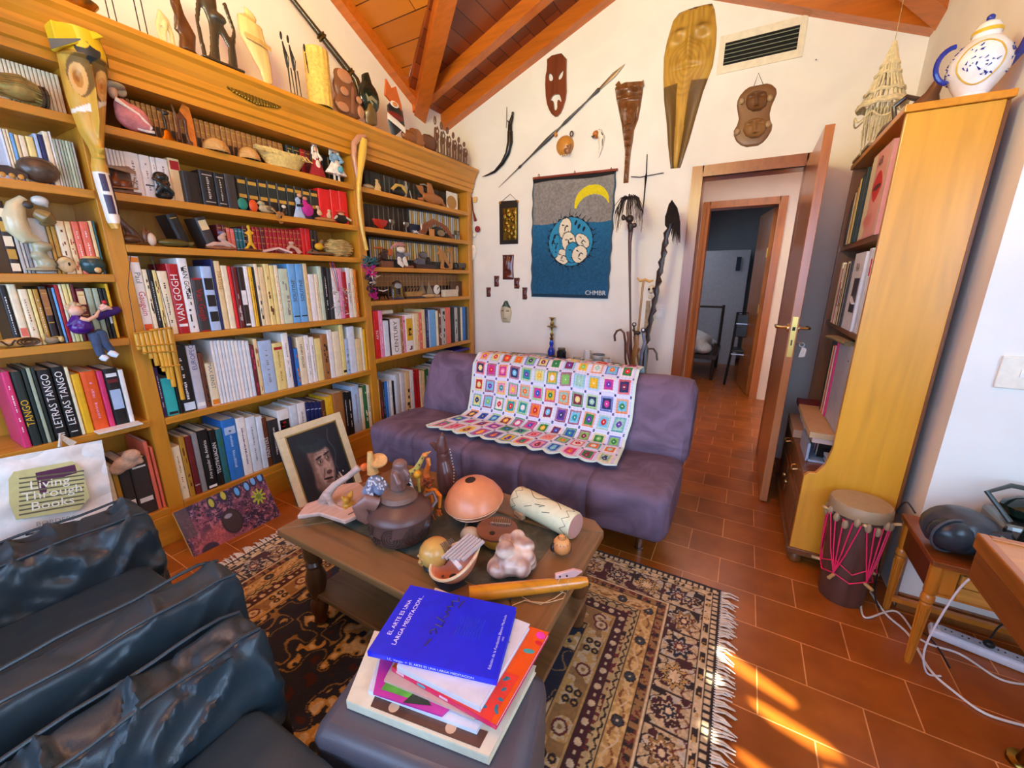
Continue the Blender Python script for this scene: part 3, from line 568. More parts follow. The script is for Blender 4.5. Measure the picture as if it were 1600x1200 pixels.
# flat papers and rolls lying on books
t = G().box((0, 0, 0), (.06, .15, .006), R3(0, 'X')).out('paper_sheet', mt('EDE8DA', 'plain', .8), smooth=False, loc=(-2.374, .60, .6605)); tag(t, 'loose white papers sticking out under the orange and black books', 'papers')
t = G().tube([(0, -.11, 0), (0, .11, .0)], .016, 14).out('paper_roll', mt('E9E1C8', 'plain', .8), loc=(-2.47, 2.26, 1.055)); tag(t, 'rolled cream paper lying on the books under the souvenir shelf', 'paper roll')
t = G().box((0, 0, 0), (.17, .3, .02)).box((0, .01, .021), (.16, .24, .02)).out('lying_books', mt('DFE3E0', 'plain', .7), smooth=False); t.location = (-2.52, 3.0, .60); t.name = 'journal'; tag(t, 'pale journals lying flat across the books next to the sofa back', 'journal')
t = G().box((0, 0, 0), (.18, .24, .022)).out('book', mt('3C2F8C', 'plain', .4), smooth=False, bev=.002); t.location = (-2.50, 3.22, .621); tag(t, 'blue-violet book lying flat near the end wall above the sofa back', 'book', 'books lying flat')
# ================================================================ sofa bed
SUE = mt('6C5B70', 'suede', .75)
sofa = thing('sofa_bed', 'aubergine faux-suede sofa bed with quilted seat, crochet blanket over its back', 'sofa', (-1.0, 2.0, 0))
def cushion(name, x0, x1, sec, nseg, mat, parent, n=46, cn=14, seam=.92, endr=.75):
    """upholstered bar: section points (y, z) swept along x, pinched at the seams"""
    cy0 = sum(p[0] for p in sec)/len(sec); cz0 = sum(p[1] for p in sec)/len(sec)
    S = []                                                     # rounded section by Chaikin cutting
    P = [Vector((p[0], p[1])) for p in sec]
    for _ in range(3): P = [q for a, b_ in zip(P, P[1:]+P[:1]) for q in (a*.82+b_*.18, a*.18+b_*.82)] if _ == 0 else [q for a, b_ in zip(P, P[1:]+P[:1]) for q in (a*.75+b_*.25, a*.25+b_*.75)]
    m_ = len(P)
    def f(u, v):
        p = P[int(round(v*m_)) % m_]; t = u*nseg; fr = abs(t-round(t)); inner = 0 < round(t) < nseg
        k = 1.0
        if inner: k = seam+(1-seam)*min(1, (fr/.10))**.5
        e = min(u, 1-u)*(x1-x0)/.05; k *= endr+(1-endr)*math.sqrt(max(0, 1-(1-min(1, e))**2))
        nn = mnoise.noise(Vector((u*9, p.x*5, p.y*5)))*.008
        return (x0+(x1-x0)*u, cy0+(p.x-cy0)*k+nn*.6, cz0+(p.y-cz0)*k+nn)
    g = G(); nu = n*nseg//2+1
    g.grid(f, nu, m_, False, True); g._add([f(0, v/m_) for v in range(m_)], [tuple(range(m_))]); g._add([f(1, v/m_) for v in range(m_)], [tuple(range(m_))])
    return g.out(name, mat, parent)
ox, oy = -1.0, 2.0
cushion('seat', -1.97+1, -.17+1, [(1.62-oy, .20), (1.60-oy, .40), (1.66-oy, .435), (2.06-oy, .43), (2.14-oy, .40), (2.14-oy, .19), (1.70-oy, .165)], 5, SUE, sofa)
cushion('backrest', -1.93+1, -.16+1, [(2.08-oy, .34), (2.055-oy, .46), (2.17-oy, .74), (2.24-oy, .80), (2.34-oy, .80), (2.40-oy, .70), (2.30-oy, .34)], 3, SUE, sofa, seam=.985)
G().bx(-.9, .78, 1.72-oy, 2.3-oy, .14, .2).out('frame', mt('26232A', 'plain', .6), sofa, smooth=False)
CHR = mt('B8B2AC', 'metal', .25)
for x in (-1.75, -.31):
    for y in (1.84, 2.25): G().lathe([(.022, 0), (.022, .012), (.019, .014), (.019, .165)], (x+1, y-oy, 0), 14).out('leg', CHR, sofa)
for a in (.56,): G().tube([(-.9, 2.118-oy, .575), (0, 2.118-oy, .572), (.8, 2.118-oy, .575)], .003, 6).out('seam', mt('3E3040', 'plain', .8), sofa)
# crocheted blanket draped over the backrest and the seat
def drape(s_):
    """profile (y, z) by arc length s_ in 0..1: back of the sofa, over the top, down the front, over the crease, onto the seat"""
    pts = [(2.43, .60), (2.41, .74), (2.35, .818), (2.235, .822), (2.155, .765), (2.10, .62), (2.035, .478), (1.985, .455), (1.90, .458), (1.80, .460), (1.74, .458)]
    P = np.array(pts); d = np.concatenate([[0], np.cumsum(np.hypot(*np.diff(P, axis=0).T))]); d /= d[-1]
    return np.interp(s_, d, P[:, 0]), np.interp(s_, d, P[:, 1])
NCX, NRY = 12, 10
def bl_pos(u, v):
    y, z = drape(v)
    xl = np.interp(v, [0, .35, .62, .72, 1], [-1.53, -1.535, -1.50, -1.49, -1.575]); xr_ = np.interp(v, [0, .35, .62, .72, 1], [-.47, -.46, -.445, -.46, -.43])
    x = xl+(xr_-xl)*u
    sc = np.where(v > .93, .012*np.abs(np.sin(u*np.pi*NCX)), 0)
    yy = y-sc*2.2+np.where(v > .66, (v-.66)*(.10*u-.06), 0)
    wob = .005*np.sin(u*31)*np.sin(v*17)+.003*vnoise(u, v, 40, 3)
    return x, yy, z+np.abs(wob)
def bl_col(u, v):
    m_ = .018
    uu = np.clip((u-m_)/(1-2*m_), 0, .9999)*NCX; vv = np.clip((v-.01)/.98, 0, .9999)*NRY
    i = uu.astype(int); j = vv.astype(int); a = uu-i-.5; b_ = vv-j-.5
    r = np.maximum(np.abs(a), np.abs(b_)); rr = np.hypot(a, b_); cols = np.array([rgb(h) for h in ('D8242E', 'F07A1E', 'F2C22E', '2E8B4A', '1F9E9A', '2F5FC0', '6A3FA8', 'D8409A', 'F59AB8', '7FD0E8', '8AD06A', '8A2A4A', '2E3A6A', 'E8E08A', 'F4F0E8', 'A8D8C0')])
    R_ = np.random.RandomState(11); T = R_.randint(0, 16, (NCX, NRY, 3)); C = np.ones(u.shape+(3,))*rgb('E2E6F6')
    def ring(msk, k):
        nonlocal C; C = np.where(msk[..., None], cols[T[i, j, k]], C)
    hole = ((np.abs(a*26 % 2-1) < .35) & (np.abs(b_*26 % 2-1) < .35))
    ring(r < .39, 2); ring(r < .29, 1); ring(rr < .17, 0); C = np.where((rr < .04)[..., None], rgb('F2EFE6'), C)
    big = r > .37
    dots = ((np.abs((a*11) % 1-.5) < .22) & (r < .37) & (r > .28)) | ((np.abs((b_*11) % 1-.5) < .22) & (r < .37) & (r > .28))
    C = np.where((dots & (np.abs(a) < .37))[..., None], C*.5+rgb('F2F2FA')*.5, C)
    gap = hole & (r < .36) & (r > .12); C = np.where(gap[..., None], C*.62, C)
    cor = (np.abs(np.abs(a)-.5) < .07) & (np.abs(np.abs(b_)-.5) < .07); C = np.where(cor[..., None], rgb('35407A'), C)
    mesh = big & hole; C = np.where(mesh[..., None], rgb('B9BEDC'), C)
    ed = (u < .014) | (u > .986) | (v > .985); C = np.where(ed[..., None], rgb('DDF0E0'), C)
    return C[..., 0], C[..., 1], C[..., 2]
bl = paint('crochet_blanket', 380, 330, bl_pos, bl_col, None, .9, sol=.006, fuzz=260)
tag(bl, 'crocheted granny-square blanket in many colours draped over the sofa back', 'blanket')
# ================================================================ rug
RX0, RX1, RY0, RY1 = -1.96, .085, -.55, 1.72
def rug_pos(u, v): x = RX0+(RX1-RX0)*u; y = RY0+(RY1-RY0)*v; return x-.03*v+.015, y-.022*(1-u), .009+0*u+.0015*vnoise(u, v, 50, 2)
def rug_col(u, v):
    X = u*(RX1-RX0); Y = v*(RY1-RY0); dx = np.minimum(X, RX1-RX0-X); dy = np.minimum(Y, RY1-RY0-Y); d = np.minimum(dx, dy)
    s_ = np.where(dx < dy, Y, X); C = np.ones(u.shape+(3,))*rgb('1B2238')
    cr, gd, tn, bk, mr, nv, rd = 'E0CDA2', 'C9A25C', 'A07B45', '2A1C18', '4A1C1E', '1B2238', '6E2A22'
    n1 = vnoise(X, Y, 60, 1); n2 = vnoise(X, Y, 120, 4); n3 = vnoise(X, Y, 28, 6)
    def band(a, b_, h): nonlocal C; C = layer(C, (d >= a) & (d < b_), h)
    def L(mask, h): nonlocal C; C = layer(C, mask, h)
    def I(a, b_): return (d >= a) & (d < b_)
    band(0, .012, bk); band(.012, .03, cr); L(I(.012, .03) & ((s_*40) % 1 < .35), bk); band(.03, .036, bk); band(.036, .06, cr)
    L(I(.038, .058) & ((s_*14) % 1 < .62) & (n1 > .35), bk); L(I(.042, .054) & (((s_*14+.1) % 1) < .4) & (n2 > .5), gd); band(.06, .065, bk)
    # main border: medallions in panels
    band(.065, .185, cr); P_ = .13; k = np.floor(s_/P_); t = (s_/P_-k-.5)*P_; q = d-.125; rr = np.hypot(t, q*1.15); ang = np.arctan2(q, t)
    pet = .045+.010*np.cos(ang*8+k); M = I(.065, .185)
    L(M & (n2 > .52), 'B9A67C'); L(M & (n1 > .66), 'C6C4B4')
    kk = (k % 4)
    for c_, h1, h2, h3 in ((0, mr, cr, nv), (1, gd, bk, cr), (2, nv, 'C9C9C0', rd), (3, tn, cr, mr)):
        mm = M & (kk == c_); L(mm & (rr < pet), bk); L(mm & (rr < pet-.005), h1); L(mm & (rr < pet*.62), h2); L(mm & (rr < pet*.5), h3); L(mm & (rr < .011), cr)
    L(M & (np.abs(t) > P_/2-.004), bk); L(M & (np.abs(np.sin(t*95)*.016-(q-.044)) < .003), bk); L(M & (np.abs(np.sin(t*95)*.016-(q+.044)) < .003), rd)
    L(M & (rr > pet+.004) & (n3 > .70), mr); L(M & (rr > pet+.004) & (n3 < .22), bk)
    band(.185, .19, bk); band(.19, .196, cr); band(.196, .225, tn); L(I(.198, .224) & (((s_*26) % 1) < .5) & (n1 > .4), bk); L(I(.198, .224) & (n2 > .66), rd); band(.225, .229, bk)
    band(.229, .285, gd); M = I(.229, .285); q = d-.257; w1 = np.sin(s_*48)*.014
    L(M & (np.abs(q-w1) < .004), '8A5A2A'); L(M & (np.abs(q+w1) < .003), cr); L(M & (n2 > .6), 'D8BC7C')
    kk = np.floor(s_/.16); t = s_-(kk+.5)*.16; rr = np.hypot(t, q); L(M & (rr < .02), bk); L(M & (rr < .015+.003*np.cos(7*np.arctan2(q, t))), '3A4048'); L(M & (rr < .004), cr)
    band(.285, .289, bk); band(.289, .325, 'C7B27A'); q = d-.297; tri = np.abs(((s_*30) % 1)-.5)*.022-.005; L(I(.289, .31) & (np.abs(q-tri) < .0035), bk)
    L(I(.308, .325) & (((s_*18) % 1) < .4) & (n1 > .4), bk); L(I(.308, .325) & (n2 > .62), rd)
    band(.325, .36, mr); q = d-.3425; t = ((s_*16) % 1-.5)/16; rr = np.hypot(t, q); M = I(.325, .36); L(M & (rr < .011), cr); L(M & (rr < .005), gd); L(M & (np.hypot(((s_*32+.5) % 1-.5)/32, q) < .005), cr)
    band(.36, .364, bk); band(.364, .45, cr); M = I(.37, .444); L(I(.364, .372) | I(.44, .45), gd); L(M & (n2 > .56), gd); L(M & (n3 > .6), tn)
    k = np.floor(s_/.105); t = s_-(k+.5)*.105; q = d-.405
    for sx in (-.017, .017):
        for sq in (-.014, .016): rr = np.hypot(t-sx, q-sq); L(M & (k % 2 == 0) & (rr < .0135), bk); L(M & (k % 2 == 0) & (rr < .005), gd)
    rr = np.hypot(t, q); L(M & (k % 2 == 1) & (rr < .026), rd); L(M & (k % 2 == 1) & (rr < .018), cr); L(M & (k % 2 == 1) & (rr < .008), tn)
    band(.45, .456, bk)
    M = d >= .456; f1 = vnoise(X, Y, 20, 9); f2 = vnoise(X, Y, 45, 8); L(M & (f1 > .62) & (f2 > .35), gd); L(M & (f1 > .68) & (f2 > .55), cr); L(M & (np.abs(f1-.5) < .018), tn); L(M & (f1 < .22) & (f2 > .5), mr)
    C = C*(.90+.16*n2[..., None]); return C[..., 0], C[..., 1], C[..., 2]
rug = thing('rug', 'oriental rug with navy field and cream floral borders under the coffee table', 'rug', (0, 0, 0))
paint('pile', 560, 620, rug_pos, rug_col, rug, .95, sol=.007, fuzz=220, sheen=.2)
g = G(); random.seed(8)
for side, n_ in ((1, 230), (0, 230)):
    for i in range(n_):
        v = i/n_; x, y, z = (float(q) for q in rug_pos(np.array([side*1.0]), np.array([v]))[:2]+(.006,)); sg = 1 if side else -1
        L_ = random.uniform(.035, .065); a = random.uniform(-.02, .02); g.tube([(x-sg*.004, y, .007), (x+sg*L_*.5, y+a*.5, .010+random.random()*.006), (x+sg*L_, y+a, .004)], [.0042, .0036, .0018], 5, False)
    g.out('fringe', mt('E8E0CE', 'cloth', .9), rug); g = G()
# ================================================================ coffee table with glass inset
TW = mt('86603A', 'wood', .3, ax='x', coat=.4); TWY = mt('86603A', 'wood', .3, ax='y', coat=.4)
TX0, TX1, TY0, TY1, TZ = -1.36, -.335, .68, 1.31, .44
tab = thing('coffee_table', 'dark wooden coffee table with inset smoked glass crowded with crafts', 'table', (-.85, 1.0, 0))
tx, ty = -.85, 1.0
ch = .05
def ring(g, z0, z1, off=0):
    a, b_, c_, d_ = TX0-tx+off, TX1-tx-off, TY0-ty+off, TY1-ty-off; w_ = .135
    g.slab([(a, c_+.0, z0), (b_, c_, z0), (b_-w_, c_+w_, z0), (a+w_, c_+w_, z0)], (0, 0, z1-z0)); g.slab([(b_, d_-ch, z0), (b_-ch, d_, z0), (a+ch, d_, z0), (a, d_-ch, z0), (a+w_, d_-w_, z0), (b_-w_, d_-w_, z0)], (0, 0, z1-z0))
ring_ = G(); ring(ring_, TZ-.03, TZ); ring_.out('top_rail', TW, tab, smooth=False, bev=.006)
g = G(); w_ = .135; a, b_, c_, d_ = TX0-tx, TX1-tx, TY0-ty, TY1-ty
g.slab([(a, c_, TZ-.0305), (a+w_, c_+w_, TZ-.0305), (a+w_, d_-w_, TZ-.0305), (a, d_-ch, TZ-.0305)], (0, 0, .030)); g.out('top_rail', TWY, tab, smooth=False, bev=.006)
g = G(); g.slab([(b_, c_, TZ-.0305), (b_, d_-ch, TZ-.0305), (b_-w_, d_-w_, TZ-.0305), (b_-w_, c_+w_, TZ-.0305)], (0, 0, .030)); g.out('top_rail', TWY, tab, smooth=False, bev=.006)
G().bx(a+w_-.003, b_-w_+.003, c_+w_-.003, d_-w_+.003, TZ-.012, TZ-.006).out('glass_inset', mt('5A5A4E', 'stone', .14), tab, smooth=False)
g = G(); g.bx(a+.05, b_-.05, c_+.05, c_+.07, TZ-.09, TZ-.03).bx(a+.05, b_-.05, d_-.07, d_-.05, TZ-.09, TZ-.03).bx(a+.05, a+.07, c_+.07, d_-.07, TZ-.09, TZ-.03).bx(b_-.07, b_-.05, c_+.07, d_-.07, TZ-.09, TZ-.03); g.out('apron', TW, tab, smooth=False)
LEG = [(.020, 0), (.026, .012), (.022, .03), (.030, .05), (.034, .085), (.022, .11), (.026, .118), (.024, .13), (.036, .17), (.037, .21), (.025, .25), (.031, .262), (.024, .275), (.034, .30), (.034, .41)]
for x in (a+.075, b_-.075):
    for y in (c_+.075, d_-.075): G().lathe(LEG, (x, y, .0128), 18).out('leg', mt('6A4022', 'wood', .3, ax='z', coat=.5), tab)
G().bx(a+.06, b_-.045, c_+.06, d_-.06, .135, .155).out('lower_shelf', TW, tab, smooth=False, bev=.003)
# ================================================================ leather armchairs and footstool
LEA = mt('2C3A42', 'leather', .36)
def wrinkled(name, prof, y0, y1, parent, seed, amp=.006, n=150, m_=90, dz=0.0, crease=1.0, rd=.09):
    """padded leather slab: closed (x, z) section swept along y with folds"""
    P = [Vector(p) for p in prof]
    P = [q for a, b_ in zip(P, P[1:]+P[:1]) for q in (a*(1-rd)+b_*rd, a*rd+b_*(1-rd))]
    for _ in range(2): P = [q for a, b_ in zip(P, P[1:]+P[:1]) for q in (a*.75+b_*.25, a*.25+b_*.75)]
    cx = sum(p.x for p in P)/len(P); cz = sum(p.y for p in P)/len(P); k = len(P)
    L_ = [0]
    for a, b_ in zip(P, P[1:]+P[:1]): L_.append(L_[-1]+(b_-a).length)
    def f(u, v):
        s_ = v*L_[-1]; i = 0
        while i < k-1 and L_[i+1] < s_: i += 1
        t = (s_-L_[i])/max(1e-6, L_[i+1]-L_[i]); p = P[i]*(1-t)+P[(i+1) % k]*t
        e = min(u, 1-u)*(y1-y0)/.045; kk = .86+.14*math.sqrt(max(0, 1-(1-min(1, e))**2))
        y = y0+(y1-y0)*u; nn = mnoise.noise(Vector((y*7+seed, p.x*16, p.y*9+y*6)))
        rid = ((1-abs(mnoise.noise(Vector((y*6-p.y*8+seed*3, p.y*5+y*2.5, seed)))))**9-.5*(1-abs(mnoise.noise(Vector((y*11+p.y*13+seed*5, p.x*9+y*4, seed+4)))))**12)*crease
        dd = 1+0*(nn); r = Vector((p.x-cx, p.y-cz)); l = max(.01, r.length); r = r*kk+r/l*(nn*amp+rid*amp*1.5)
        return (cx+r.x, y, cz+r.y+dz*(y-y0)/(y1-y0))
    g = G(); g.grid(f, n, m_, False, True); g._add([f(0, v/m_) for v in range(m_)], [tuple(range(m_))]); g._add([f(1, v/m_) for v in range(m_)], [tuple(range(m_))])
    return g.out(name, LEA, parent, ang=60)
def armchair(label, x0, aL, aR, yf, first):
    t = thing('armchair', label, 'armchair', (x0, -.1, 0), 0, 'black leather armchairs'); Y = .1
    (l0, l1, lz), (r0, r1, rz) = aL, aR
    wrinkled('armrest', [(l0-x0, .10), (l1-x0+.035, .10), (l1-x0+.035, .42), (l1-x0-.005, lz-.012), (l0-x0+.01, lz+.004), (l0-x0-.01, .3)], -.62+Y, yf+Y, t, 1+x0*3, .008, crease=2.2)
    wrinkled('armrest', [(r0-x0, .10), (r1-x0, .10), (r1-x0+.01, .4), (r1-x0+.004, rz-.012), (r0-x0, rz), (r0-x0-.01, .4)], -.62+Y, yf-.03+Y, t, 7+x0*3, .005, crease=1.6)
    for xx, zz, ye in ((l1-x0-.006, lz-.004, yf), (l0-x0+.012, lz+.006, yf), (r1-x0+.002, rz-.004, yf-.03), (r0-x0+.002, rz+.003, yf-.03)): G().tube([(xx, -.6+Y+(ye+.59)*k/24, zz+.003*math.sin(k*1.3+xx*40)-(.012 if k in (0, 24) else 0)) for k in range(25)], .0042, 7).out('piping', LEA, t)
    wrinkled('seat_cushion', [(l1-x0+.01, .22), (r0-x0-.01, .22), (r0-x0-.004, .33), (r0-x0-.03, .405), ((l1+r0)/2-x0, .425), (l1-x0+.03, .405), (l1-x0+.004, .33)], -.45+Y, yf-.06+Y, t, 12+x0, .005, crease=.3)
    wrinkled('backrest', [(l0-x0, .15), (r1-x0, .15), (r1-x0, .8), (r1-x0-.05, .92), (l0-x0+.05, .92), (l0-x0, .8)], -.82+Y, -.60+Y, t, 15+x0, .01)
    for x in (l0+.05, r1-.05):
        for y in (-.72, yf-.1): G().lathe([(.02, 0), (.024, .1)], (x-x0, y+Y, 0 if y < -.6 else .0128), 10).out('leg', mt('15110E', 'plain', .4), t)
    return t
armchair('black leather armchair nearer the bookcase, beside the cloth bag and purple painting', -1.38, (-1.80, -1.655, .56), (-1.125, -1.035, .60), .445, True)
armchair('black leather armchair next to the footstool, its wrinkled arm in front', -.60, (-.965, -.862, .55), (-.32, -.20, .52), .375, True)
stool = thing('footstool', 'dark grey leather footstool carrying the stack of art books', 'footstool', (-.47, .50, .0128))
g = G(); S_ = Matrix.Rotation(.22, 3, 'Z')
g.box((0, 0, .2095), (.44, .27, .417), S_); fo = g.out('body', mt('54545E', 'leather', .34), stool, bev=.03); 
# ================================================================ alcove cabinet
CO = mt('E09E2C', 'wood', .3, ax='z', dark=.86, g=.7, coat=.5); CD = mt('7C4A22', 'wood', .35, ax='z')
cab = thing('hutch_cabinet', 'tall amber wooden hutch cabinet with open shelves behind the open door', 'cabinet', (.5, 2.1, 0))
side = [(.33, .07), (.33, .45), (.345, .47), (.37, .475), (.395, .52), (.41, .60), (.41, 1.885), (.655, 1.885), (.655, .07)]
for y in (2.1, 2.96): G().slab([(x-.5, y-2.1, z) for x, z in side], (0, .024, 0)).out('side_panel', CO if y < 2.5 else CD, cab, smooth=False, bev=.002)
G().bx(.40-.5, .672-.5, -.012, .89, 1.886, 1.91).out('top_board', mt('D98E22', 'wood', .3, ax='y', dark=.86), cab, smooth=False, bev=.003)
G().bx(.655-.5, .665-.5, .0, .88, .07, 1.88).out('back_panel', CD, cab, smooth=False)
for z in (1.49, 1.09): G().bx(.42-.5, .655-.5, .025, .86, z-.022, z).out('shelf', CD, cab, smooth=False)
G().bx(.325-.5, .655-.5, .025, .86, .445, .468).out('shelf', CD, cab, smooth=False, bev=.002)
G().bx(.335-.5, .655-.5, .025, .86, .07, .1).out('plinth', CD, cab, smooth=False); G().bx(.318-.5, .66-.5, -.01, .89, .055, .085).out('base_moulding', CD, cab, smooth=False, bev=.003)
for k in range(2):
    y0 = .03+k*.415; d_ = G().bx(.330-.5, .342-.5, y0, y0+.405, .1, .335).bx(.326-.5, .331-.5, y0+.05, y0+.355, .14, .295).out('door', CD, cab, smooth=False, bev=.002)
    G().ball((.318-.5, y0+(.36 if k == 0 else .04), .24), .012).out('knob', mt('C0A878', 'metal', .3), d_)
    d_ = G().bx(.330-.5, .342-.5, y0, y0+.405, .345, .44).out('drawer', CD, cab, smooth=False, bev=.002); g = G(); yy = y0+.2
    g.tube([(.330-.5, yy-.03, .40), (.312-.5, yy-.03, .395), (.31-.5, yy-.02, .385), (.31-.5, yy+.02, .385), (.312-.5, yy+.03, .395), (.330-.5, yy+.03, .40)], .004, 6); g.out('handle', mt('C0A878', 'metal', .3), d_)
for x, y in ((.36, .03), (.36, .84), (.63, .03), (.63, .84)): G().lathe([(.018, 0), (.03, .012), (.033, .03), (.024, .05), (.03, .055)], (x-.5, y, 0), 14).out('foot', CD, cab)
# ================================================================ side table and desk at the jog
OW = mt('C87A22', 'wood', .32, ax='z', dark=.8, coat=.4)
sd = thing('side_table', 'small wooden side table with fluted legs and drawers holding the radio', 'table', (.9, 1.83, 0))
def sx(x): return x-.9
def sy(y): return y-1.83
G().bx(sx(.64), sx(1.22), sy(1.66), sy(1.985), .405, .425).out('table_top', mt('8E4A1C', 'wood', .3, ax='x'), sd, smooth=False, bev=.003)
G().bx(sx(.655), sx(.67), sy(1.68), sy(1.965), .30, .405).out('apron', mt('6E3A1A', 'wood', .35, ax='y'), sd, smooth=False)
g = G(); g.bx(sx(.67), sx(1.2), sy(1.68), sy(1.692), .392, .405).bx(sx(.67), sx(1.2), sy(1.68), sy(1.692), .29, .302).bx(sx(.67), sx(.715), sy(1.68), sy(1.692), .30, .392).bx(sx(1.1), sx(1.2), sy(1.68), sy(1.692), .30, .392); g.out('drawer_frame', OW, sd, smooth=False)
for k in range(2):
    d_ = G().bx(sx(.72), sx(1.095), sy(1.672), sy(1.70), .303+k*.046, .346+k*.044).out('drawer', mt('C9923F', 'wood', .4, ax='x'), sd, smooth=False, bev=.002); G().bx(sx(.80), sx(.9), sy(1.668), sy(1.673), .32+k*.046, .332+k*.044).out('drawer_pull', mt('A8742C', 'wood', .4, ax='x'), d_, smooth=False)
for x in (.662, 1.19):
    for y in (1.685, 1.955):
        g = G(); g.lathe([(.009, 0), (.014, .22), (.017, .25), (.013, .256), (.019, .264), (.018, .285), (.014, .29), (.018, .30), (.018, .402)], (sx(x), sy(y), 0), 10); 
        for q in range(8): an = q*math.pi/4; g.tube([(sx(x)+.009*math.cos(an), sy(y)+.009*math.sin(an), .01), (sx(x)+.015*math.cos(an), sy(y)+.015*math.sin(an), .24)], [.002, .003], 4)
        g.out('leg', OW, sd)
G().bx(sx(.665), sx(1.2), sy(1.94), sy(1.96), .055, .075).out('stretcher', OW, sd, smooth=False)
dk = thing('desk', 'honey-coloured wooden desk with thick apron beside the side table', 'desk', (1.1, .9, 0)); dx_, dy_ = 1.1, .9
DKW = mt('C98C4C', 'wood', .32, ax='x', dark=.85); DKB = mt('8A4C16', 'wood', .35, ax='y')
G().bx(.59-dx_, 1.75-dx_, .25-dy_, 1.32-dy_, .685, .70).out('desk_top', DKW, dk, smooth=False, bev=.002)
G().bx(.572-dx_, .592-dx_, .24-dy_, 1.335-dy_, .665, .706).bx(.592-dx_, 1.75-dx_, 1.318-dy_, 1.335-dy_, .665, .706).out('edge_moulding', mt('A8621E', 'wood', .3, ax='y'), dk, smooth=False, bev=.003)
G().bx(.58-dx_, .595-dx_, .27-dy_, 1.33-dy_, .582, .67).out('apron', DKB, dk, smooth=False); G().bx(.595-dx_, 1.72-dx_, 1.312-dy_, 1.327-dy_, .60, .67).out('apron', DKB, dk, smooth=False)
for x in (.60, 1.70):
    for y in (.3, 1.28):
        if x < 1 and y > 1: G().tube([(.835-dx_, 1.425-dy_, 0), (.835-dx_, 1.425-dy_, .012), (.836-dx_, 1.42-dy_, .016), (.845-dx_, 1.38-dy_, .2), (.86-dx_, 1.29-dy_, .6)], [.03, .03, .016, .018, .024], 12).out('leg', mt('8A6A2C', 'metal', .3), dk); continue
        G().lathe([(.024, 0), (.03, .02), (.02, .05), (.018, .3), (.026, .36), (.020, .38), (.032, .42), (.032, .66)], (x-dx_, y-dy_, 0), 14).out('leg', mt('A8702C', 'wood', .3, ax='z'), dk)
# ================================================================ things on the end wall
def wp(px, py, d=0): return ony(px, py, YB-d)
def plate(splines, depth, base, mat, name, parent=None):
    """flat sheet in the x-z plane with holes; splines are lists of (x, z) world points, the first is the outline"""
    c = bpy.data.curves.new('sheet', 'CURVE'); c.dimensions = '2D'; c.fill_mode = 'BOTH'; c.extrude = depth/2
    for s_ in splines:
        sp = c.splines.new('POLY'); sp.points.add(len(s_)-1); sp.use_cyclic_u = True
        for q, (x, z) in zip(sp.points, s_): q.co = (x-base[0], z-base[2], 0, 1)
    o = bpy.data.objects.new('sheet', c); COL.objects.link(o)
    me = bpy.data.meshes.new_from_object(o.evaluated_get(bpy.context.evaluated_depsgraph_get())); bpy.data.objects.remove(o)
    g = G(); g.put(me, Matrix(((1, 0, 0, 0), (0, 0, -1, -depth/2), (0, 1, 0, 0), (0, 0, 0, 1))))
    o = g.out(name, mat, parent, smooth=False)
    if parent is None: o.location = base
    return o
def smoothpts(P, n=2):
    P = [Vector(p) for p in P]
    for _ in range(n): P = [q for a, b_ in zip(P, P[1:]+P[:1]) for q in (a*.75+b_*.25, a*.25+b_*.75)]
    return [tuple(p) for p in P]
def pxz(L, sm=2, y=None):
    return [(ony(a, b_, YB if y is None else y).x, ony(a, b_, YB if y is None else y).z) for a, b_ in (smoothpts([(p[0], p[1], 0) for p in L], sm) and [(p[0], p[1]) for p in smoothpts([(q[0], q[1], 0) for q in L], sm)])]
def relief(name, rows, depth, feats, mat, label=None, cat=None, grp=None, y=YB, nu=34, nv=60, col=None, parent=None, pw=.5, rough=.4):
    """carved face in relief against the wall: rows are (py, left px, right px); feats are (u, v, su, sv, height)"""
    R_ = []
    for py, a, b_ in rows: A = ony(a, py, y); B = ony(b_, py, y); R_.append((A.x, B.x, (A.z+B.z)/2))
    R_ = np.array(R_); t = np.linspace(0, 1, len(R_)); base = Vector(((R_[0, 0]+R_[0, 1])/2, y, R_[-1, 2]))
    def pos(u, v):
        xl = np.interp(v, t, R_[:, 0]); xr_ = np.interp(v, t, R_[:, 1]); z = np.interp(v, t, R_[:, 2]); q = 2*u-1
        d = depth*np.power(np.clip(1-q*q, 0, 1), pw)*np.power(np.clip(1-np.abs(2*v-1)**8, 0, 1), .5)
        e = np.clip((1-np.abs(q))*6, 0, 1)
        for fu, fv, su, sv, h in feats: d = d+h*np.exp(-((q-fu)/su)**2-((v-fv)/sv)**2)*e
        return xl+(xr_-xl)*u-base.x, -np.maximum(d, 0), z-base.z
    if col is None:
        P = pos(*np.meshgrid(np.linspace(0, 1, nu), np.linspace(0, 1, nv), indexing='ij')); P = np.stack(P, -1).reshape(-1, 3).tolist()
        g = G(); g._add(P, [(i*nv+j, (i+1)*nv+j, (i+1)*nv+j+1, i*nv+j+1) for i in range(nu-1) for j in range(nv-1)]); o = g.out(name, mat, parent, ang=70)
    else: o = paint(name, nu, nv, pos, col, parent, rough)
    if parent is None: o.location = base
    if label: tag(o, label, cat, grp)
    return o, base
def wc(o, s_=.25):      # crop reader: crop px -> photo px
    return lambda *L: [(o[0]+a*s_, o[1]+b_*s_) for a, b_ in L]
c8 = wc((700, 50)); cv = wc((1040, 0), .35)
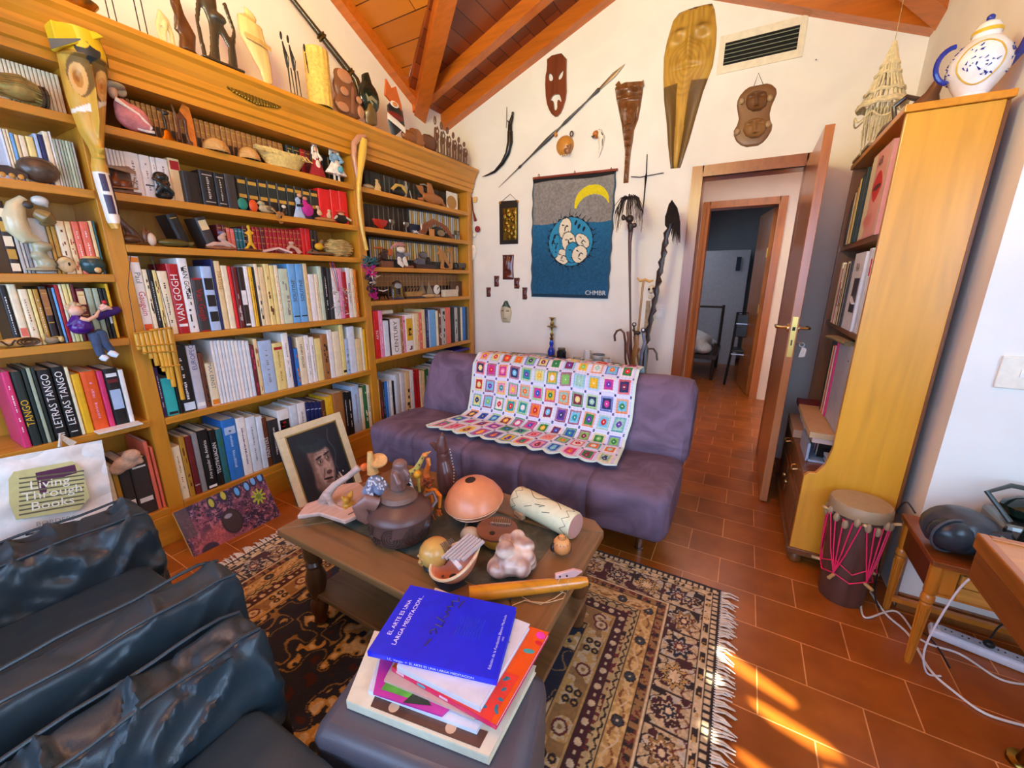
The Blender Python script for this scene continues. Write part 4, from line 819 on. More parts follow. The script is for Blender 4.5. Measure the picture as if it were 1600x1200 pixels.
# slit-eyed board mask with real cut-outs
m_ = [pxz(c8((625, 160), (745, 133), (742, 290), (745, 400), (715, 500), (680, 540), (645, 510), (618, 440), (612, 300), (626, 230)), 1),
      pxz(c8((636, 255), (664, 285), (660, 312), (640, 312), (632, 290)), 1), pxz(c8((728, 235), (722, 290), (700, 308), (692, 290), (700, 268)), 1),
      pxz(c8((642, 445), (648, 415), (665, 395), (700, 392), (708, 410), (716, 438), (712, 445), (697, 425), (688, 440), (690, 480), (680, 497), (668, 490), (664, 440), (655, 430)), 1)]
b0 = wp(870, 184); o = plate(m_, .018, (b0.x, YB-.002, b0.z), mt('7A3A1C', 'wood', .35, ax='z'), 'cutout_mask'); tag(o, 'flat reddish-brown wooden mask with cut-out eyes and horned mouth', 'mask')
o = plate(SUN_MASK, .008, (0, YN-.02, 1.3), DARKW, 'sun_mask_panel'); struct(o)  # added panel out of view, pierced only to shape the sun on the floor
# spear
a = wp(976, 100, .02); b_ = wp(779, 293, .02); pt = lambda t: a*(1-t)+b_*t
sp = thing('spear', 'long dark wooden spear hung diagonally across the wall', 'spear', b_); D = mt('3A2C20', 'wood', .45, ax='x')
ts = [0.165, .175, .2, .26, .34, .42, .45, .47, .5, .56, .62, .70, .78, .80, .82, .86, 1]; rs_ = [.006, .014, .01, .005, .009, .012, .006, .006, .013, .016, .012, .006, .005, .011, .004, .0035, .0015]
G().tube([pt(t)-b_ for t in ts], rs_, 8).out('shaft', D, sp)
d_ = (a-b_).normalized(); n_ = Vector((-d_.z, 0, d_.x)); g = G(); q = pt(.165)-b_; tip = a-b_; md = pt(.07)-b_
g.slab([q-n_*.008+Vector((0, -.003, 0)), md-n_*.016, tip, md+n_*.016, q+n_*.008], (0, .006, 0)); g.out('blade', mt('B9AE98', 'metal', .35), sp, smooth=False)
# horn carved with a figure
bz = wp(797, 240); hn = thing('carved_horn', 'black curved horn carved with a standing figure on the wall', 'horn', bz); HB = mt('17120F', 'plain', .25)
L_ = [wp(*q, .02)-bz for q in ((797, 205), (797, 222), (793, 240), (785, 255), (773, 268), (760, 274), (753, 276))]; G().tube(L_, [.024, .026, .022, .017, .011, .006, .001], 12).out('horn', HB, hn)
g = G(); f = [wp(*q, .025)-bz for q in ((797, 207), (797, 195), (800, 183), (801, 177))]; g.tube(f, [.022, .019, .014, .006], 8).ball(f[3], (.011, .011, .014)); g.tube([f[1], wp(793, 188, .03)-bz], .006, 6); g.out('figure', HB, hn, vox=.004); G().tube([wp(791, 200, .03)-bz, wp(792, 167, .03)-bz], .0025, 6).out('staff', HB, hn)
# very long carved face
LW = 'B98A32'
def lm(u, v):
    q = 2*u-1; C = np.ones(u.shape+(3,))*rgb('C79A3C'); n1 = vnoise(u*1.5, v, 14, 3); C = layer(C, np.clip((n1-.5)*1.6, 0, 1), 'A0742A')
    C = layer(C, ((v > .56) & (np.abs(q) > .30+(v-.56)*.1))*1., '6B4E20'); C = layer(C, (v < .05+.03*np.cos(q*6))*1., '6E4A1C'); C = layer(C, np.clip(np.exp(-((np.abs(q)-.45)/.25)**2-((v-.22)/.012)**2), 0, 1)*.8, '6E4A1C')
    for k in range(5): C = layer(C, .35*np.exp(-((np.hypot(q*.7, (v-.47)*3.2)-.12-k*.10)/.02)**2), '8A6424')
    return C[..., 0], C[..., 1], C[..., 2]
relief('long_mask', [(13, 1062, 1112), (25, 1052, 1116), (55, 1043, 1119), (80, 1038, 1118), (112, 1037, 1113), (150, 1038, 1098), (190, 1042, 1086), (225, 1044, 1076), (263, 1048, 1063)], .05,
       [(0, .30, .10, .18, .035), (-.5, .24, .22, .045, .018), (.5, .24, .22, .045, .018), (-.45, .31, .3, .05, -.022), (.45, .31, .3, .05, -.022), (0, .46, .5, .02, .012), (0, .49, .4, .008, -.01), (-.6, .8, .35, .22, -.03), (.6, .8, .35, .22, -.03)],
       None, 'very long pale wooden mask with closed eyes and tapering chin', 'mask', col=lm, nu=60, nv=160)
# dark horned mask with a carved handle
rows = [(131, 968, 985), (133, 961, 1006), (150, 963, 1004), (170, 967, 1001), (190, 971, 997), (205, 973, 991), (222, 975, 989), (238, 977, 986), (260, 976, 984), (286, 974, 982)]
o, bs = relief('horned_mask', rows, .04, [(0, .08, .25, .10, .012), (-.55, .17, .35, .018, .030), (.55, .17, .35, .018, .030), (-.55, .215, .28, .02, -.022), (.55, .215, .28, .02, -.022), (-.5, .26, .4, .012, .022), (.5, .26, .4, .012, .022), (0, .40, .35, .07, .045), (-.75, .45, .12, .1, -.02), (.75, .45, .12, .1, -.02), (0, .50, .7, .008, -.02), (-.3, .545, .18, .015, .02), (.3, .545, .18, .015, .02), (0, .575, .6, .008, -.015), (0, .61, .5, .02, .018), (0, .65, .6, .008, -.02), (0, .68, .6, .02, .012), (0, .72, .8, .008, -.02), (0, .77, .6, .02, .014), (0, .81, .8, .008, -.014), (0, .85, .6, .014, .012), (0, .88, .8, .008, -.014), (0, .92, .6, .014, .012)],
               mt('7A4A22', 'wood', .3, ax='z', coat=.6), 'glossy brown carved mask with pointed ears and narrow handle', 'mask', nv=200, nu=44)
g = G()
for L_ in (((961, 133), (967, 126), (974, 140)), ((1006, 133), (1005, 124), (996, 140))): P_ = [wp(*q, .03)-bs for q in L_]; g.slab([p for p in P_], (0, .02, 0))
g.out('ear', mt('7A4A22', 'wood', .3, ax='z', coat=.6), o, smooth=False)
# round clay face, toucan head
bz = wp(882, 249); t = thing('clay_mask', 'small round ochre clay face with one ring ear and bared teeth', 'mask', bz); ca = mt('C98A3A', 'plain', .3)
rc = wp(883, 228, .0)-bz; G().ball(rc, (.078, .05, .078), None, 20).out('face', ca, t); G().ball(wp(886, 236, .05)-bz, (.03, .025, .024), R3(30, 'Y')).ball(wp(890, 230, .055)-bz, (.016, .02, .03), R3(35, 'Y')).out('snout', mt('9A6A44', 'plain', .3), t, vox=.004)
g = G(); e = wp(893, 209, .03)-bz; g.tube([e+Vector((.013*math.cos(k), 0, .018*math.sin(k))) for k in np.linspace(0, 6.28, 12)], .005, 6); g.out('ear_ring', mt('5A4636', 'plain', .4), t); G().ball(wp(868, 210, .03)-bz, (.014, .014, .02)).out('ear', ca, t)
g = G()
for k in range(5): g.box(wp(878+k*3.2, 243-k*.4, .058-abs(k-2)*.006)-bz, (.007, .006, .01))
g.out('tooth', mt('EDE4D0', 'plain', .4), t, smooth=False); G().ball(wp(886, 228, .066)-bz, .006).out('eye', mt('1A1614', 'plain', .3), t)
bz = wp(934, 245); t = thing('toucan_head', 'small wall-mounted bird head with orange brow and white bib', 'bird head', bz)
G().ball(wp(932, 210, .02)-bz, (.030, .04, .028)).out('head', mt('B96A24', 'plain', .35), t); g = G(); g.tube([wp(*q, .02)-bz for q in ((936, 205), (940, 215), (939, 230), (935, 246))], [.024, .026, .016, .002], 10); g.out('bib', mt('EDE6D2', 'plain', .4), t)
G().tube([wp(*q, .035)-bz for q in ((936, 202), (941, 210), (941, 228))], [.004, .007, .002], 6).out('neck_stripe', mt('1A1612', 'plain', .4), t); G().tube([wp(928, 214, .05)-bz, wp(924, 213, .062)-bz], [.012, .004], 8).out('beak', mt('2A1A14', 'plain', .3), t)
# woven wall hanging
bz = wp(897, 466); wh = thing('wall_hanging', 'woven wall hanging with yellow moon over blue disc of masks', 'tapestry', bz)
A = [wp(834, 280), wp(964, 265), wp(951, 468), wp(832, 462)]; x0, x1 = A[0].x, (A[1].x+A[2].x)/2; zt, zb = (A[0].z+A[1].z)/2, (A[2].z+A[3].z)/2
cc = (wp(892, 378)); um = (cc.x-x0)/(x1-x0); vm = (zt-cc.z)/(zt-zb)
def tp(u, v): return x0+(x1-x0)*u-bz.x+.004*np.sin(v*40+u*3)*(np.abs(u-.5) > .48), -.012-.004*np.sin(u*5+v*3)-.001*vnoise(u, v, 60), zt-(zt-zb)*v-bz.z+.008*np.sin(u*6.5)*(1-v)
def tcq(u, v):
    asp = (zt-zb)/(x1-x0); C = np.ones(u.shape+(3,))*rgb('8B8884'); n1 = vnoise(u, v*asp, 60, 2); C = C*(.9+.2*n1[..., None])
    def L(m, h): nonlocal C; C = layer(C, np.asarray(m)*1., h)
    e = .37+.012*np.sin(u*9); L(v > e, '1E6088'); C = np.where((v > e)[..., None], C*(.92+.16*n1[..., None]+.10*np.sin(v*6)[..., None]), C)
    L(v < .035, '1A1A1C'); L(v > .97, '1B3A52'); L((np.abs(u-.5) > .485) & (v > .03), '3A5566')
    X = u; Y = v*asp
    # crescent
    r1 = np.hypot(X-.74, (Y-.32*1.0)/1.0); r2 = np.hypot(X-.755, (Y-.42)/1.0); L((r1 < .20) & (r2 > .20) & (Y < .36), 'E3D21C')
    p = X-um; q = Y-vm*asp; R_ = np.hypot(p, q); an = np.arctan2(q, p); L((R_ < .284+.008*np.sin(an*23)) , '14202C'); L(R_ < .27, '2F8FB8')
    cr = 'E9E0C4'; k = '17202A'
    def el(cx, cy, a, b_, rot): c_, s_ = math.cos(rot), math.sin(rot); return np.hypot(((p-cx)*c_+(q-cy)*s_)/a, (-(p-cx)*s_+(q-cy)*c_)/b_)
    for cx, cy, a, b_, rot, h in ((-.07, -.15, .075, .115, .2, cr), (-.02, 0, .085, .11, -.15, cr), (.15, -.01, .10, .062, .7, cr), (-.10, .17, .10, .085, .3, cr), (.03, .12, .085, .115, .0, '2F8FB8'), (.12, .14, .09, .1, .5, cr), (-.18, .05, .05, .13, .1, '2F8FB8')):
        d = el(cx, cy, a, b_, rot); L((d < 1.06) & (R_ < .27), k); L((d < .97) & (R_ < .265), h)
        ex = .35*a
        for s1 in (-1, 1): dd = el(cx+s1*ex*math.cos(rot), cy-.25*b_+s1*ex*math.sin(rot), a*.24, b_*.07, rot); L((dd < 1) & (R_ < .26), k)
        L((np.abs(el(cx, cy+.05*b_, .008, b_*.28, rot)) < 1) & (R_ < .26), k); L((el(cx, cy+.5*b_, a*.3, b_*.05, rot) < 1) & (R_ < .26), k)
    for cx, cy in ((.1, -.17), (.16, -.14), (.06, -.21), (-.2, -.06), (-.22, .0)): L((el(cx, cy, .014, .03, .4) < 1), k)
    C = C*(.93+.12*vnoise(u, v*asp, 150, 5)[..., None]); return C[..., 0], C[..., 1], C[..., 2]
paint('woven_cloth', 150, 230, tp, tcq, wh, .95, sol=.005, fuzz=400)
G().tube([wp(833, 279, .02)-bz, wp(965, 265, .02)-bz], .010, 10).out('rod', mt('8A3A22', 'wood', .4, ax='x'), wh)
for q in ((842, 275), (898, 270), (955, 265)): g = G(); c = wp(*q, .02)-bz; g.tube([c+Vector((0, .014*math.cos(k), .014*math.sin(k))) for k in np.linspace(0, 6.28, 10)], .0025, 6); g.out('ring', mt('7A2E1C', 'plain', .5), wh)
g = G(); letter(g, 'CHMBR', wp(930, 458, .0235)-bz, (1, 0, 0), (0, 0, 1), .055); g.out('woven_lettering', mt('E6E6DA', 'cloth', .9), wh, smooth=False)
g = G(); random.seed(4)
for k in range(26): an = k/26*6.28+random.uniform(-.1, .1); r_ = .29*(x1-x0); c = Vector((cc.x+r_*math.cos(an)-bz.x, -.018, cc.z+r_*math.sin(an)-bz.z)); dr = Vector((math.cos(an), -.1, math.sin(an))); g.tube([c, c+dr*random.uniform(.015, .05)+Vector((.01, 0, .004))], [.004, .001], 5)
g.out('tuft', mt('18202A', 'cloth', .9), wh)
# iron crucifix
bz = wp(1004, 336); t = thing('iron_cross', 'thin wrought-iron cross hung beside the door frame', 'cross', bz); IR = mt('2A241E', 'metal', .5)
G().tube([wp(*q, .01)-bz for q in ((1011, 241), (1010, 270), (1009, 278), (1008, 290), (1004, 336))], [.003, .004, .009, .005, .003], 8).out('upright', IR, t); G().tube([wp(*q, .016)-bz for q in ((986, 276), (1000, 277), (1009, 275), (1020, 273), (1037, 270))], .003, 6).out('crossbar', IR, t)
# bronze plaque on a cord
bz = wp(797, 382); t = thing('bronze_plaque', 'small dark plaque with golden dancers hanging from a cord', 'plaque', bz)
P_ = [wp(*q)-bz for q in ((781, 315), (810, 313), (810, 381), (782, 382))]; G().slab([p+Vector((0, -.002, 0)) for p in P_], (0, -.012, 0)).out('board', mt('1E1712', 'plain', .4), t, smooth=False, bev=.002)
relief('bronze_panel', [(325, 785, 806), (375, 785.5, 806)], .002, [(random.uniform(-.8, .8), random.uniform(.05, .95), .14, .04, .012) for _ in range(26)], mt('8E7430', 'metal', .4), parent=t, y=YB-.0145, pw=.1)[0].location = wp(796, 375, .0145)-bz
G().tube([wp(784, 315, .01)-bz, wp(797, 303, .01)-bz, wp(808, 314, .01)-bz], .0018, 6).out('cord', mt('6A4A28', 'cloth', .9), t)
for q in ((781, 317), (809, 315)): G().ball(wp(*q, .014)-bz, (.012, .006, .012)).out('corner_knob', mt('B9883A', 'metal', .35), t)
# little red-brown tikis
TK = mt('5E241A', 'wood', .3, ax='z', coat=.6); face = [(-.4, .25, .25, .08, -.012), (.4, .25, .25, .08, -.012), (0, .4, .2, .12, .016), (0, .62, .5, .04, -.012), (0, .72, .5, .04, .01), (0, .1, .8, .03, -.008)]
for (y0_, y1_, a, b_), lab in (((398, 437, 785, 803), 'largest red-brown tiki plaque, above the four small ones'), ((431, 448, 772, 780), 'small tiki plaque below and beside the largest, bookcase side'), ((434, 451, 803, 812), 'small tiki plaque below the largest, tapestry side'), ((449, 464, 760, 767), 'small rounded tiki plaque, lowest on the bookcase side'), ((449, 468, 816, 824), 'small tiki plaque, lowest on the tapestry side')):
    relief('tiki_plaque', [(y0_, a, b_), (y0_+3, a+.5, b_), ((y0_+y1_)/2, a+.5, b_-1), (y1_-3, a+.5, b_), (y1_, a+.5, b_-1)], .02, face, TK, lab, 'wall figure', 'small red-brown tiki plaques', nu=24, nv=44)
def bud(u, v): C = np.ones(u.shape+(3,))*rgb('C8BC98'); C = layer(C, ((v < .42-.25*(1-(2*u-1)**2)*0) & (v < .34+.12*(2*u-1)**2))*1., '3E4E40'); C = layer(C, ((v > .55) & (v < .58) & (np.abs(2*u-1) > .2) & (np.abs(2*u-1) < .7))*1., '4A3A2A'); C = layer(C, ((v > .84) & (v < .87) & (np.abs(2*u-1) < .35))*1., '6A4A36'); return C[..., 0], C[..., 1], C[..., 2]
relief('buddha_face', [(470, 789, 793), (475, 787, 795), (480, 784, 798), (487, 782, 800), (495, 783, 799), (504, 785, 797)], .03, [(0, .66, .16, .14, .014), (0, .8, .3, .04, .006), (-.5, .55, .3, .05, -.006), (.5, .55, .3, .05, -.006)], None, 'small stone buddha face with dark green hair below the tikis', 'wall figure', col=bud, nu=30, nv=50)
# two-faced pottery plaque
MB_ = mt('7E5632', 'plain', .4)
rows = [(133, 1172, 1198), (137, 1164, 1206), (144, 1157, 1212), (152, 1153, 1213), (160, 1152, 1210), (170, 1153, 1205), (182, 1155, 1202), (192, 1152, 1203), (200, 1147, 1206), (208, 1147, 1205), (218, 1151, 1199), (225, 1158, 1192), (229, 1167, 1184)]
o, bs = relief('pottery_plaque', rows, .016, [(-.95, .3, .1, .05, .01)], MB_, 'brown pottery plaque with two faces, one above the other, hung by string', 'plaque', nu=40, nv=70, pw=.25)
for (y0_, y1_, a, b_, m_) in ((143, 174, 1165, 1200, '6E4828'), (186, 216, 1161, 1198, '8E6438')):
    w_ = b_-a; q, b2 = relief('face', [(y0_, a+w_*.3, b_-w_*.3), (y0_+4, a+w_*.08, b_-w_*.08), ((y0_+y1_)/2, a, b_), (y1_-6, a+w_*.1, b_-w_*.1), (y1_, a+w_*.34, b_-w_*.34)], .035, [(0, .5, .14, .2, .02), (-.42, .36, .25, .05, -.01), (.42, .36, .25, .05, -.01), (-.42, .26, .3, .04, .01), (.42, .26, .3, .04, .01), (0, .76, .3, .045, .012), (0, .77, .3, .012, -.012)], mt(m_, 'plain', .35), parent=o, y=YB-.014, nu=30, nv=44); q.location = b2-bs
for q in ((1159, 158), (1203, 153), (1152, 206), (1200, 194)): g = G(); g.ball(wp(*q, .022)-bs, (.018, .014, .02)); g.out('ear_spool', mt('A98A60', 'plain', .4), o)
G().tube([wp(1178, 134, .012)-bs, wp(1185, 114, .006)-bs, wp(1193, 133, .012)-bs], .0018, 6).out('string', mt('8A6A3A', 'cloth', .9), o)
# light switch, nail, thermostat on the walls
t = thing('light_switch', 'white light switch on the wall beside the canes', 'switch', wp(1031, 490)); G().bx(-.04, .04, -.008, 0, -.04, .04).out('plate', mt('EDEBE2', 'plain', .4), t, smooth=False, bev=.002); G().bx(-.022, .022, -.013, -.007, -.025, .025).out('rocker', mt('F4F2EC', 'plain', .4), t, smooth=False)
o = G().tube([wp(1275, 93, .03)-wp(1275, 93), (0, 0, 0)], .003, 6).out('nail', mt('3A2E22', 'metal', .5), loc=wp(1275, 93)); tag(o, 'bare nail in the wall above the open door', 'nail')
q = ony(1558, 580, YJ); t = thing('wall_socket', 'large white switch plate on the jog wall beside the cabinet', 'switch', q); G().bx(-.0, .16, -.01, 0, -.055, .055).out('plate', mt('EFE6D0', 'plain', .4), t, smooth=False, bev=.003); G().bx(.05, .15, -.013, -.009, -.014, .014).out('rocker', mt('F6F0E2', 'plain', .4), t, smooth=False)
# things hanging on the end of the bookcase
q = ony(739, 394, 3.44); o, _ = relief('white_mask', [(382, 733, 742), (386, 731, 744), (394, 731, 745), (402, 732, 743), (407, 735, 741)], .03, [(0, .5, .18, .16, .014), (-.4, .38, .25, .07, -.008), (.4, .38, .25, .07, -.008), (0, .75, .3, .04, .006)], mt('EDE4D2', 'plain', .5), 'small white face mask hanging at the far end of the bookcase', 'mask', y=3.455, nu=24, nv=36)
t = thing('garlic_string', 'red net bag and white bulbs on a cord at the bookcase end', 'hanging', ony(741, 372, 3.44)); bs = t.location.copy(); hp = lambda a, b_: ony(a, b_, 3.435)-bs
for q, r_ in (((735, 352), .013), ((733, 361), .026), ((741, 367), .022)): G().ball(hp(*q), (r_, r_*.5, r_)).out('bulb', mt('EDE6D6', 'plain', .5), t)
g = G(); g.tube([hp(737, 308), hp(739, 330), hp(743, 345)], [.003, .006, .015], 8); g.out('cord', mt('7A2A24', 'cloth', .8), t); G().ball(hp(746, 358), (.032, .012, .030)).out('net_bag', mt('8A2A2E', 'stone', .8), t); G().box(hp(742, 312), (.045, .003, .05)).out('price_tag', mt('E3BE78', 'plain', .7), t, smooth=False)
# ================================================================ canes and fly whisks in a stand behind the sofa
sb_ = onz(985, 600, .35); sb_ = Vector((-.575, 3.20, 0)); cs = thing('umbrella_stand', 'brown ceramic tube behind the sofa holding walking canes', 'cane stand', sb_)
G().lathe([(.12, 0), (.13, .02), (.13, .3), (.14, .5), (.137, .51), (.13, .505), (.12, .3), (.115, .02)], n=24).out('tube', mt('7A3E2C', 'plain', .35), cs)
CN = [0]
def cane(name, label, L, y, r, mat, grp='walking canes in the stand', n=8, parts=()):
    CN[0] += 1; y += (CN[0]*5 % 7-3)*.022; P_ = [ony(a, b_, y) for a, b_ in L]; P_.append(Vector((sb_.x+.07*math.cos(CN[0]*2.1), sb_.y+.07*math.sin(CN[0]*2.1), .03))); base = P_[-1]
    t = thing(name, label, 'cane', base, 0, grp); G().tube([p-base for p in P_], r, n).out('shaft', mat, t); return t, base
W1 = mt('5E3420', 'wood', .35, ax='z'); W2 = mt('A87A3A', 'wood', .3, ax='z'); W3 = mt('2E1E18', 'wood', .4, ax='z')
t, b_ = cane('fly_whisk', 'tall dark staff topped by a carved head with black horsehair', ((986, 350), (984, 380), (984, 430), (985, 500), (986, 545)), 3.2, [.022, .013, .009, .008, .010, .008], W1)
P_ = lambda x, y_, y=3.2: ony(x, y_, y)-b_
G().ball(P_(984, 342), (.030, .028, .03)).ball(P_(974, 340), (.016, .014, .024)).ball(P_(992, 352), (.014, .014, .02)).tube([P_(985, 350), P_(985, 362)], [.026, .014], 8).out('carved_head', mt('33221C', 'plain', .4), t, vox=.006)
g = G(); random.seed(21)
for k in range(70):
    an = random.uniform(-1.5, 1.5); l = random.uniform(.10, .26); c = P_(985, 312); q = Vector((math.sin(an)*.06, random.uniform(-.05, .05), .03*math.cos(an))); g.tube([P_(985, 335), c+Vector((0, 0, .01)), c+q, c+q*1.6+Vector((0, 0, -l*.5)), c+q*1.75+Vector((random.uniform(-.01, .01), 0, -l))], [.004, .003, .0025, .002, .0008], 4, False)
g.out('horsehair', mt('2A1E1A', 'plain', .7), t)
t, b_ = cane('hair_staff', 'leaning staff of twisted dark wood with a long hair plume', [(np.interp(k/26, [0, .12, .26, .41, .6, .78, 1], [1047, 1040, 1036, 1030, 1024, 1016, 1008])+1.1*math.sin(k*2.2), 350+195*k/26) for k in range(27)], 3.2, [(.015 if k % 2 else .024) for k in range(28)], W3)
g = G()
for k in range(110): u = random.uniform(-1, 1); w2 = random.random(); g.tube([P_(1043+u*3, 356+u*4), P_(1046+u*6, 335+w2*6), P_(1050+u*6+w2*3, 312+abs(u)*9+w2*6), P_(1055+u*4+w2*4, 326+w2*22), P_(1054+u*7+w2*3, 345+w2*38)], [.005, .005, .004, .003, .0008], 4, False)
g.out('hair_plume', mt('241A16', 'plain', .7), t)
t, b_ = cane('walking_cane', 'gilt cane with wavy crook handle above the others', ((1006, 438), (1004, 450), (1001, 480), (997, 520), (995, 550)), 3.2, [.009, .008, .008, .008, .009, .008], W2); G().tube([P_(996, 434), P_(1000, 439), P_(1008, 437), P_(1015, 440), P_(1021, 438)], [.006, .011, .011, .010, .006], 8).out('handle', mt('C9A05A', 'wood', .3, ax='x'), t)
t, b_ = cane('walking_cane', 'pale cane with a carved skull head', ((1013, 470), (1011, 500), (1008, 530), (1005, 560)), 3.22, [.016, .018, .016, .012, .01], mt('B9A684', 'stone', .5))
G().ball(P_(1018, 452, 3.22), (.028, .025, .034)).ball(P_(1016, 464, 3.22), (.018, .02, .016)).out('skull', mt('D8C8A4', 'plain', .5), t, vox=.005); g = G(); g.ball(P_(1014, 452, 3.196), .009).ball(P_(1021, 451, 3.196), .009).ball(P_(1017, 458, 3.196), .004); g.out('eye_socket', mt('1A1410', 'plain', .8), t)
for lab, hk, y, m_, rr in (('reddish crook-handled cane on the tapestry side of the stand', ((961, 533), (960, 524), (964, 517), (970, 515), (975, 520), (977, 535), (977, 560)), 3.2, W1, .009), ('thick knotted brown cane standing upright in the stand', ((982, 518), (983, 530), (981, 545), (984, 560)), 3.16, mt('7A4A36', 'wood', .4, ax='z'), .016),
    ('dark cane with carved animal head and golden flecks', ((993, 525), (994, 538), (991, 552), (990, 565)), 3.15, mt('8A5A28', 'wood', .3, ax='z', g=3), .018), ('plain crook-handled cane bending towards the door', ((1027, 563), (1026, 552), (1021, 545), (1013, 545), (1007, 552), (1003, 568)), 3.18, mt('4A3A2C', 'wood', .35, ax='z'), .008),
    ('light brown curved cane in front of the others', ((1000, 545), (994, 552), (989, 562), (987, 575)), 3.12, mt('A0704A', 'wood', .35, ax='z'), .012), ('silver-topped blue-grey cane beside the skull cane', ((1005, 520), (1007, 535), (1003, 550), (1001, 565)), 3.2, mt('6E7686', 'stone', .3), .013),
    ('short dark cane with small round knob', ((990, 508), (991, 515), (993, 540), (992, 560)), 3.24, W3, .007)):
    t, b_ = cane('walking_cane', lab, hk, y, rr, m_)
    if 'knob' in lab: g = G(); c = P_(991, 507, 3.24); g.tube([c+Vector((.014*math.cos(k), 0, .014*math.sin(k))) for k in np.linspace(0, 6.28, 12)], .004, 6); g.out('ring_handle', mt('2A2220', 'metal', .4), t)
    if 'animal' in lab: G().ball(P_(996, 520, 3.15), (.026, .02, .017)).ball(P_(990, 516, 3.15), .012).out('carved_head', W3, t, vox=.004)
    if 'silver' in lab: G().ball(P_(1005, 516, 3.2), (.02, .018, .022)).out('pommel', mt('B9C0CC', 'metal', .3), t)
# ================================================================ console with candlestick and coffee set behind the sofa
co = thing('console_table', 'low console behind the sofa with coffee set and candlestick', 'table', (-1.45, 3.2, 0)); G().bx(-.5, .58, -.17, .19, .60, .62).out('table_top', mt('4A2A1E', 'wood', .4, ax='x'), co, smooth=False)
for x in (-.46, .54):
    for y in (-.14, .16): G().bx(x-.015, x+.015, y-.015, y+.015, 0, .60).out('leg', mt('4A2A1E', 'wood', .4, ax='z'), co, smooth=False)
q = onz(861, 556, .62); H = prj((q.x, q.y, .62))
t = thing('candlestick', 'brass candlestick on a tall blue glass stem', 'candlestick', q); hz = ony(865, 493, q.y).z-.62
G().lathe([(.045, 0), (.045, .006), (.03, .012)], n=20).out('foot', mt('8A7444', 'metal', .35), t); G().lathe([(.03, .012), (.034, .04), (.028, .06), (.014, .09), (.02, .12), (.012, .15)], n=20).out('glass_stem', mt('1F3FC0', 'plain', .08), t)
G().lathe([(.014, .15), (.02, .165), (.008, .18), (.018, .20), (.008, .22), (.012, .26), (.045, .272), (.045, .276), (.014, .285), (.018, .30), (.010, .32), (.016, .345), (.03, .352), (.03, .357), (.012, .358)], n=20).out('brass_stem', mt('9A8248', 'metal', .3), t)
t = thing('glass_jar', 'dark glass jar with lid beside the blue candlestick', 'jar', onz(877, 561, .62)); G().lathe([(.035, 0), (.042, .01), (.042, .07), (.03, .085)]).out('body', mt('20242C', 'plain', .1), t); G().lathe([(.032, .085), (.033, .1), (.0, .102)]).out('lid', mt('8A7A5A', 'metal', .4), t)
q = onz(920, 571, .62); t = thing('serving_tray', 'round silver tray with handles under the white coffee cups', 'tray', q); TR = mt('9AA0A8', 'metal', .25); g = G(); g.lathe([(.0, .004), (.17, .004), (.2, .016), (.205, .014), (.172, .0), (0, 0)], n=36); g.out('dish', TR, t)
q2 = onz(856, 562, .62); o = G().lathe([(.0, .003), (.10, .003), (.125, .012), (.128, .010), (.1, 0), (0, 0)], n=32).out('silver_plate', mt('A8ACB2', 'metal', .25), loc=onz(848, 558, .62)+Vector((0, .03, 0))); o.location = Vector((-1.62, 3.3, .62)); tag(o, 'small round silver plate near the candlestick foot', 'plate')
WC = mt('E6E6E4', 'plain', .2); GB_ = mt('2A2A2E', 'plain', .3)
def cup(px, py, lab):
    t = thing('coffee_cup', lab, 'cup', onz(px, py, .626)+Vector((0, 0, 0)), 0, 'coffee cups on the silver tray'); G().lathe([(.05, .0), (.055, .004), (.056, .006), (.02, .004), (0, .004)]).out('saucer', GB_, t); G().lathe([(.015, .006), (.02, .008), (.028, .03), (.031, .052), (.029, .052), (.018, .012), (0, .01)]).out('cup_body', WC, t)
    g = G(); g.tube([(.028+.014*math.sin(k), 0, .03+.014*math.cos(k)) for k in np.linspace(0, 3.14, 8)], .003, 6); g.out('cup_handle', WC, t); G().lathe([(.031, .044), (.0318, .05)]).out('gilt_band', mt('B9983A', 'metal', .3), t)
cup(901, 567, 'white coffee cup nearest the dark jar on the tray'); cup(918, 572, 'white coffee cup in front of the creamer on the tray'); cup(935, 575, 'white coffee cup between two others at the tray front'); cup(947, 568, 'white coffee cup at the door-side rim of the tray')
t = thing('creamer', 'taller white creamer jug standing among the cups', 'jug', onz(917, 562, .626)); G().lathe([(.025, 0), (.033, .03), (.026, .07), (.03, .085), (.027, .085), (.0, .01)]).out('jug_body', WC, t); g = G(); g.tube([(-.028-.018*math.sin(k), 0, .045+.022*math.cos(k)) for k in np.linspace(0, 3.14, 8)], .004, 6); g.out('jug_handle', WC, t)
t = thing('sugar_bowl', 'wide white sugar bowl with dark rim among the cups', 'bowl', onz(935, 562, .626)); G().lathe([(.03, 0), (.05, .03), (.052, .05), (.049, .05), (.03, .01), (0, .008)]).out('bowl_body', WC, t); G().lathe([(.0525, .045), (.053, .051), (.05, .051)]).out('rim', GB_, t)
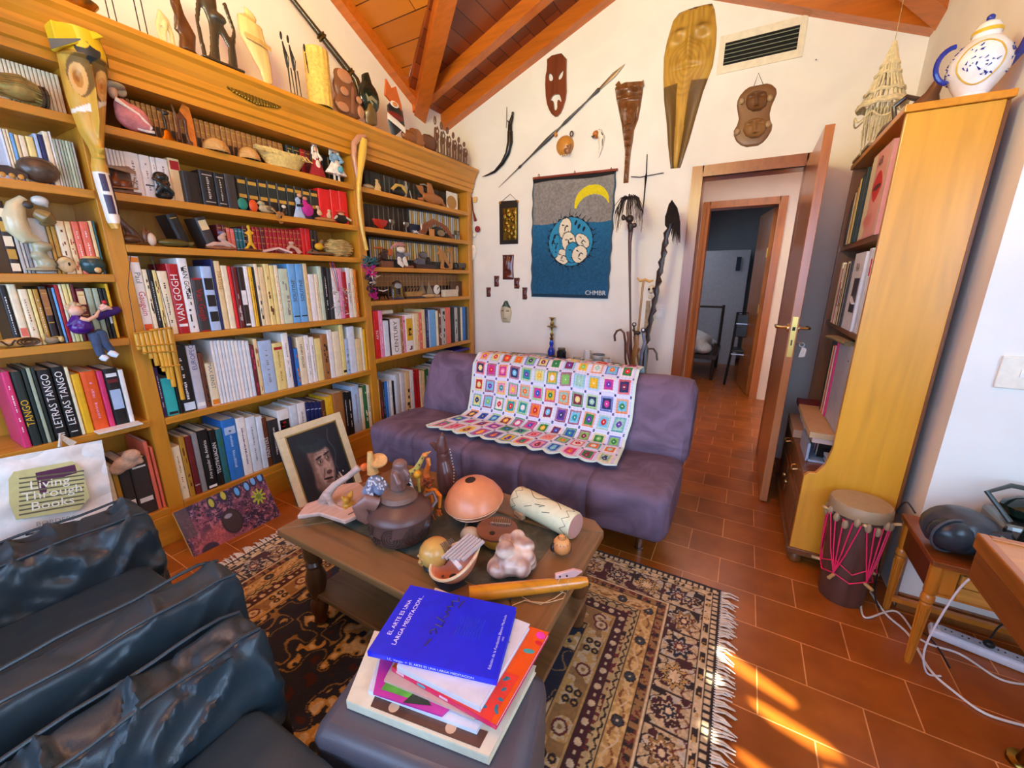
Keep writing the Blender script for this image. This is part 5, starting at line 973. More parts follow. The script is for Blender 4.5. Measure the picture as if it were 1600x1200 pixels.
# ================================================================ figurines on the shelves and the cornice
def spot(px, top, w_, z, x):
    y = solve_y(px, x, z); H = solve_z(top, x, y)-z; W = solve_y(px+w_/2, x, z)-solve_y(px-w_/2, x, z); return Vector((x, y, z)), W, H
def prims(g, L):
    for p in L:
        k = p[0]
        if k == 'b': g.ball(p[1:4], p[4:7], p[7] if len(p) > 7 else None, 14)
        elif k == 't': g.tube(p[1], p[2], 9)
        elif k == 'x': g.box(p[1:4], p[4:7], p[7] if len(p) > 7 else None)
        elif k == 'l': g.lathe(p[1], p[2] if len(p) > 2 else (0, 0, 0), 18)
        elif k == 's': g.slab(p[1], p[2])
def orn(name, label, cat, px, top, w_, z, parts, x=-2.435, D=None, grp=None, rot=0, H=None, lift=.0025):
    """parts: (part name, material, primitives[, voxel]) in units of width (y), height (z) and depth (x)"""
    b_, W, Hh = spot(px, top, w_, z, x); H = H or Hh; D = D or min(W, H)*.7; T = Matrix.Diagonal((D, W, H, 1)); b_.z += lift
    if len(parts) == 1:
        g = G(); g.T = T; prims(g, parts[0][2]); o = g.out(name, parts[0][1], vox=(parts[0][3]*H if len(parts[0]) > 3 else 0), loc=b_, rot=rot, ang=50); seat(o, z); return tag(o, label, cat, grp)
    t = thing(name, label, cat, b_, rot, grp); P = {}
    for p in parts:
        g = G(); g.T = T; prims(g, p[2]); par = t; nm = p[0]
        if '>' in nm: a, nm = nm.split('>'); par = P[a]
        P[nm] = g.out(nm, p[1], par, vox=(p[3]*H if len(p) > 3 else 0), ang=50)
    if 'leg' not in name and name != 'toy_guitar': seat(t, z)
    return t
sk = mt('D9A47E', 'plain', .5); CW_ = mt('E9E2D0', 'plain', .5); BKW = mt('1F1814', 'wood', .3, ax='z', coat=.5); BRW = mt('6E4426', 'wood', .4, ax='z'); PLW = mt('C79A5A', 'wood', .4, ax='z'); STR = mt('CDB06A', 'stone', .9); CLY = mt('A8653A', 'plain', .45)
HR = mt('4A3020', 'plain', .7); PKC = mt('D88A8A', 'cloth', .8); REDC = mt('A01E22', 'cloth', .8); WHC = mt('EDE8DA', 'cloth', .8); BLC = mt('7FA8C8', 'cloth', .8); BLK = mt('1A1716', 'plain', .4); GLD = mt('C9972E', 'metal', .35); YEL = mt('E5B020', 'plain', .5)
M1z, M2z, M3z = SH['M'][:3]; R1z, R2z, R3z, R4z = SH['R'][:4]; L1z, L2z, L3z, L4z = SH['L'][:4]
orn('porcelain_doll', 'reclining doll in pink gown with lace and feathered hat', 'doll', 205, 128, 70, M1z, [('gown', PKC, [('b', .1, .08, .30, .4, .40, .28), ('b', .2, .28, .16, .3, .22, .14), ('b', .1, -.12, .45, .3, .18, .2)], .05), ('head', sk, [('b', .1, -.25, .72, .22, .10, .13)]), ('hat', mt('B9A98A', 'cloth', .9), [('b', .1, -.22, .84, .45, .26, .07), ('b', 0, -.05, .80, .2, .14, .12)]), ('lace', WHC, [('t', [(.4, -.3, .55), (.45, -.1, .45), (.45, .15, .35), (.4, .4, .12)], [.05, .03, .03, .05]), ('t', [(.3, .1, .08), (.4, .3, .05), (.3, .48, .08)], [.03])])])
orn('brass_bell', 'small brass bell beneath a dark carved handle', 'bell', 264, 168, 26, M1z, [('bell', mt('B5862A', 'metal', .3), [('l', [(.5, 0), (.48, .05), (.3, .15), (.25, .28), (.1, .36), (0, .37)])]), ('handle', BKW, [('t', [(0, 0, .36), (0, 0, .6), (0, -.1, .8)], [.08, .12, .06]), ('b', 0, .1, .85, .2, .25, .08), ('b', 0, -.3, .9, .1, .2, .05)], .03)], D=.03)
orn('cutout_animals', 'orange and dark cut-out wooden animals with curling tail', 'figurine', 292, 162, 32, M1z, [('board', mt('C8701E', 'wood', .4), [('s', [(0, .15, 0), (0, .5, 0), (0, .5, .6), (0, .42, .95), (0, .1, 1), (0, -.1, .8), (0, .15, .6)], (.25, 0, 0))]), ('dark_animal', mt('5A2E18', 'wood', .4), [('t', [(.35, -.35, .1), (.35, -.3, .6), (.35, -.1, .7), (.35, .1, .6), (.35, .05, .3), (.35, .12, .1), (.35, .28, .06)], [.06, .1, .08, .06, .05]), ('t', [(.35, -.3, .6), (.35, -.45, .9)], [.08, .03])])], D=.03)
for px, t_, w_, lb in ((338, 217, 40, 'larger ribbed scallop shell before the brown books'), (389, 231, 32, 'smaller ribbed scallop shell beside the straw basket')):
    b_, W, H = spot(px, t_, w_, M1z, -2.425); 
    def sh(u, v, W=W, H=H): a = u*math.pi; rb = .5+.5*math.cos(a*34); return ((.05+.007*rb)*math.sqrt(max(0, 1-v*v)), W*.52*v*math.cos(a), .003+H*v*math.sin(a)*(.97+.03*rb))
    g = G(); g.grid(sh, 140, 14); o = g.out('scallop_shell', mt('CFA45E', 'plain', .5), loc=b_, sol=.004); tag(o, lb, 'shell')
def basket(name, label, px, top, w_, z, hexc, n=26, bowl=.6):
    b_, W, H = spot(px, top, w_, z, -2.43); t = thing(name, label, 'basket', b_); g = G(); D = .06
    for k in range(14):
        v = k/13; r = bowl+(1-bowl)*v; g.tube([(D*r*math.cos(a), W*.5*r*math.sin(a), .004+v*H*(.75+.2*math.sin(a*.5))) for a in np.linspace(0, 6.29, n)], .0045, 5, False)
    g.out('woven_body', mt(hexc, 'cloth', .9), t); g = G()
    for k in range(20): a = k*.33; g.tube([(D*math.cos(a)*.95, W*.48*math.sin(a), H*.7), (D*math.cos(a)*1.1, W*.52*math.sin(a), H*(.9+.1*math.sin(k*3))), (D*1.05, W*.5*math.sin(a+.15), H*.6)], .003, 4)
    g.out('loose_fringe', mt(hexc, 'cloth', .9), t); seat(t, z)
basket('straw_basket', 'pale woven straw basket lying before the brown books', 443, 237, 78, M1z, 'E0C67A')
def standing_doll(name, label, px, top, w_, z, skirt, blouse, hat, long=True, x=-2.43):
    P = [('skirt', skirt, [('l', [(.46, .02 if long else .18), (.47, .08 if long else .2), (.3, .35), (.14, .55)])]), ('bodice', blouse, [('b', 0, 0, .62, .16, .15, .12), ('t', [(0, -.14, .68), (.25, -.26, .55), (.3, -.1, .5)], [.06, .05, .04]), ('t', [(0, .14, .68), (.25, .26, .55), (.3, .1, .5)], [.06, .05, .04])]), ('head', sk, [('b', .02, 0, .82, .13, .11, .085)]), ('head>hair', HR, [('b', -.03, 0, .85, .14, .125, .085)]), ('veil', hat, [('b', -.06, 0, .87, .13, .15, .12), ('t', [(-.1, -.12, .85), (-.1, -.2, .65)], [.08, .04]), ('t', [(-.1, .12, .85), (-.1, .2, .65)], [.08, .04])]), ('apron', WHC, [('b', .24, 0, .32, .12, .14, .18)])]
    if not long: P += [('leg', CW_, [('t', [(0, -.1, 0), (0, -.09, .25)], [.05, .05])]), ('leg', CW_, [('t', [(0, .1, 0), (0, .09, .25)], [.05, .05])])]
    return orn(name, label, 'doll', px, top, w_, z, P, x=x, D=.05)
standing_doll('costume_doll', 'folk costume doll in red skirt and white mantilla', 497, 224, 26, M1z, REDC, WHC, WHC)
t = standing_doll('costume_doll', 'folk costume doll in white skirt holding a blue bundle', 527, 224, 36, M1z, WHC, BLC, WHC, False)
g = G(); g.ball((.03, .012, .07), (.015, .02, .02)); g.out('bundle', mt('5FA8B8', 'cloth', .8), t)
# shelf two
orn('carved_diorama', 'brown wooden diorama with little roof and crouching figures', 'figurine', 191, 256, 54, M2z, [('base', BRW, [('x', 0, 0, .04, 1, 1, .08), ('x', -.4, 0, .5, .1, .9, .9)]), ('roof', mt('8A6A4A', 'wood', .6), [('s', [(-.5, -.5, .82), (.5, -.5, .78), (.5, .45, .68), (-.5, .45, .95)], (0, 0, .1))]), ('figure', mt('7A3E1C', 'wood', .35), [('b', .1, -.15, .35, .25, .18, .2), ('b', .15, .1, .30, .2, .14, .18), ('b', .15, -.1, .6, .15, .08, .1), ('t', [(.2, .2, .2), (.3, .3, .5), (.2, .2, .6)], [.04])], .04), ('branch', mt('8A5A30', 'wood', .6), [('t', [(.3, -.4, .15), (.3, .45, .22)], [.03]), ('t', [(.2, .2, .5), (.3, .45, .4)], [.02]), ('t', [(.3, .3, .2), (.3, .42, .6)], [.02])])], D=.07)
orn('carved_thinker', 'black carved figure with head bowed into crossed arms', 'figurine', 258, 269, 32, M2z, [('body', mt('1E2420', 'plain', .2), [('b', 0, 0, .12, .4, .45, .14), ('b', 0, .05, .38, .34, .36, .2), ('b', .1, -.02, .78, .34, .40, .2), ('t', [(.3, -.4, .2), (.4, -.1, .45), (.35, .3, .6)], [.12, .13, .1]), ('t', [(.3, .4, .2), (.45, .1, .4), (.35, -.35, .6)], [.12, .13, .1]), ('b', .2, -.4, .68, .15, .12, .07)], .03)], D=.055)
orn('leaf_bookends', 'teal and orange half-disc leaf ornament before black encyclopedias', 'ornament', 389, 311, 32, M2z, [('teal_leaf', mt('1F8A72', 'plain', .4), [('b', 0, -.25, .45, .25, .25, .48)]), ('orange_leaf', mt('E0571E', 'plain', .4), [('b', .1, .25, .42, .25, .22, .5)])], D=.03)
orn('pottery_duck', 'cream and grey pottery duck on the shelf edge', 'figurine', 418, 315, 28, M2z, [('body', mt('B9AC7E', 'stone', .5), [('b', 0, 0, .35, .4, .48, .32), ('b', .1, -.3, .75, .25, .2, .2), ('t', [(.1, -.3, .6), (.1, -.1, .4)], [.15, .25]), ('t', [(.2, -.45, .72), (.3, -.6, .68)], [.08, .03])], .04), ('wing', mt('6E6A4A', 'stone', .5), [('b', .3, .1, .38, .15, .28, .18)])], D=.05)
b_ = Vector((-2.375, solve_y(430, -2.38, M2z), M2z+.003)); t = thing('toy_guitar', 'toy guitar propped over the front edge of the shelf', 'guitar', b_, (.5, .25, .5))
g = G(); g.ball((0, .045, -.045), (.008, .034, .034)).ball((0, .025, -.022), (.008, .024, .024)); g.out('body', mt('C98A3E', 'wood', .3), t, vox=.003); G().ball((.007, .035, -.035), (.003, .009, .009)).out('sound_hole', BLK, t); G().box((.004, -.01, .015), (.005, .06, .006), R3(-45, 'X')).out('neck', mt('E0B878', 'wood', .4), t, smooth=False)
orn('tiny_figure', 'tiny dark seated figure with pale face behind the toy guitar', 'figurine', 445, 321, 14, M2z, [('body', BKW, [('b', 0, 0, .25, .4, .4, .26), ('b', 0, .1, .55, .3, .3, .2)], .05), ('head', CW_, [('b', .1, 0, .85, .25, .25, .16)])], D=.02)
orn('dancing_couple', 'dancing couple figurine in pale blue and magenta dresses', 'figurine', 476, 305, 36, M2z, [('blue_dancer', mt('A9C4E0', 'cloth', .7), [('l', [(.26, 0), (.14, .35), (.09, .6), (.12, .75), (.04, .85)], (0, -.2, 0))]), ('magenta_dancer', mt('C0268A', 'cloth', .7), [('b', .15, .16, .38, .35, .26, .28), ('t', [(.1, .1, .6), (.1, .05, .78)], [.13, .09])]), ('head', sk, [('b', .1, -.13, .93, .2, .1, .08)]), ('head', mt('C98A6A', 'plain', .5), [('b', .1, .10, .84, .2, .1, .08)]), ('trousers', mt('3A2A4A', 'cloth', .8), [('t', [(0, .2, .25), (0, .26, 0)], [.12, .1]), ('t', [(0, .05, .25), (0, .08, 0)], [.1, .1])]), ('sash', BLK, [('t', [(.2, -.3, .5), (.3, -.1, .52), (.2, .05, .5)], [.05])])], D=.04)
orn('boat_figures', 'two small pale figures seated in a wooden boat', 'figurine', 509, 322, 34, M2z, [('boat', mt('B07A3E', 'wood', .4), [('b', 0, 0, .12, .5, .5, .14)]), ('rower', mt('D9B88A', 'plain', .5), [('b', 0, -.25, .5, .2, .12, .2), ('b', .05, -.32, .82, .16, .1, .12), ('t', [(0, -.2, .5), (.1, 0, .3)], [.06, .04])], .05), ('passenger', mt('D9B88A', 'plain', .5), [('b', 0, .18, .4, .2, .12, .2), ('b', .05, .2, .7, .16, .1, .12), ('t', [(0, .2, .4), (.1, .35, .2)], [.06, .04])], .05)], D=.045)
orn('shepherd_doll', 'black-cloaked doll with red cap and long staff', 'doll', 534, 328, 24, M2z, [('cloak', BLK, [('b', 0, 0, .35, .4, .45, .34)]), ('head', sk, [('b', .1, 0, .68, .2, .2, .13)]), ('cap', mt('C8442E', 'cloth', .8), [('b', .05, 0, .85, .3, .32, .12)]), ('arm', mt('D9C8A8', 'cloth', .8), [('t', [(.2, -.3, .5), (.4, -.5, .3)], [.08, .06])]), ('arm', mt('D9C8A8', 'cloth', .8), [('t', [(.2, .3, .5), (.3, .6, .3)], [.08, .06])]), ('staff', PLW, [('t', [(.3, .75, 0), (.3, .8, 1.5)], [.03, .03])])], D=.035)
# shelf three
orn('root_carving', 'twisted dark root carving of leaning figures', 'figurine', 206, 331, 42, M3z, [('carving', mt('5A3A22', 'wood', .5, ax='z'), [('t', [(0, -.3, 0), (0, -.4, .5), (0, -.42, .98)], [.14, .16, .05]), ('t', [(.1, -.38, .85), (.1, -.1, .55), (.1, .2, .3), (.1, .42, .0)], [.05, .12, .12, .08]), ('t', [(0, -.1, .5), (0, .0, .0)], [.08, .06]), ('t', [(.2, .1, .4), (.2, .18, 0)], [.07, .05]), ('b', .1, -.05, .12, .4, .4, .12)], .03)], D=.06)
orn('pebble_figure', 'little figure carrying a pale round stone', 'figurine', 234, 350, 22, M3z, [('stone', mt('D8C0A0', 'plain', .4), [('b', .2, .2, .28, .35, .32, .3)]), ('body', BRW, [('b', 0, -.2, .4, .3, .25, .35), ('t', [(0, -.2, .6), (0, -.1, .95)], [.15, .08]), ('t', [(.1, .1, .55), (.1, .15, .8)], [.1, .04])], .05)], D=.04)
orn('pottery_dish', 'olive-brown glazed fish-shaped dish lying flat', 'dish', 272, 370, 52, M3z, [('dish', mt('5A5226', 'plain', .15), [('b', 0, 0, .38, .5, .5, .4), ('t', [(0, .35, .4), (0, .6, .35)], [.2, .3])], .06)], D=.06)
orn('reclining_figurine', 'pale reclining figurine with raised knee on a driftwood base', 'figurine', 347, 362, 52, M3z, [('base', mt('9A6A4A', 'wood', .6), [('b', 0, 0, .08, .5, .5, .10)]), ('figure', mt('C9A890', 'plain', .5), [('t', [(0, -.45, .15), (.1, -.2, .3), (0, .1, .3), (0, .3, .15)], [.07, .12, .12, .06]), ('b', 0, .05, .62, .25, .13, .17), ('b', 0, .12, .85, .2, .1, .12), ('t', [(.1, .1, .5), (.2, .3, .3), (.2, .4, .15)], [.06])], .04), ('hair', mt('7A7088', 'cloth', .8), [('b', -.05, .08, .92, .2, .12, .1)])], D=.05)
orn('yellow_jester', 'bright yellow star-shaped dancing figure', 'figurine', 394, 352, 26, M3z, [('body', YEL, [('t', [(0, 0, .3), (0, 0, .75)], [.14, .13]), ('t', [(0, 0, .68), (.1, -.5, .6)], [.1, .04]), ('t', [(0, 0, .68), (.1, .5, .68)], [.1, .04]), ('t', [(0, 0, .35), (0, -.25, .1), (0, -.45, .05)], [.1, .08, .04]), ('t', [(0, 0, .35), (0, .2, .1), (0, .4, .0)], [.1, .08, .04]), ('b', 0, 0, .88, .15, .13, .1)], .035), ('base', mt('7A4A2A', 'wood', .5), [('b', 0, 0, .03, .6, .7, .05)])], D=.03)
orn('open_booklet', 'pink open booklet lying before the gilt red volumes', 'booklet', 432, 386, 42, M3z, [('page', mt('E0B8A8', 'plain', .7), [('s', [(-.5, -.5, 0), (.5, -.5, 0), (.5, 0, .6), (-.5, 0, .6)], (0, 0, .3))]), ('page', mt('E6C8B8', 'plain', .7), [('s', [(-.5, .01, .6), (.5, .01, .6), (.5, .5, 0), (-.5, .5, 0)], (0, 0, .3))])], D=.06)
orn('bending_figurine', 'pale figurine bending forward beside the pink booklet', 'figurine', 459, 378, 30, M3z, [('body', mt('D0A88A', 'plain', .5), [('t', [(0, .3, 0), (0, .2, .4), (0, -.1, .6), (0, -.3, .35)], [.1, .14, .16, .1]), ('b', 0, -.05, .85, .2, .16, .14), ('t', [(0, -.2, .5), (.1, -.3, .2), (.1, -.45, 0)], [.07]), ('t', [(0, .2, .4), (.1, .45, .1)], [.09, .05])], .04)], D=.04)
orn('nesting_bird', 'yellow-breasted bird on a crooked branch base', 'figurine', 500, 373, 42, M3z, [('base', mt('7A5A38', 'wood', .6), [('b', 0, .1, .1, .5, .5, .1), ('t', [(0, -.45, .05), (.1, -.3, .3), (0, -.1, .2)], [.06]), ('t', [(0, .2, .1), (0, .5, 0)], [.08, .03])], .04), ('breast', YEL, [('b', .1, -.02, .5, .25, .16, .2)]), ('wing', mt('9A7A4A', 'plain', .6), [('t', [(0, .05, .6), (0, .15, .9)], [.1, .05]), ('t', [(0, .1, .5), (.1, .3, .45)], [.1, .03])])], D=.06)
b_, W, H = spot(531, 376, 44, M3z, -2.46); g = G(); random.seed(6)
for k in range(26):
    a = random.uniform(-.5, .5); zc = .5+.42*math.sin(k*1.9); r = math.sqrt(max(.05, 1-(2*zc-1)**2)); g.tube([(.045*r*math.cos(q), W*.5*r*math.sin(q), H*(zc+.08*math.sin(q*2+k))) for q in np.linspace(0, 6.3, 18)], .003, 4, False)
g.ball((0, 0, H*.5), (.04, W*.44, H*.46)); o = g.out('straw_nest', STR, loc=b_+Vector((0, 0, .004))); tag(o, 'round nest of wound straw beside the yellow bird', 'nest')
# far bay shelves
orn('flat_shell', 'flat pale shell lying beside the horn staff', 'shell', 576, 288, 16, R1z, [('shell', mt('C8B48A', 'plain', .5), [('b', 0, 0, .5, .5, .5, .45)])], D=.05)
orn('cream_angel', 'small cream carved angel with folded wings', 'figurine', 590, 280, 14, R1z, [('body', mt('D8BE86', 'plain', .5), [('l', [(.5, 0), (.45, .1), (.2, .5), (.22, .7), (.1, .8)]), ('b', 0, 0, .88, .22, .22, .1), ('t', [(0, .1, .7), (0, .4, .3)], [.12, .1])], .04)], D=.02)
orn('baseball_cap_figure', 'black and gold domed ornament with white highlight', 'ornament', 623, 288, 22, R1z, [('dome', BLK, [('b', 0, 0, .35, .5, .5, .36)]), ('crest', mt('C9A84E', 'plain', .4), [('t', [(.2, -.5, .4), (.25, -.2, .85), (.25, .2, .9), (.2, .5, .4)], [.12])])], D=.05)
orn('silver_knight', 'thin silver knight figurine holding a lance', 'figurine', 636, 283, 14, R1z, [('body', mt('B9B6AA', 'metal', .4), [('t', [(0, -.2, 0), (0, -.1, .4), (0, 0, .6), (0, -.05, .8)], [.15, .2, .2, .12]), ('b', 0, -.05, .9, .16, .16, .08), ('t', [(0, 0, .65), (.1, -.4, .6), (.1, -.4, .9)], [.08])], .04), ('lance', mt('C9C4B4', 'metal', .3), [('t', [(.2, .5, 0), (.2, .3, .45)], [.06])])], D=.02)
orn('pottery_jug', 'brown animal-shaped pottery jug with tall spout', 'jug', 671, 286, 44, R1z, [('body', mt('A86A36', 'plain', .4), [('b', 0, .15, .28, .4, .38, .26), ('t', [(0, .08, .4), (0, .02, 1)], [.15, .09]), ('t', [(0, -.05, .35), (0, -.25, .45), (0, -.32, .75)], [.12, .08, .14]), ('t', [(0, -.2, .15), (0, -.4, .1)], [.1, .06]), ('t', [(0, .45, .2), (0, .6, .05)], [.1, .04])], .03), ('handle', mt('8E8A7A', 'plain', .4), [('t', [(0, -.3, .8), (0, -.15, .86), (0, 0, .8)], [.03])])], D=.06)
orn('picture_card', 'white card with brown oval picture leaning on the shelf', 'card', 708, 301, 17, R1z, [('card', mt('EDE6D6', 'plain', .7), [('x', -.3, 0, .5, .1, 1, 1)]), ('oval', mt('B98A4A', 'plain', .7), [('b', -.2, -.05, .4, .05, .45, .4)])], D=.03)
orn('pottery_bowl', 'shiny red footed bowl on the dark-backed shelf', 'bowl', 595, 344, 24, R2z, [('bowl', mt('B82E1E', 'plain', .12), [('l', [(.2, 0), (.22, .08), (.12, .15), (.4, .45), (.5, .9), (.5, 1), (.46, 1), (.36, .5), (0, .25)])])], D=None)
for px, t_, lb in ((613, 344, 'small silver goblet next to the red bowl'), (635, 348, 'small silver goblet beside the navy card')): orn('goblet', lb, 'goblet', px, t_, 9, R2z, [('goblet', mt('9A968A', 'metal', .3), [('l', [(.5, 0), (.45, .04), (.1, .1), (.08, .5), (.35, .6), (.5, .8), (.45, 1), (.4, 1), (.3, .65), (0, .6)])])], D=.03)
orn('navy_card', 'navy card standing behind a white crystal ornament', 'card', 651, 351, 20, R2z, [('card', mt('1E2440', 'plain', .5), [('x', -.2, 0, .5, .1, 1, 1)])], D=.03, x=-2.45)
orn('crystal_ornament', 'white spiky crystal ornament before the navy card', 'ornament', 650, 360, 14, R2z, [('crystal', mt('D8DAD8', 'plain', .15), [('t', [(0, 0, .4), (.3*math.cos(a), .5*math.sin(a), .4+.5*math.cos(a*1.7))], [.12, .02]) for a in np.linspace(0, 6, 11)])], D=.02, x=-2.415)
orn('white_candle', 'thin white candle beside the wooden arch', 'candle', 659, 350, 4, R2z, [('candle', CW_, [('l', [(.9, 0), (.9, .05), (.4, .08), (.4, .95), (.1, 1)])])], D=.01)
orn('nativity_arch', 'curved reddish wooden arch with round black hollow', 'ornament', 685, 345, 50, R2z, [('arch', mt('8A4A26', 'wood', .4), [('t', [(0, -.48, 0), (0, -.4, .5), (0, -.1, .92), (0, .2, .7), (0, .5, 0)], [.1, .12, .14, .1, .05])]), ('hollow', BLK, [('b', -.2, .02, .32, .3, .22, .3)]), ('shell', mt('8A7A5A', 'plain', .3), [('b', .1, .08, .25, .2, .12, .2)]), ('post', mt('C98A4A', 'wood', .4), [('x', .2, -.22, .2, .15, .14, .4)])], D=.045)
orn('tealight_glass', 'clear glass holding a white candle at the shelf end', 'candle', 714, 361, 8, R2z, [('candle', CW_, [('x', 0, 0, .25, .7, .8, .5)]), ('glass', mt('C8D0D4', 'glass', .05), [('l', [(.5, 0), (.5, 1), (.47, 1), (.47, .02), (0, .02)])])], D=.02)
orn('wooden_toucan', 'brown wooden toucan with orange beak on a log', 'figurine', 600, 386, 28, R3z, [('log', mt('7A4A30', 'wood', .5), [('x', 0, .15, .15, .6, .7, .3)]), ('bird', mt('3A1E14', 'wood', .35), [('b', 0, 0, .55, .3, .26, .2), ('b', .1, .1, .78, .25, .22, .13), ('t', [(0, -.2, .4), (0, -.5, .12)], [.1, .03])], .04), ('beak', mt('B9602A', 'wood', .35), [('b', .1, .38, .75, .2, .18, .18), ('b', .05, -.2, .92, .2, .3, .06)])], D=.045)
orn('clown_puppet', 'seated clown puppet with pink hat and striped cuffs', 'puppet', 626, 378, 28, R3z, [('torso', mt('5A5E70', 'cloth', .8), [('b', 0, .05, .42, .3, .25, .16)]), ('head', CW_, [('b', .05, .08, .68, .26, .24, .12)]), ('hat', mt('C88A84', 'cloth', .8), [('b', 0, .08, .88, .25, .25, .08), ('t', [(0, -.1, .9), (0, -.4, .75), (0, -.45, .4)], [.08, .05, .03])]), ('leg', WHC, [('t', [(.1, -.05, .35), (.4, -.15, .2), (.5, .05, .05)], [.12, .12, .08])]), ('leg', WHC, [('t', [(.1, .2, .35), (.5, .15, .2), (.5, .25, .05)], [.12, .12, .08])]), ('arm', mt('8A8E9A', 'cloth', .8), [('t', [(0, .3, .5), (.2, .55, .55)], [.08, .05])]), ('shoe', mt('8A5A40', 'plain', .5), [('t', [(.5, .1, .03), (.6, .6, .03)], [.05])])], D=.05)
orn('metal_machine', 'small dark metal sewing machine model on a wooden base', 'model', 661, 393, 28, R3z, [('base', mt('3A2018', 'wood', .4), [('x', 0, .1, .12, 1, 1.1, .24)]), ('machine', mt('8A8A92', 'metal', .35), [('x', 0, -.1, .4, .4, .4, .35), ('b', 0, .05, .78, .3, .25, .2), ('t', [(0, -.3, .5), (0, -.4, .3)], [.1])]), ('wheel', BLK, [('b', .1, .3, .5, .1, .14, .2)])], D=.04)
orn('leaping_carving', 'light wood abstract carving of intertwined leaping animals', 'figurine', 695, 383, 28, R3z, [('carving', mt('B9803E', 'wood', .4, ax='z'), [('t', [(0, -.4, .95), (0, -.1, .7), (0, .1, .4), (0, .3, .12)], [.04, .12, .1, .06]), ('t', [(0, -.4, .6), (0, -.25, .7), (0, -.1, .3), (0, -.15, .02)], [.08, .12, .1, .12]), ('t', [(0, .15, .75), (0, .35, .9), (0, .42, .5), (0, .38, .05)], [.1, .14, .08, .1]), ('x', 0, .1, .03, .6, .6, .06)], .03)], D=.04)
orn('tin_truck', 'tiny grey tin truck at the end of the shelf', 'toy', 718, 408, 19, R3z, [('body', mt('6A645A', 'metal', .4), [('x', 0, .1, .5, .8, .7, .5), ('x', 0, -.3, .4, .8, .3, .4)]), ('wheel', BLK, [('b', .35, -.25, .15, .1, .14, .18)]), ('wheel', BLK, [('b', .35, .25, .15, .1, .14, .18)])], D=.03)
orn('bronze_bull', 'small dark bronze bull with long horns', 'figurine', 599, 451, 20, R4z, [('body', mt('3A2A22', 'metal', .4), [('b', 0, 0, .55, .35, .38, .2), ('t', [(0, -.25, .5), (0, -.3, 0)], [.1, .06]), ('t', [(0, .25, .5), (0, .45, 0)], [.1, .06]), ('t', [(0, .1, .4), (.1, .1, .05)], [.08, .05])], .04), ('horns', CW_, [('t', [(.2, -.35, .85), (.2, 0, .75), (.2, .4, .88)], [.03, .06, .03])])], D=.035)
orn('dome_clock', 'brass anniversary clock under a small glass dome', 'clock', 622, 439, 19, R4z, [('base', mt('3A2A4A', 'plain', .3), [('l', [(.5, 0), (.5, .06), (.45, .08)])]), ('pillar', GLD, [('t', [(0, -.25, .08), (0, -.25, .7)], [.07]), ('t', [(0, .25, .08), (0, .25, .7)], [.07]), ('b', 0, 0, .2, .3, .3, .05)]), ('dial', mt('EDEAE0', 'plain', .3), [('b', .1, 0, .72, .15, .28, .14)]), ('dome', mt('E8EEF2', 'glass', .02), [('l', [(.46, .08), (.46, .7), (.38, .88), (.15, .98), (0, 1)])])], D=.045)
orn('ship_model', 'little wooden ship model with a row of oars', 'model', 647, 449, 28, R4z, [('hull', mt('A8823E', 'wood', .4), [('s', [(-.3, -.5, .6), (-.3, .5, .6), (-.3, .4, .2), (-.3, -.4, .2)], (.6, 0, 0))]), ('stand', BKW, [('x', 0, .1, .08, .7, 1.1, .14)]), ('oar', mt('8A6A3E', 'wood', .4), [('t', [(.3, -.4+.16*k, .6), (.4, -.3+.16*k, .95)], [.03]) for k in range(6)])], D=.035)
orn('sail_boats', 'pair of pointed grey sails beside a round white clock', 'model', 667, 441, 22, R4z, [('sail', mt('8E7E66', 'plain', .5), [('s', [(0, -.5, .25), (0, -.05, .25), (0, -.3, 1)], (.1, 0, 0))]), ('sail', mt('9A8A70', 'plain', .5), [('s', [(0, 0, .25), (0, .5, .25), (0, .15, 1)], (.1, 0, 0))]), ('hull', mt('C8A878', 'wood', .5), [('b', .2, .2, .12, .5, .6, .12)])], D=.03)
orn('round_clock', 'tiny round white clock in a pale ring frame', 'clock', 683, 445, 11, R4z, [('face', mt('EDE8DA', 'plain', .4), [('b', 0, 0, .6, .15, .46, .38)]), ('hand', BLK, [('t', [(.2, 0, .6), (.2, .2, .8)], [.05])]), ('foot', mt('B9A98A', 'wood', .5), [('x', 0, 0, .1, .6, .6, .2)])], D=.03)
orn('pale_box', 'small pale cream box near the end of the souvenir shelf', 'box', 703, 453, 20, R4z, [('box', mt('D8CEB4', 'plain', .6), [('x', 0, 0, .5, 1, 1, 1)])], D=.05)
orn('framed_relief', 'small brown framed relief of a standing figure', 'picture', 714, 440, 20, R4z, [('frame', mt('5A3A26', 'wood', .5), [('x', 0, 0, .5, .2, 1, 1)]), ('relief', mt('B9B0A0', 'plain', .4), [('b', .15, 0, .45, .1, .12, .25)])], D=.05, x=-2.50)
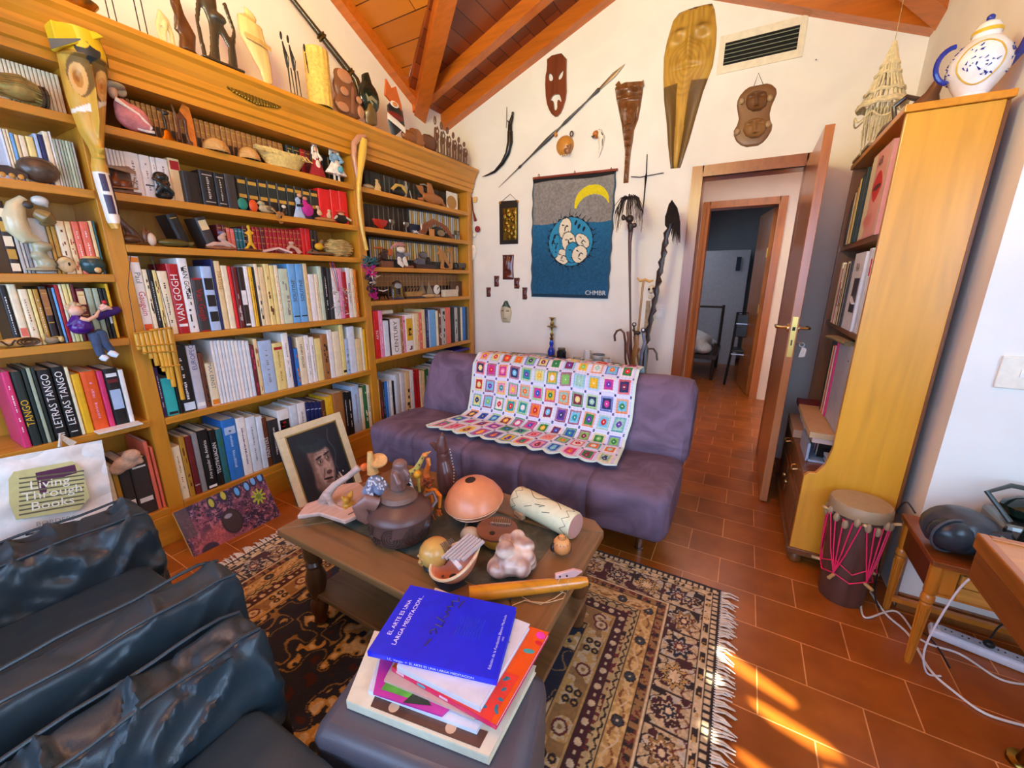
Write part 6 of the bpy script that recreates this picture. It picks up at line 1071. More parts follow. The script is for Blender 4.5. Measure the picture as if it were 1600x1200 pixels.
# near bay
b_, W, H = spot(38, 118, 84, L1z, -2.42); t = thing('straw_bundle', 'bundle of gold-brown straw tied round with dark cords', 'straw bundle', b_); random.seed(9); g = G()
for k in range(80): a = random.uniform(0, 6.28); r = random.random()**.5; dz = r*math.sin(a); g.tube([(.04*r*math.cos(a), -W*.5, H*(.45+.35*dz)), (.05*r*math.cos(a), 0, H*(.52+.45*dz)), (.04*r*math.cos(a), W*.5, H*(.32+.32*dz))], .0022, 4)
g.ball((0, 0, H*.48), (.04, W*.46, H*.40)); g.out('stalks', mt('A88A42', 'stone', .8), t); g = G()
for y in (.36, .44): g.tube([(.045*math.cos(q), W*y, H*(.36+.36*math.sin(q))) for q in np.linspace(0, 6.3, 14)], .005, 5, False)
g.out('cord', mt('4A3418', 'cloth', .9), t); seat(t, L1z)
orn('tortoise_shell', 'dark mottled tortoise-like calabash before the pale booklets', 'shell', 66, 245, 70, L2z, [('shell', mt('5A4A3A', 'stone', .25), [('b', 0, 0, .5, .5, .5, .48)])], D=.08)
orn('carved_comb', 'dark carved wooden piece with a row of golden arches', 'carving', 18, 259, 60, L2z, [('bar', mt('3A2414', 'wood', .4), [('s', [(0, -.9, .3), (0, -.9, .75), (0, 0, .95), (0, .46, .5), (0, .46, .2)], (.3, 0, 0))]), ('arches', mt('C9923A', 'plain', .4), [('b', .35, -.7+.24*k, .22, .1, .09, .2) for k in range(5)])], D=.03, x=-2.415)
# horned carnival mask statue
T_ = Matrix.Identity(4); b_, W, H = spot(62, 308, 70, L3z, -2.43); q0 = lambda a, c, x=-2.43: Vector((0, onx(a, c, x).y-b_.y, onx(a, c, x).z-b_.z))
t = thing('horned_sculpture', 'shell-like sculpture of a curved horn over small masks', 'sculpture', b_); HM = mt('D8CC9E', 'plain', .2)
G().tube([q0(36, 309), q0(25, 322), q0(22, 340), q0(28, 358), q0(42, 372), q0(62, 376)], [.012, .026, .032, .034, .026, .008], 14).out('horn', HM, t); G().ball(q0(40, 321)+Vector((.03, 0, 0)), (.006, .014, .014)).out('dark_patch', mt('3A362E', 'plain', .4), t)
G().ball(q0(62, 314), (.02, .026, .02)).tube([q0(66, 318), q0(76, 324)], [.012, .004]).out('shell', mt('DDE0D4', 'plain', .15), t, vox=.004)
G().tube([q0(52, 332)+Vector((.02, 0, 0)), q0(68, 340)+Vector((.03, 0, 0)), q0(84, 350)+Vector((.02, 0, 0))], [.018, .028, .008], 12).ball(q0(72, 350), (.018, .02, .01)).out('beaked_mask', mt('8A7444', 'plain', .25), t, vox=.004)
G().ball(q0(66, 385), (.025, .03, .02)).ball(q0(62, 400), (.02, .026, .02)).ball(q0(74, 412), (.022, .03, .024)).tube([q0(58, 380), q0(64, 400), q0(72, 422)], [.02, .016, .02]).ball(q0(66, 421), (.04, .05, .008)).out('lower_masks', mt('A8A480', 'plain', .25), t, vox=.005)
g = G(); g.tube([q0(84, 408)+Vector((.02, 0, 0)), q0(88, 414)+Vector((.02, 0, 0)), q0(84, 424)+Vector((.02, 0, 0))], .003, 6); g.out('wire', mt('5A5646', 'metal', .4), t)
o = orn('wooden_cup', 'round wooden box tipped to show its pale lid', 'box', 106, 399, 32, L3z, [('body', mt('6A4A24', 'wood', .4), [('b', -.1, 0, .5, .5, .5, .48)]), ('lid', mt('D9BE86', 'wood', .4), [('b', .28, 0, .46, .18, .46, .42)]), ('slot', BLK, [('b', .47, .1, .5, .02, .06, .1)])], D=.05)
orn('teal_bowl', 'dark teal painted wooden bowl with cream dot', 'bowl', 148, 401, 42, L3z, [('bowl', mt('2E4A48', 'plain', .25), [('l', [(.25, 0), (.42, .2), (.5, .5), (.44, .8), (.2, .95), (0, .96)])]), ('lid', mt('C9A468', 'wood', .4), [('l', [(.36, .86), (.3, .97), (0, 1)])]), ('dot', mt('D9B070', 'plain', .4), [('b', .46, .05, .2, .1, .14, .16)])], D=.075)
b_, W, H = spot(32, 526, 70, L4z, -2.40); t = thing('wooden_snake', 'carved wooden coil ornament with dark spiral bands', 'carving', b_)
g = G(); g.ball((0, 0, H*.5), (.012, W*.55, H*.42)); g.out('board', mt('C9964E', 'wood', .35, ax='y'), t); g = G()
for k, r in enumerate((.9, .6, .3)): g.tube([(.012, W*.2+W*.28*r*math.cos(q), H*.5+H*.36*r*math.sin(q)) for q in np.linspace(0, 6.3, 20)], .0028, 5, False)
g.tube([(.012, -W*.5+W*.06*i, H*(.5+.25*math.sin(i*1.1))) for i in range(8)], .003, 5); g.out('dark_band', mt('4A2E16', 'wood', .4), t)
orn('leather_slipper', 'tiny leather slipper with a pale ball beside the wooden coil', 'shoe', 86, 520, 30, L4z, [('slipper', mt('9A8A6A', 'plain', .5), [('b', 0, -.1, .3, .4, .4, .3), ('t', [(0, -.3, .4), (0, -.4, .95)], [.1, .05])], .05), ('ball', mt('D0AE6A', 'plain', .4), [('b', .1, .38, .35, .3, .16, .28)])], D=.03, x=-2.41)
# purple doll sitting on the shelf edge
b_ = Vector((-2.395, solve_y(142, -2.395, L4z), L4z+.002)); t = thing('soft_doll', 'doll in purple satin jacket and jeans sitting on the shelf edge', 'doll', b_); K = lambda a, c, d=0.0: Vector((d, onx(a, c, -2.395+d).y-b_.y, onx(a, c, -2.395+d).z-b_.z))
PUR = mt('4A1878', 'plain', .25); JN = mt('3E4E68', 'cloth', .9)
G().tube([K(140, 516, .02), K(128, 506, .02), K(118, 498, .02), K(105, 510, .03)], [.02, .03, .022, .006], 10).ball(K(126, 512, .02), (.03, .035, .028)).out('jacket', PUR, t, vox=.004)
G().tube([K(150, 496, .0), K(165, 490, .0), K(180, 485, .0), K(186, 482, 0)], [.016, .018, .018, .012], 10).out('purple_roll', mt('3E1A66', 'cloth', .8), t)
G().ball(K(118, 486, .02), (.024, .024, .022)).out('head', mt('E8B89A', 'plain', .5), t); g = G(); random.seed(2)
for k in range(16): g.ball(K(114+random.uniform(-9, 16), 480+random.uniform(-8, 6), .015+random.uniform(-.01, .01)), (.010, .010, .008), None, 8)
g.out('hair', mt('C9B48A', 'cloth', .9), t); G().tube([K(126, 498, .035), K(138, 500, .045), K(150, 494, .04), K(155, 485, .03)], [.010, .008, .007, .004], 8).out('arm', mt('E3B594', 'plain', .5), t)
G().tube([K(156, 484, .02), K(166, 480, .02), K(175, 483, .02)], [.010, .012, .004], 8).tube([K(158, 480, .02), K(163, 476, .02)], [.009, .007], 8).out('toy', mt('E8BCA4', 'plain', .5), t); G().ball(K(163, 472, .02), (.008, .009, .008)).out('red_cap', mt('C01E2A', 'plain', .5), t)
for a, c in (((146, 524), ((152, 540), (158, 555))), ((156, 520), ((164, 536), (174, 548)))): G().tube([K(*a, .01), K(a[0]+2, a[1]+1, .05), K(*c[0], .05), K(*c[1], .05)], [.017, .018, .015, .014], 10).out('leg', JN, t)
for a, c in (((158, 557), (168, 562)), ((170, 550), (184, 556))): G().tube([K(*a, .055), K((a[0]+c[0])/2, (a[1]+c[1])/2, .06), K(*c, .065)], [.012, .014, .010], 10).out('shoe', mt('DCE6EC', 'plain', .5), t)
# pan flute, tall mask, horn staff and feather mask hung on the uprights
b_ = onx(250, 522, -2.352); t = thing('pan_flute', 'yellow bamboo pan flute hung by cord on the bookcase upright', 'flute', b_); BM = mt('E0A42A', 'wood', .35, ax='z'); K = lambda a, c, d=0.0: onx(a, c, -2.352+d)-b_
tops = [(212+i*7.3, 520-i*.9) for i in range(8)]; bots = [(218, 546), (227, 553), (237, 560), (246, 571), (257, 580), (265, 592), (272, 604), (286, 624)]
for (a, c), (e, f) in zip(tops, bots): G().tube([K(a, c), K((a+e)/2, (c+f)/2), K(e, f)], [.0095, .0095, .0095], 10).out('pipe', BM, t)
for i in range(5): a, c = tops[i+3]; e, f = bots[i+3]; G().tube([K(a+3, c-3, -.02), K(e-3, f-22, -.02)], [.0085], 8).out('rear_pipe', BM, t)
for (p, q) in (((209, 521), (266, 512)), ((212, 541), (272, 537)), ((250, 574), (282, 570)), ((222, 551), (275, 549))): G().tube([K(*p, .011), K(*q, .011)], [.0035], 6).out('lashing', mt('C98E2A', 'wood', .5), t)
G().tube([K(268, 515), K(248, 440, -.02), K(236, 400, -.015)], [.0015], 5).tube([K(212, 521), K(200, 450, 0), K(204, 398, -.01)], [.0015], 5).out('cord', BLK, t)
def tm(u, v):
    q = 2*u-1; C = np.ones(u.shape+(3,))*rgb('D9A83A'); n1 = vnoise(u, v, 16, 3); C = layer(C, np.clip((n1-.55)*1.5, 0, 1), 'B9842A')
    def L(m, h): nonlocal C; C = layer(C, np.asarray(m)*1., h)
    L(v < .19, 'E6C21E'); L((v > .17) & (v < .195), 'C08A20'); L((np.hypot(q+.05, (v-.14)*7) < .52) & (np.hypot(q+.3, (v-.115)*9) > .32) & (np.hypot(q-.35, (v-.10)*9) > .32) & (v > .09), '2E3230'); L((q > .78) & (v < .19), '3A2410')
    for cx in (-.45, .62):
        r = np.hypot((q-cx)/.36, (v-.27)/.055); L(np.hypot((q-cx*.8)/.5, (v-.255)/.075) < 1, '7A5A26'); L(r < 1, 'E0B060'); L(r < .55, 'C08A3E'); L(r < .22, 'A0662A')
    L((v > .345-.03*q) & (v < .375-.03*q-.02*np.abs(q)) & (np.abs(q) > .12), 'F0EAD0')
    L((v > .71), 'EFE8D0'); L((v > .725) & (v < .80) & (q > -.6) & (q < .15), '3A2A44'); L((v > .815) & (v < .90) & (q > -.7) & (q < .25), '3A2A44'); L((v > .725) & (v < .9) & (q > .55), '3A2A44'); L(v > .955, 'D9A84A')
    return C[..., 0], C[..., 1], C[..., 2]
XM = -2.355
t = thing('tribal_mask', 'tall carved yellow mask hanging on the bookcase upright', 'mask', Vector((XM, solve_y(165, XM, 1.42), 1.42))); base = t.location.copy()
RW = np.array([(onx(a, py, XM).y-base.y, onx(b_, py, XM).y-base.y, onx((a+b_)/2, py, XM).z-base.z) for py, a, b_ in ((52, 76, 150), (70, 82, 158), (82, 88, 163), (100, 92, 166), (130, 98, 164), (160, 105, 163), (190, 116, 162), (210, 124, 161), (232, 138, 160), (245, 143, 161), (262, 142, 168), (275, 145, 171), (300, 152, 178), (325, 160, 184), (345, 166, 187), (358, 174, 185))])
def tpos(u, v):
    tt = np.linspace(0, 1, len(RW)); yl = np.interp(v, tt, RW[:, 0]); yr = np.interp(v, tt, RW[:, 1]); z = np.interp(v, tt, RW[:, 2]); q = 2*u-1
    d = .055*np.sqrt(np.clip(1-q*q, 0, 1))*np.where(v > .62, .6, 1)+.035*np.exp(-(q-.1)**2/.02)*np.clip((v-.2)*12, 0, 1)*np.clip((.50-v)*12, 0, 1)+.02*np.exp(-((v-.56)/.02)**2-(q/.6)**2)-.012*np.exp(-((v-.60)/.012)**2-(q/.5)**2)-.015*np.exp(-((np.abs(q)-.45)/.2)**2-((v-.26)/.03)**2)+.03*(v < .19)*np.sqrt(np.clip(1-q*q, 0, 1))
    return d, yl+(yr-yl)*u, z+.0*u
paint('carved_face', 70, 220, tpos, tm, t, .45)
g = G(); P3 = [onx(a, c, XM+.01)-base for a, c in ((68, 39), (140, 58), (152, 66), (86, 82), (80, 79))]; g.slab(P3, (.07, 0, 0)); g.out('cap_brim', mt('E8C81E', 'plain', .4), t, smooth=False, bev=.003)
g = G(); P3 = [onx(a, c, XM+.081)-base for a, c in ((75, 60), (134, 60), (80, 77))]; g.slab(P3, (.002, 0, 0)); g.out('brim_stripe', mt('6A7068', 'plain', .5), t, smooth=False)
b_ = onx(575, 392, -2.335); t = thing('horn_staff', 'long polished horn and wood staff hung on the middle upright', 'staff', b_); K = lambda a, c, d=0.0: onx(a, c, -2.335+d)-b_
G().tube([K(570, 213), K(560, 215), K(553, 225), K(553, 245), K(557, 270), K(560, 290)], [.014, .02, .02, .016, .012, .006], 12).out('horn_back', mt('B98A70', 'plain', .2), t); G().tube([K(568, 218, .01), K(566, 240, .012), K(562, 270, .012), K(560, 300, .008), K(561, 325), K(566, 360), K(573, 391)], [.024, .028, .02, .014, .014, .013, .013], 12).out('shaft', mt('D9B04A', 'plain', .25), t)
t = thing('feather_mask', 'small carnival mask with pink and teal feathers hanging on the upright', 'mask', onx(580, 470, -2.385)); b_ = t.location.copy(); K = lambda a, c, d=0.0: onx(a, c, -2.385+d)-b_; random.seed(31)
for nm, hx, cx, cy, n_, rx, ry in (('pink_feathers', 'D8268A', 577, 424, 26, 8, 8), ('teal_feathers', '3A6E76', 578, 410, 30, 11, 7), ('dark_feathers', '3A2A44', 578, 442, 26, 8, 14), ('magenta_tip', 'C0207A', 584, 460, 14, 4, 6), ('cream_plume', 'D8C8B0', 583, 434, 10, 6, 12)):
    g = G()
    for k in range(n_): a, c = cx+random.uniform(-rx, rx), cy+random.uniform(-ry, ry); d = random.uniform(.005, .03); g.tube([K(a, c, d), K(a+random.uniform(-4, 4), c+random.uniform(-5, 2), d+.01), K(a+random.uniform(-8, 8), c+random.uniform(-7, 7), d+.005)], [.004, .006, .001], 5)
    g.out(nm, mt(hx, 'cloth', .9), t)
g = G()
for k in range(10): g.ball(K(577+math.sin(k*2)*3, 462+k*3.4, .012), .004, None, 8)
g.out('bead_chain', mt('C9A858', 'metal', .4), t)
t = thing('paper_cranes', 'cluster of folded newspaper cranes hanging on bright ribbons', 'paper ornament', onx(531, 500, -2.375)); b_ = t.location.copy(); K = lambda a, c, d=0.0: onx(a, c, -2.38+d)-b_; g = G()
for k in range(46): p = K(531+random.uniform(-11, 12), 472+random.uniform(-22, 24), random.uniform(0, .04)); q1 = Vector([random.uniform(-1, 1) for _ in range(3)]).normalized()*.022; q2 = Vector([random.uniform(-1, 1) for _ in range(3)]).normalized()*.018; g._add([p, p+q1, p+q2], [(0, 1, 2)])
g.out('folded_paper', mt('B0A08A', 'stone', .8), t, smooth=False, sol=.0008)
for hx, dx in (('E0551E', -3), ('4A2A8A', 0), ('B01E3A', 3)): G().tube([K(518+dx, 410), K(524+dx, 430, .01), K(529+dx*.5, 455, .01)], [.003], 5, True, .3).out('ribbon', mt(hx, 'cloth', .7), t)
# ------------------------------------------------ on top of the cornice
CT = 2.30; XT = -2.362
def top(name, label, cat, px, tp_, w_, parts, **k): return orn(name, label, cat, px, tp_, w_, CT, parts, x=k.pop('x', XT), **k)
for px in (178, 226): top('stick_figure', 'thin black iron legs standing on a bar, ' + ('bookcase near end' if px < 200 else 'beside the cream carving'), 'sculpture', px, -70, 26, [('leg', BLK, [('t', [(0, -.2, 0), (0, -.32, 1)], [.04])]), ('leg', BLK, [('t', [(0, .25, 0), (0, .12, 1)], [.04])]), ('bar', BLK, [('x', 0, .05, .012, .4, 1, .024)])], D=.03)
top('gilt_plate', 'gilt dish rim lying on the cornice near the camera end', 'dish', 128, -8, 60, [('dish', mt('D9B85A', 'metal', .3), [('l', [(.3, 0), (.5, .5), (.48, .5), (.28, .1)])])], D=.12)
top('cream_carving', 'small cream carving of a mother bending over a child', 'figurine', 262, 18, 30, [('carving', mt('D8C48A', 'plain', .5), [('t', [(0, -.3, 0), (0, -.35, .5), (0, -.1, .85), (0, .2, .7), (0, .35, .4), (0, .35, 0)], [.1, .14, .22, .18, .12, .12]), ('t', [(.2, -.15, .2), (.2, 0, .5), (.2, .1, .7)], [.1, .12, .1]), ('t', [(.2, -.1, 0), (.2, -.05, .3)], [.08])], .035)], D=.05)
top('bird_totem', 'dark brown carved spindle-shaped figure leaning on the wall', 'statue', 290, -30, 40, [('carving', mt('5A3418', 'wood', .35, ax='z'), [('t', [(0, .15, 0), (0, .15, .12), (0, .3, .22), (0, .1, .35), (0, -.1, .5), (0, -.25, .62), (0, .1, .68), (0, .15, .8), (0, -.1, .9), (0, 0, 1)], [.4, .3, .28, .22, .34, .2, .12, .3, .3, .15])], .02)], D=.06)
top('embracing_couple', 'tall dark carved couple with elongated limbs', 'statue', 348, -80, 72, [('carving', mt('3A3428', 'wood', .25, ax='z', coat=.6), [('t', [(0, -.15, 0), (0, -.1, .3), (0, -.05, .55), (0, -.1, .8), (0, 0, 1)], [.13, .1, .12, .18, .1]), ('t', [(0, .25, 0), (0, .28, .35), (0, .1, .55), (0, .0, .7)], [.12, .10, .09, .1]), ('t', [(0, .3, .35), (0, .4, .6), (0, .25, .95)], [.07, .05, .06]), ('t', [(0, -.35, 0), (0, -.4, .5), (0, -.3, .8), (0, -.1, .9)], [.06, .05, .06, .07]), ('b', 0, .05, .68, .3, .2, .08), ('x', 0, 0, .02, .8, .9, .04)], .018)], D=.08)
top('torso_carving', 'pale blond wooden torso with carved belt', 'statue', 408, -40, 50, [('torso', mt('DDBE7A', 'wood', .45, ax='z', dark=.9), [('t', [(0, .25, 0), (0, .2, .25), (0, .1, .45), (0, .0, .6), (0, -.1, .75), (0, -.1, .84), (0, -.08, .9), (0, -.05, 1)], [.16, .22, .3, .33, .42, .38, .16, .2])], .02), ('belt', mt('C9A45E', 'wood', .45), [('t', [(.4, -.4, .60), (.6, 0, .57), (.4, .36, .55)], [.025]), ('t', [(.4, -.38, .57), (.6, 0, .54), (.4, .36, .52)], [.025])])], D=.07)
for px, tp_, w_, lb in ((449, 45, 14, 'thin black iron woman, shortest of the three'), (459, 37, 12, 'thin black iron man beside the shortest one'), (483, 29, 12, 'thin black iron figure holding a staff before the bamboo')):
    b_, W, H = spot(px+10, tp_, w_, CT, XT); t = thing('iron_figure', lb, 'sculpture', b_, 0, 'thin iron figures on the cornice'); dy = -.35*H*0
    g = G(); g.tube([(0, -.012, 0), (0, -.014, H*.5), (0, -.022, H*.68), (0, -.03, H*.85)], [.003, .005, .009, .004], 6).tube([(0, .012, 0), (0, .002, H*.48)], [.003, .004], 6).ball((0, -.034, H*.93), (.006, .007, H*.07)); g.out('body', BLK, t, vox=.0025); G().tube([(0, -.026, H*.8), (.012, -.012, H*.6), (0, -.01, H*.48)], .0025, 5).tube([(0, -.026, H*.8), (.012, -.035, H*.6), (0, -.02, H*.45)], .0025, 5).out('arms', BLK, t); G().box((0, 0, .004), (.05, .05, .008)).out('base', BLK, t, smooth=False)
A = onx(455, -3, -2.62); B = onx(556, 125, -2.50); t = thing('bamboo_pipe', 'long dark bamboo pipe with ringed joints leaning up the wall', 'bamboo', B); B2 = Vector((-2.46, B.y+.07, CT+.02)); d = A-B
G().tube([B2-B, Vector((0, 0, 0)), d*.25, d*.5, d*.8, d*1.3], [.022, .024, .021, .019, .016, .015], 12).out('stem', mt('3A3020', 'plain', .3), t)
for f in (.10, .56): g = G(); c = d*f; g.tube([c-d*.035, c-d*.02, c, c+d*.02, c+d*.035], [.022, .032, .026, .032, .020], 12); g.out('ringed_joint', mt('6A5C34', 'metal', .4), t)
b_, W, H = spot(502, 79, 31, CT, XT); g = G()
def wv(u, v): a = u*6.2832; r = W*.5*(1+.03*math.sin(a*14+(v*22 % 2 > 1)*3.14)*math.sin(v*66)); return (r*math.cos(a), r*math.sin(a), v*H)
g.grid(wv, 110, 90, True, False); g.lathe([(W*.42, H*.97), (0, H*.97)]); o = g.out('woven_cylinder', mt('E0B858', 'cloth', .8), loc=b_); tag(o, 'yellow braided straw cylinder standing on the cornice', 'basket')
top('faces_carving', 'brown stone carving of several interlocked faces', 'sculpture', 546, 112, 46, [('stone', mt('7A4E34', 'plain', .4), [('b', 0, 0, .25, .5, .5, .26), ('b', 0, -.05, .6, .45, .42, .3), ('b', 0, -.12, .85, .35, .3, .16)], .04), ('face', mt('B9825E', 'plain', .4), [('b', .42, -.15, .82, .12, .24, .14)]), ('face', mt('B9825E', 'plain', .4), [('b', .46, -.2, .5, .1, .14, .09)]), ('face', mt('B9825E', 'plain', .4), [('b', .46, .28, .45, .1, .1, .08)]), ('face', mt('B9825E', 'plain', .4), [('b', .5, .3, .2, .1, .12, .14)]), ('face', mt('B9825E', 'plain', .4), [('b', .5, -.3, .15, .1, .2, .1)]), ('ridge', mt('8A5A40', 'plain', .4), [('t', [(.45, .02, .1), (.5, .05, .4), (.42, .1, .65)], [.06])])], D=.07)
top('green_jug', 'dark green glazed jug with dripping brown base', 'jug', 580, 98, 32, [('jug', mt('16231C', 'plain', .12), [('b', 0, 0, .55, .5, .5, .32), ('t', [(0, -.05, .8), (0, -.12, 1)], [.25, .2])], .03), ('dripping_base', mt('6E5426', 'plain', .3), [('t', [(0, 0, .3), (0, .05, 0)], [.35, .3]), ('b', .35, -.05, .3, .15, .2, .16)], .04), ('glaze_swirl', mt('8A8668', 'plain', .2), [('t', [(.42, -.25, .45), (.5, -.05, .52), (.45, .2, .48)], [.04]), ('t', [(.42, -.3, .55), (.5, 0, .4)], [.03])])], D=.07)
top('painted_totem', 'painted fish-headed totem in black white orange and red', 'totem', 617, 143, 28, [('body', mt('1E1A18', 'plain', .4), [('t', [(0, .25, 0), (0, .1, .3), (0, -.05, .6)], [.4, .48, .3])]), ('snout', mt('7A1E16', 'plain', .4), [('b', .15, .05, .28, .45, .45, .1)]), ('jaw', mt('EDE8DA', 'plain', .4), [('t', [(.4, -.45, .22), (.5, .1, .12), (.4, .5, .05)], [.07])]), ('eye', mt('EDE8DA', 'plain', .4), [('b', .5, -.05, .52, .1, .24, .07)]), ('pupil', mt('D9832A', 'plain', .4), [('b', .58, -.05, .52, .06, .13, .045)]), ('fin', mt('C8611E', 'plain', .4), [('s', [(0, -.45, .65), (0, -.35, 1), (0, -.1, .86), (0, .15, .95), (0, .4, .6), (0, .45, .25), (0, .1, .5)], (.3, 0, 0))])], D=.05)
top('pottery_animal', 'brown rounded pottery animal behind the totem', 'figurine', 641, 199, 26, [('body', mt('8A5228', 'plain', .35), [('b', 0, 0, .4, .5, .5, .4), ('b', .1, .2, .8, .3, .25, .22), ('t', [(0, -.3, .6), (0, -.4, 1)], [.12, .06])], .05)], D=.06)
top('pottery_animal', 'brown pottery animal with raised paw', 'figurine', 654, 203, 20, [('body', mt('9A5E30', 'plain', .35), [('b', 0, 0, .35, .5, .5, .35), ('b', .1, -.1, .75, .3, .35, .25), ('t', [(.2, .2, .5), (.3, .4, .8)], [.12, .08])], .05)], D=.05)
top('pottery_animal', 'dark pottery armadillo before the linked carving', 'figurine', 672, 207, 24, [('body', mt('6A4028', 'plain', .35), [('b', 0, 0, .45, .5, .5, .42), ('b', .2, -.3, .55, .3, .25, .25), ('t', [(0, .3, .5), (0, .45, .9)], [.12, .06])], .05)], D=.06)
b_, W, H = spot(704, 192, 44, CT, XT); t = thing('linked_people_carving', 'dark carving of people linked in a row', 'carving', b_); LK = mt('5E3A28', 'wood', .3, ax='z', coat=.6)
for k in range(6):
    y = -W*.5+W*k/5; h = H*(1-.06*k)
    g = G(); g.tube([(.0, y, 0), (.0, y, h*.45), (.005, y+.004, h*.7)], [.010, .012, .011], 8).ball((.006, y, h*.86), (.014, .013, h*.12)).tube([(.02, y, h*.35), (.025, y+.02, h*.6), (0, y+.03, h*.75)], .006, 6).tube([(.03, y-.008, 0), (.03, y, h*.35)], [.009, .008], 6).ball((.034, y, h*.45), (.011, .011, h*.08)); g.out('person_carving', LK, t, vox=.005)
G().box((.01, 0, .004), (.07, W*1.1, .008)).out('base', LK, t, smooth=False)
# ================================================================ crafts on the coffee table
ZT = TZ+.0015; ZG = TZ-.0045           # wooden border, glass inset
def TP(px, py, z=ZT): return onz(px, py, z)
def upz(px, py, b_): return solve_z(py, b_.x, b_.y)     # height of a photo point above the base b_
# lidded clay pot with a crowned figure
b_ = TP(628, 836, ZG); t = thing('clay_pot', 'large dark clay pot carved with swirls, a bird figure on its lid', 'pot', b_, .3); t.scale = (1.09,)*3; DC = mt('5E4038', 'plain', .38)
g = G(); g.lathe([(.07, 0), (.078, .003), (.09, .016), (.0975, .035), (.0985, .06), (.098, .084), (.1015, .088), (.100, .095), (.085, .112), (.058, .126), (.050, .132), (0, .132)], n=40); g.out('body', DC, t)
g = G(); random.seed(12)
for k in range(9):
    a0 = k*.7; 
    for r in (.008, .016, .024, .032): g.tube([((.0985-max(0, .035-z)*.4)*math.cos(a0+q_/.1), (.0985-max(0, .035-z)*.4)*math.sin(a0+q_/.1), min(.083, max(.012, z))) for q_, z in [(r*math.cos(w_), .048+r*math.sin(w_)) for w_ in np.linspace(.2*k, .2*k+5, 12)]], .0028, 5, False)
g.out('carved_swirls', mt('46302A', 'plain', .4), t)
g = G(); g.lathe([(.052, .132), (.058, .138), (.05, .150), (.028, .158), (.016, .165), (.01, .172)], n=30); ld = g.out('lid', mt('6E5448', 'stone', .5), t)
g = G(); g.tube([(0, 0, .165), (0, 0, .21), (.004, .004, .235)], [.026, .022, .02], 10).ball((.008, .005, .245), (.024, .024, .02)).tube([(.02, 0, .235), (.036, .0, .215), (.034, 0, .19)], [.012, .009, .003], 8).tube([(-.01, .02, .23), (.02, .03, .2), (.02, .026, .17)], [.008, .01, .004], 8).tube([(0, -.02, .23), (.02, -.03, .2), (.02, -.02, .17)], [.008, .01, .004], 8); g.out('bird_figure', mt('7E5A50', 'plain', .25), ld, vox=.004)
g = G(); g.tube([(-.05, -.045, .128), (-.075, -.06, .145), (-.098, -.066, .125), (-.092, -.06, .09), (-.08, -.05, .075)], [.014, .015, .014, .013, .012], 10, flat=1.6); g.out('handle', mt('8A5E50', 'plain', .35), t)
g = G(); g.tube([(.06, .055, .118), (.085, .07, .125), (.098, .06, .10), (.088, .045, .085)], [.008, .008, .007, .007], 8); g.out('handle', DC, t)
# driftwood piece
b_ = TP(520, 812, ZT); t = thing('driftwood', 'pinkish weathered driftwood slab with a raised branch', 'driftwood', b_); DW = mt('C9A898', 'wood', .6, ax='y', dark=.72, coat=0)
Q = lambda a, c, z=ZT+.012: onz(a, c, z)-b_
g = G(); g.slab([Q(466, 820), Q(480, 800), Q(505, 792), Q(530, 770), Q(560, 765), Q(585, 785), Q(576, 812), Q(540, 828), Q(500, 815)], (0, 0, .016)); g.out('slab', DW, t, bev=.004)
g = G(); B1 = Q(500, 800, ZT+.03)
P_ = [Q(480, 812, ZT+.02), Q(503, 795, ZT+.04), TP(512, 790, ZT)-b_+Vector((0, 0, .06))]
def HB_(a, c, y): return ony(a, c, y)-b_
yy = b_.y+.01; g.tube([Q(475, 815, ZT+.015), HB_(500, 800, yy), HB_(512, 780, yy), HB_(524, 766, yy+.02), HB_(545, 752, yy+.05), HB_(562, 738, yy+.08)], [.012, .022, .018, .014, .012, .014], 9).tube([HB_(515, 785, yy), HB_(522, 800, yy+.01), Q(540, 808, ZT+.02)], [.012, .016, .012], 8); g.out('branch', mt('C2A394', 'wood', .6, ax='x', dark=.7, coat=0), t, vox=.005)
g = G(); 
for i in range(7): g.tube([Q(545+i*4, 812-i*2, ZT+.03), Q(575+i*3, 797-i*2, ZT+.028)], .002, 4)
g.out('grain_ridge', mt('7E6658', 'plain', .7), t)
# golden carved rabbit-like figure
b_ = TP(545, 796, ZT+.03); o = G(); o.ball((0, 0, .02), (.018, .022, .02)).ball((.005, -.01, .045), (.013, .013, .014)).ball((0, .012, .05), (.012, .012, .012)).tube([(0, -.016, .05), (0, -.022, .068)], [.008, .005], 6).tube([(0, .018, .055), (0, .022, .07)], [.008, .005], 6).tube([(.01, -.02, .02), (.02, -.035, .004)], [.009, .006], 6).tube([(.01, .02, .02), (.02, .032, .004)], [.009, .006], 6)
o = o.out('gilt_animal', mt('C9962E', 'plain', .3), loc=b_, vox=.0035); tag(o, 'small golden animal pair crouching on the driftwood', 'figurine')
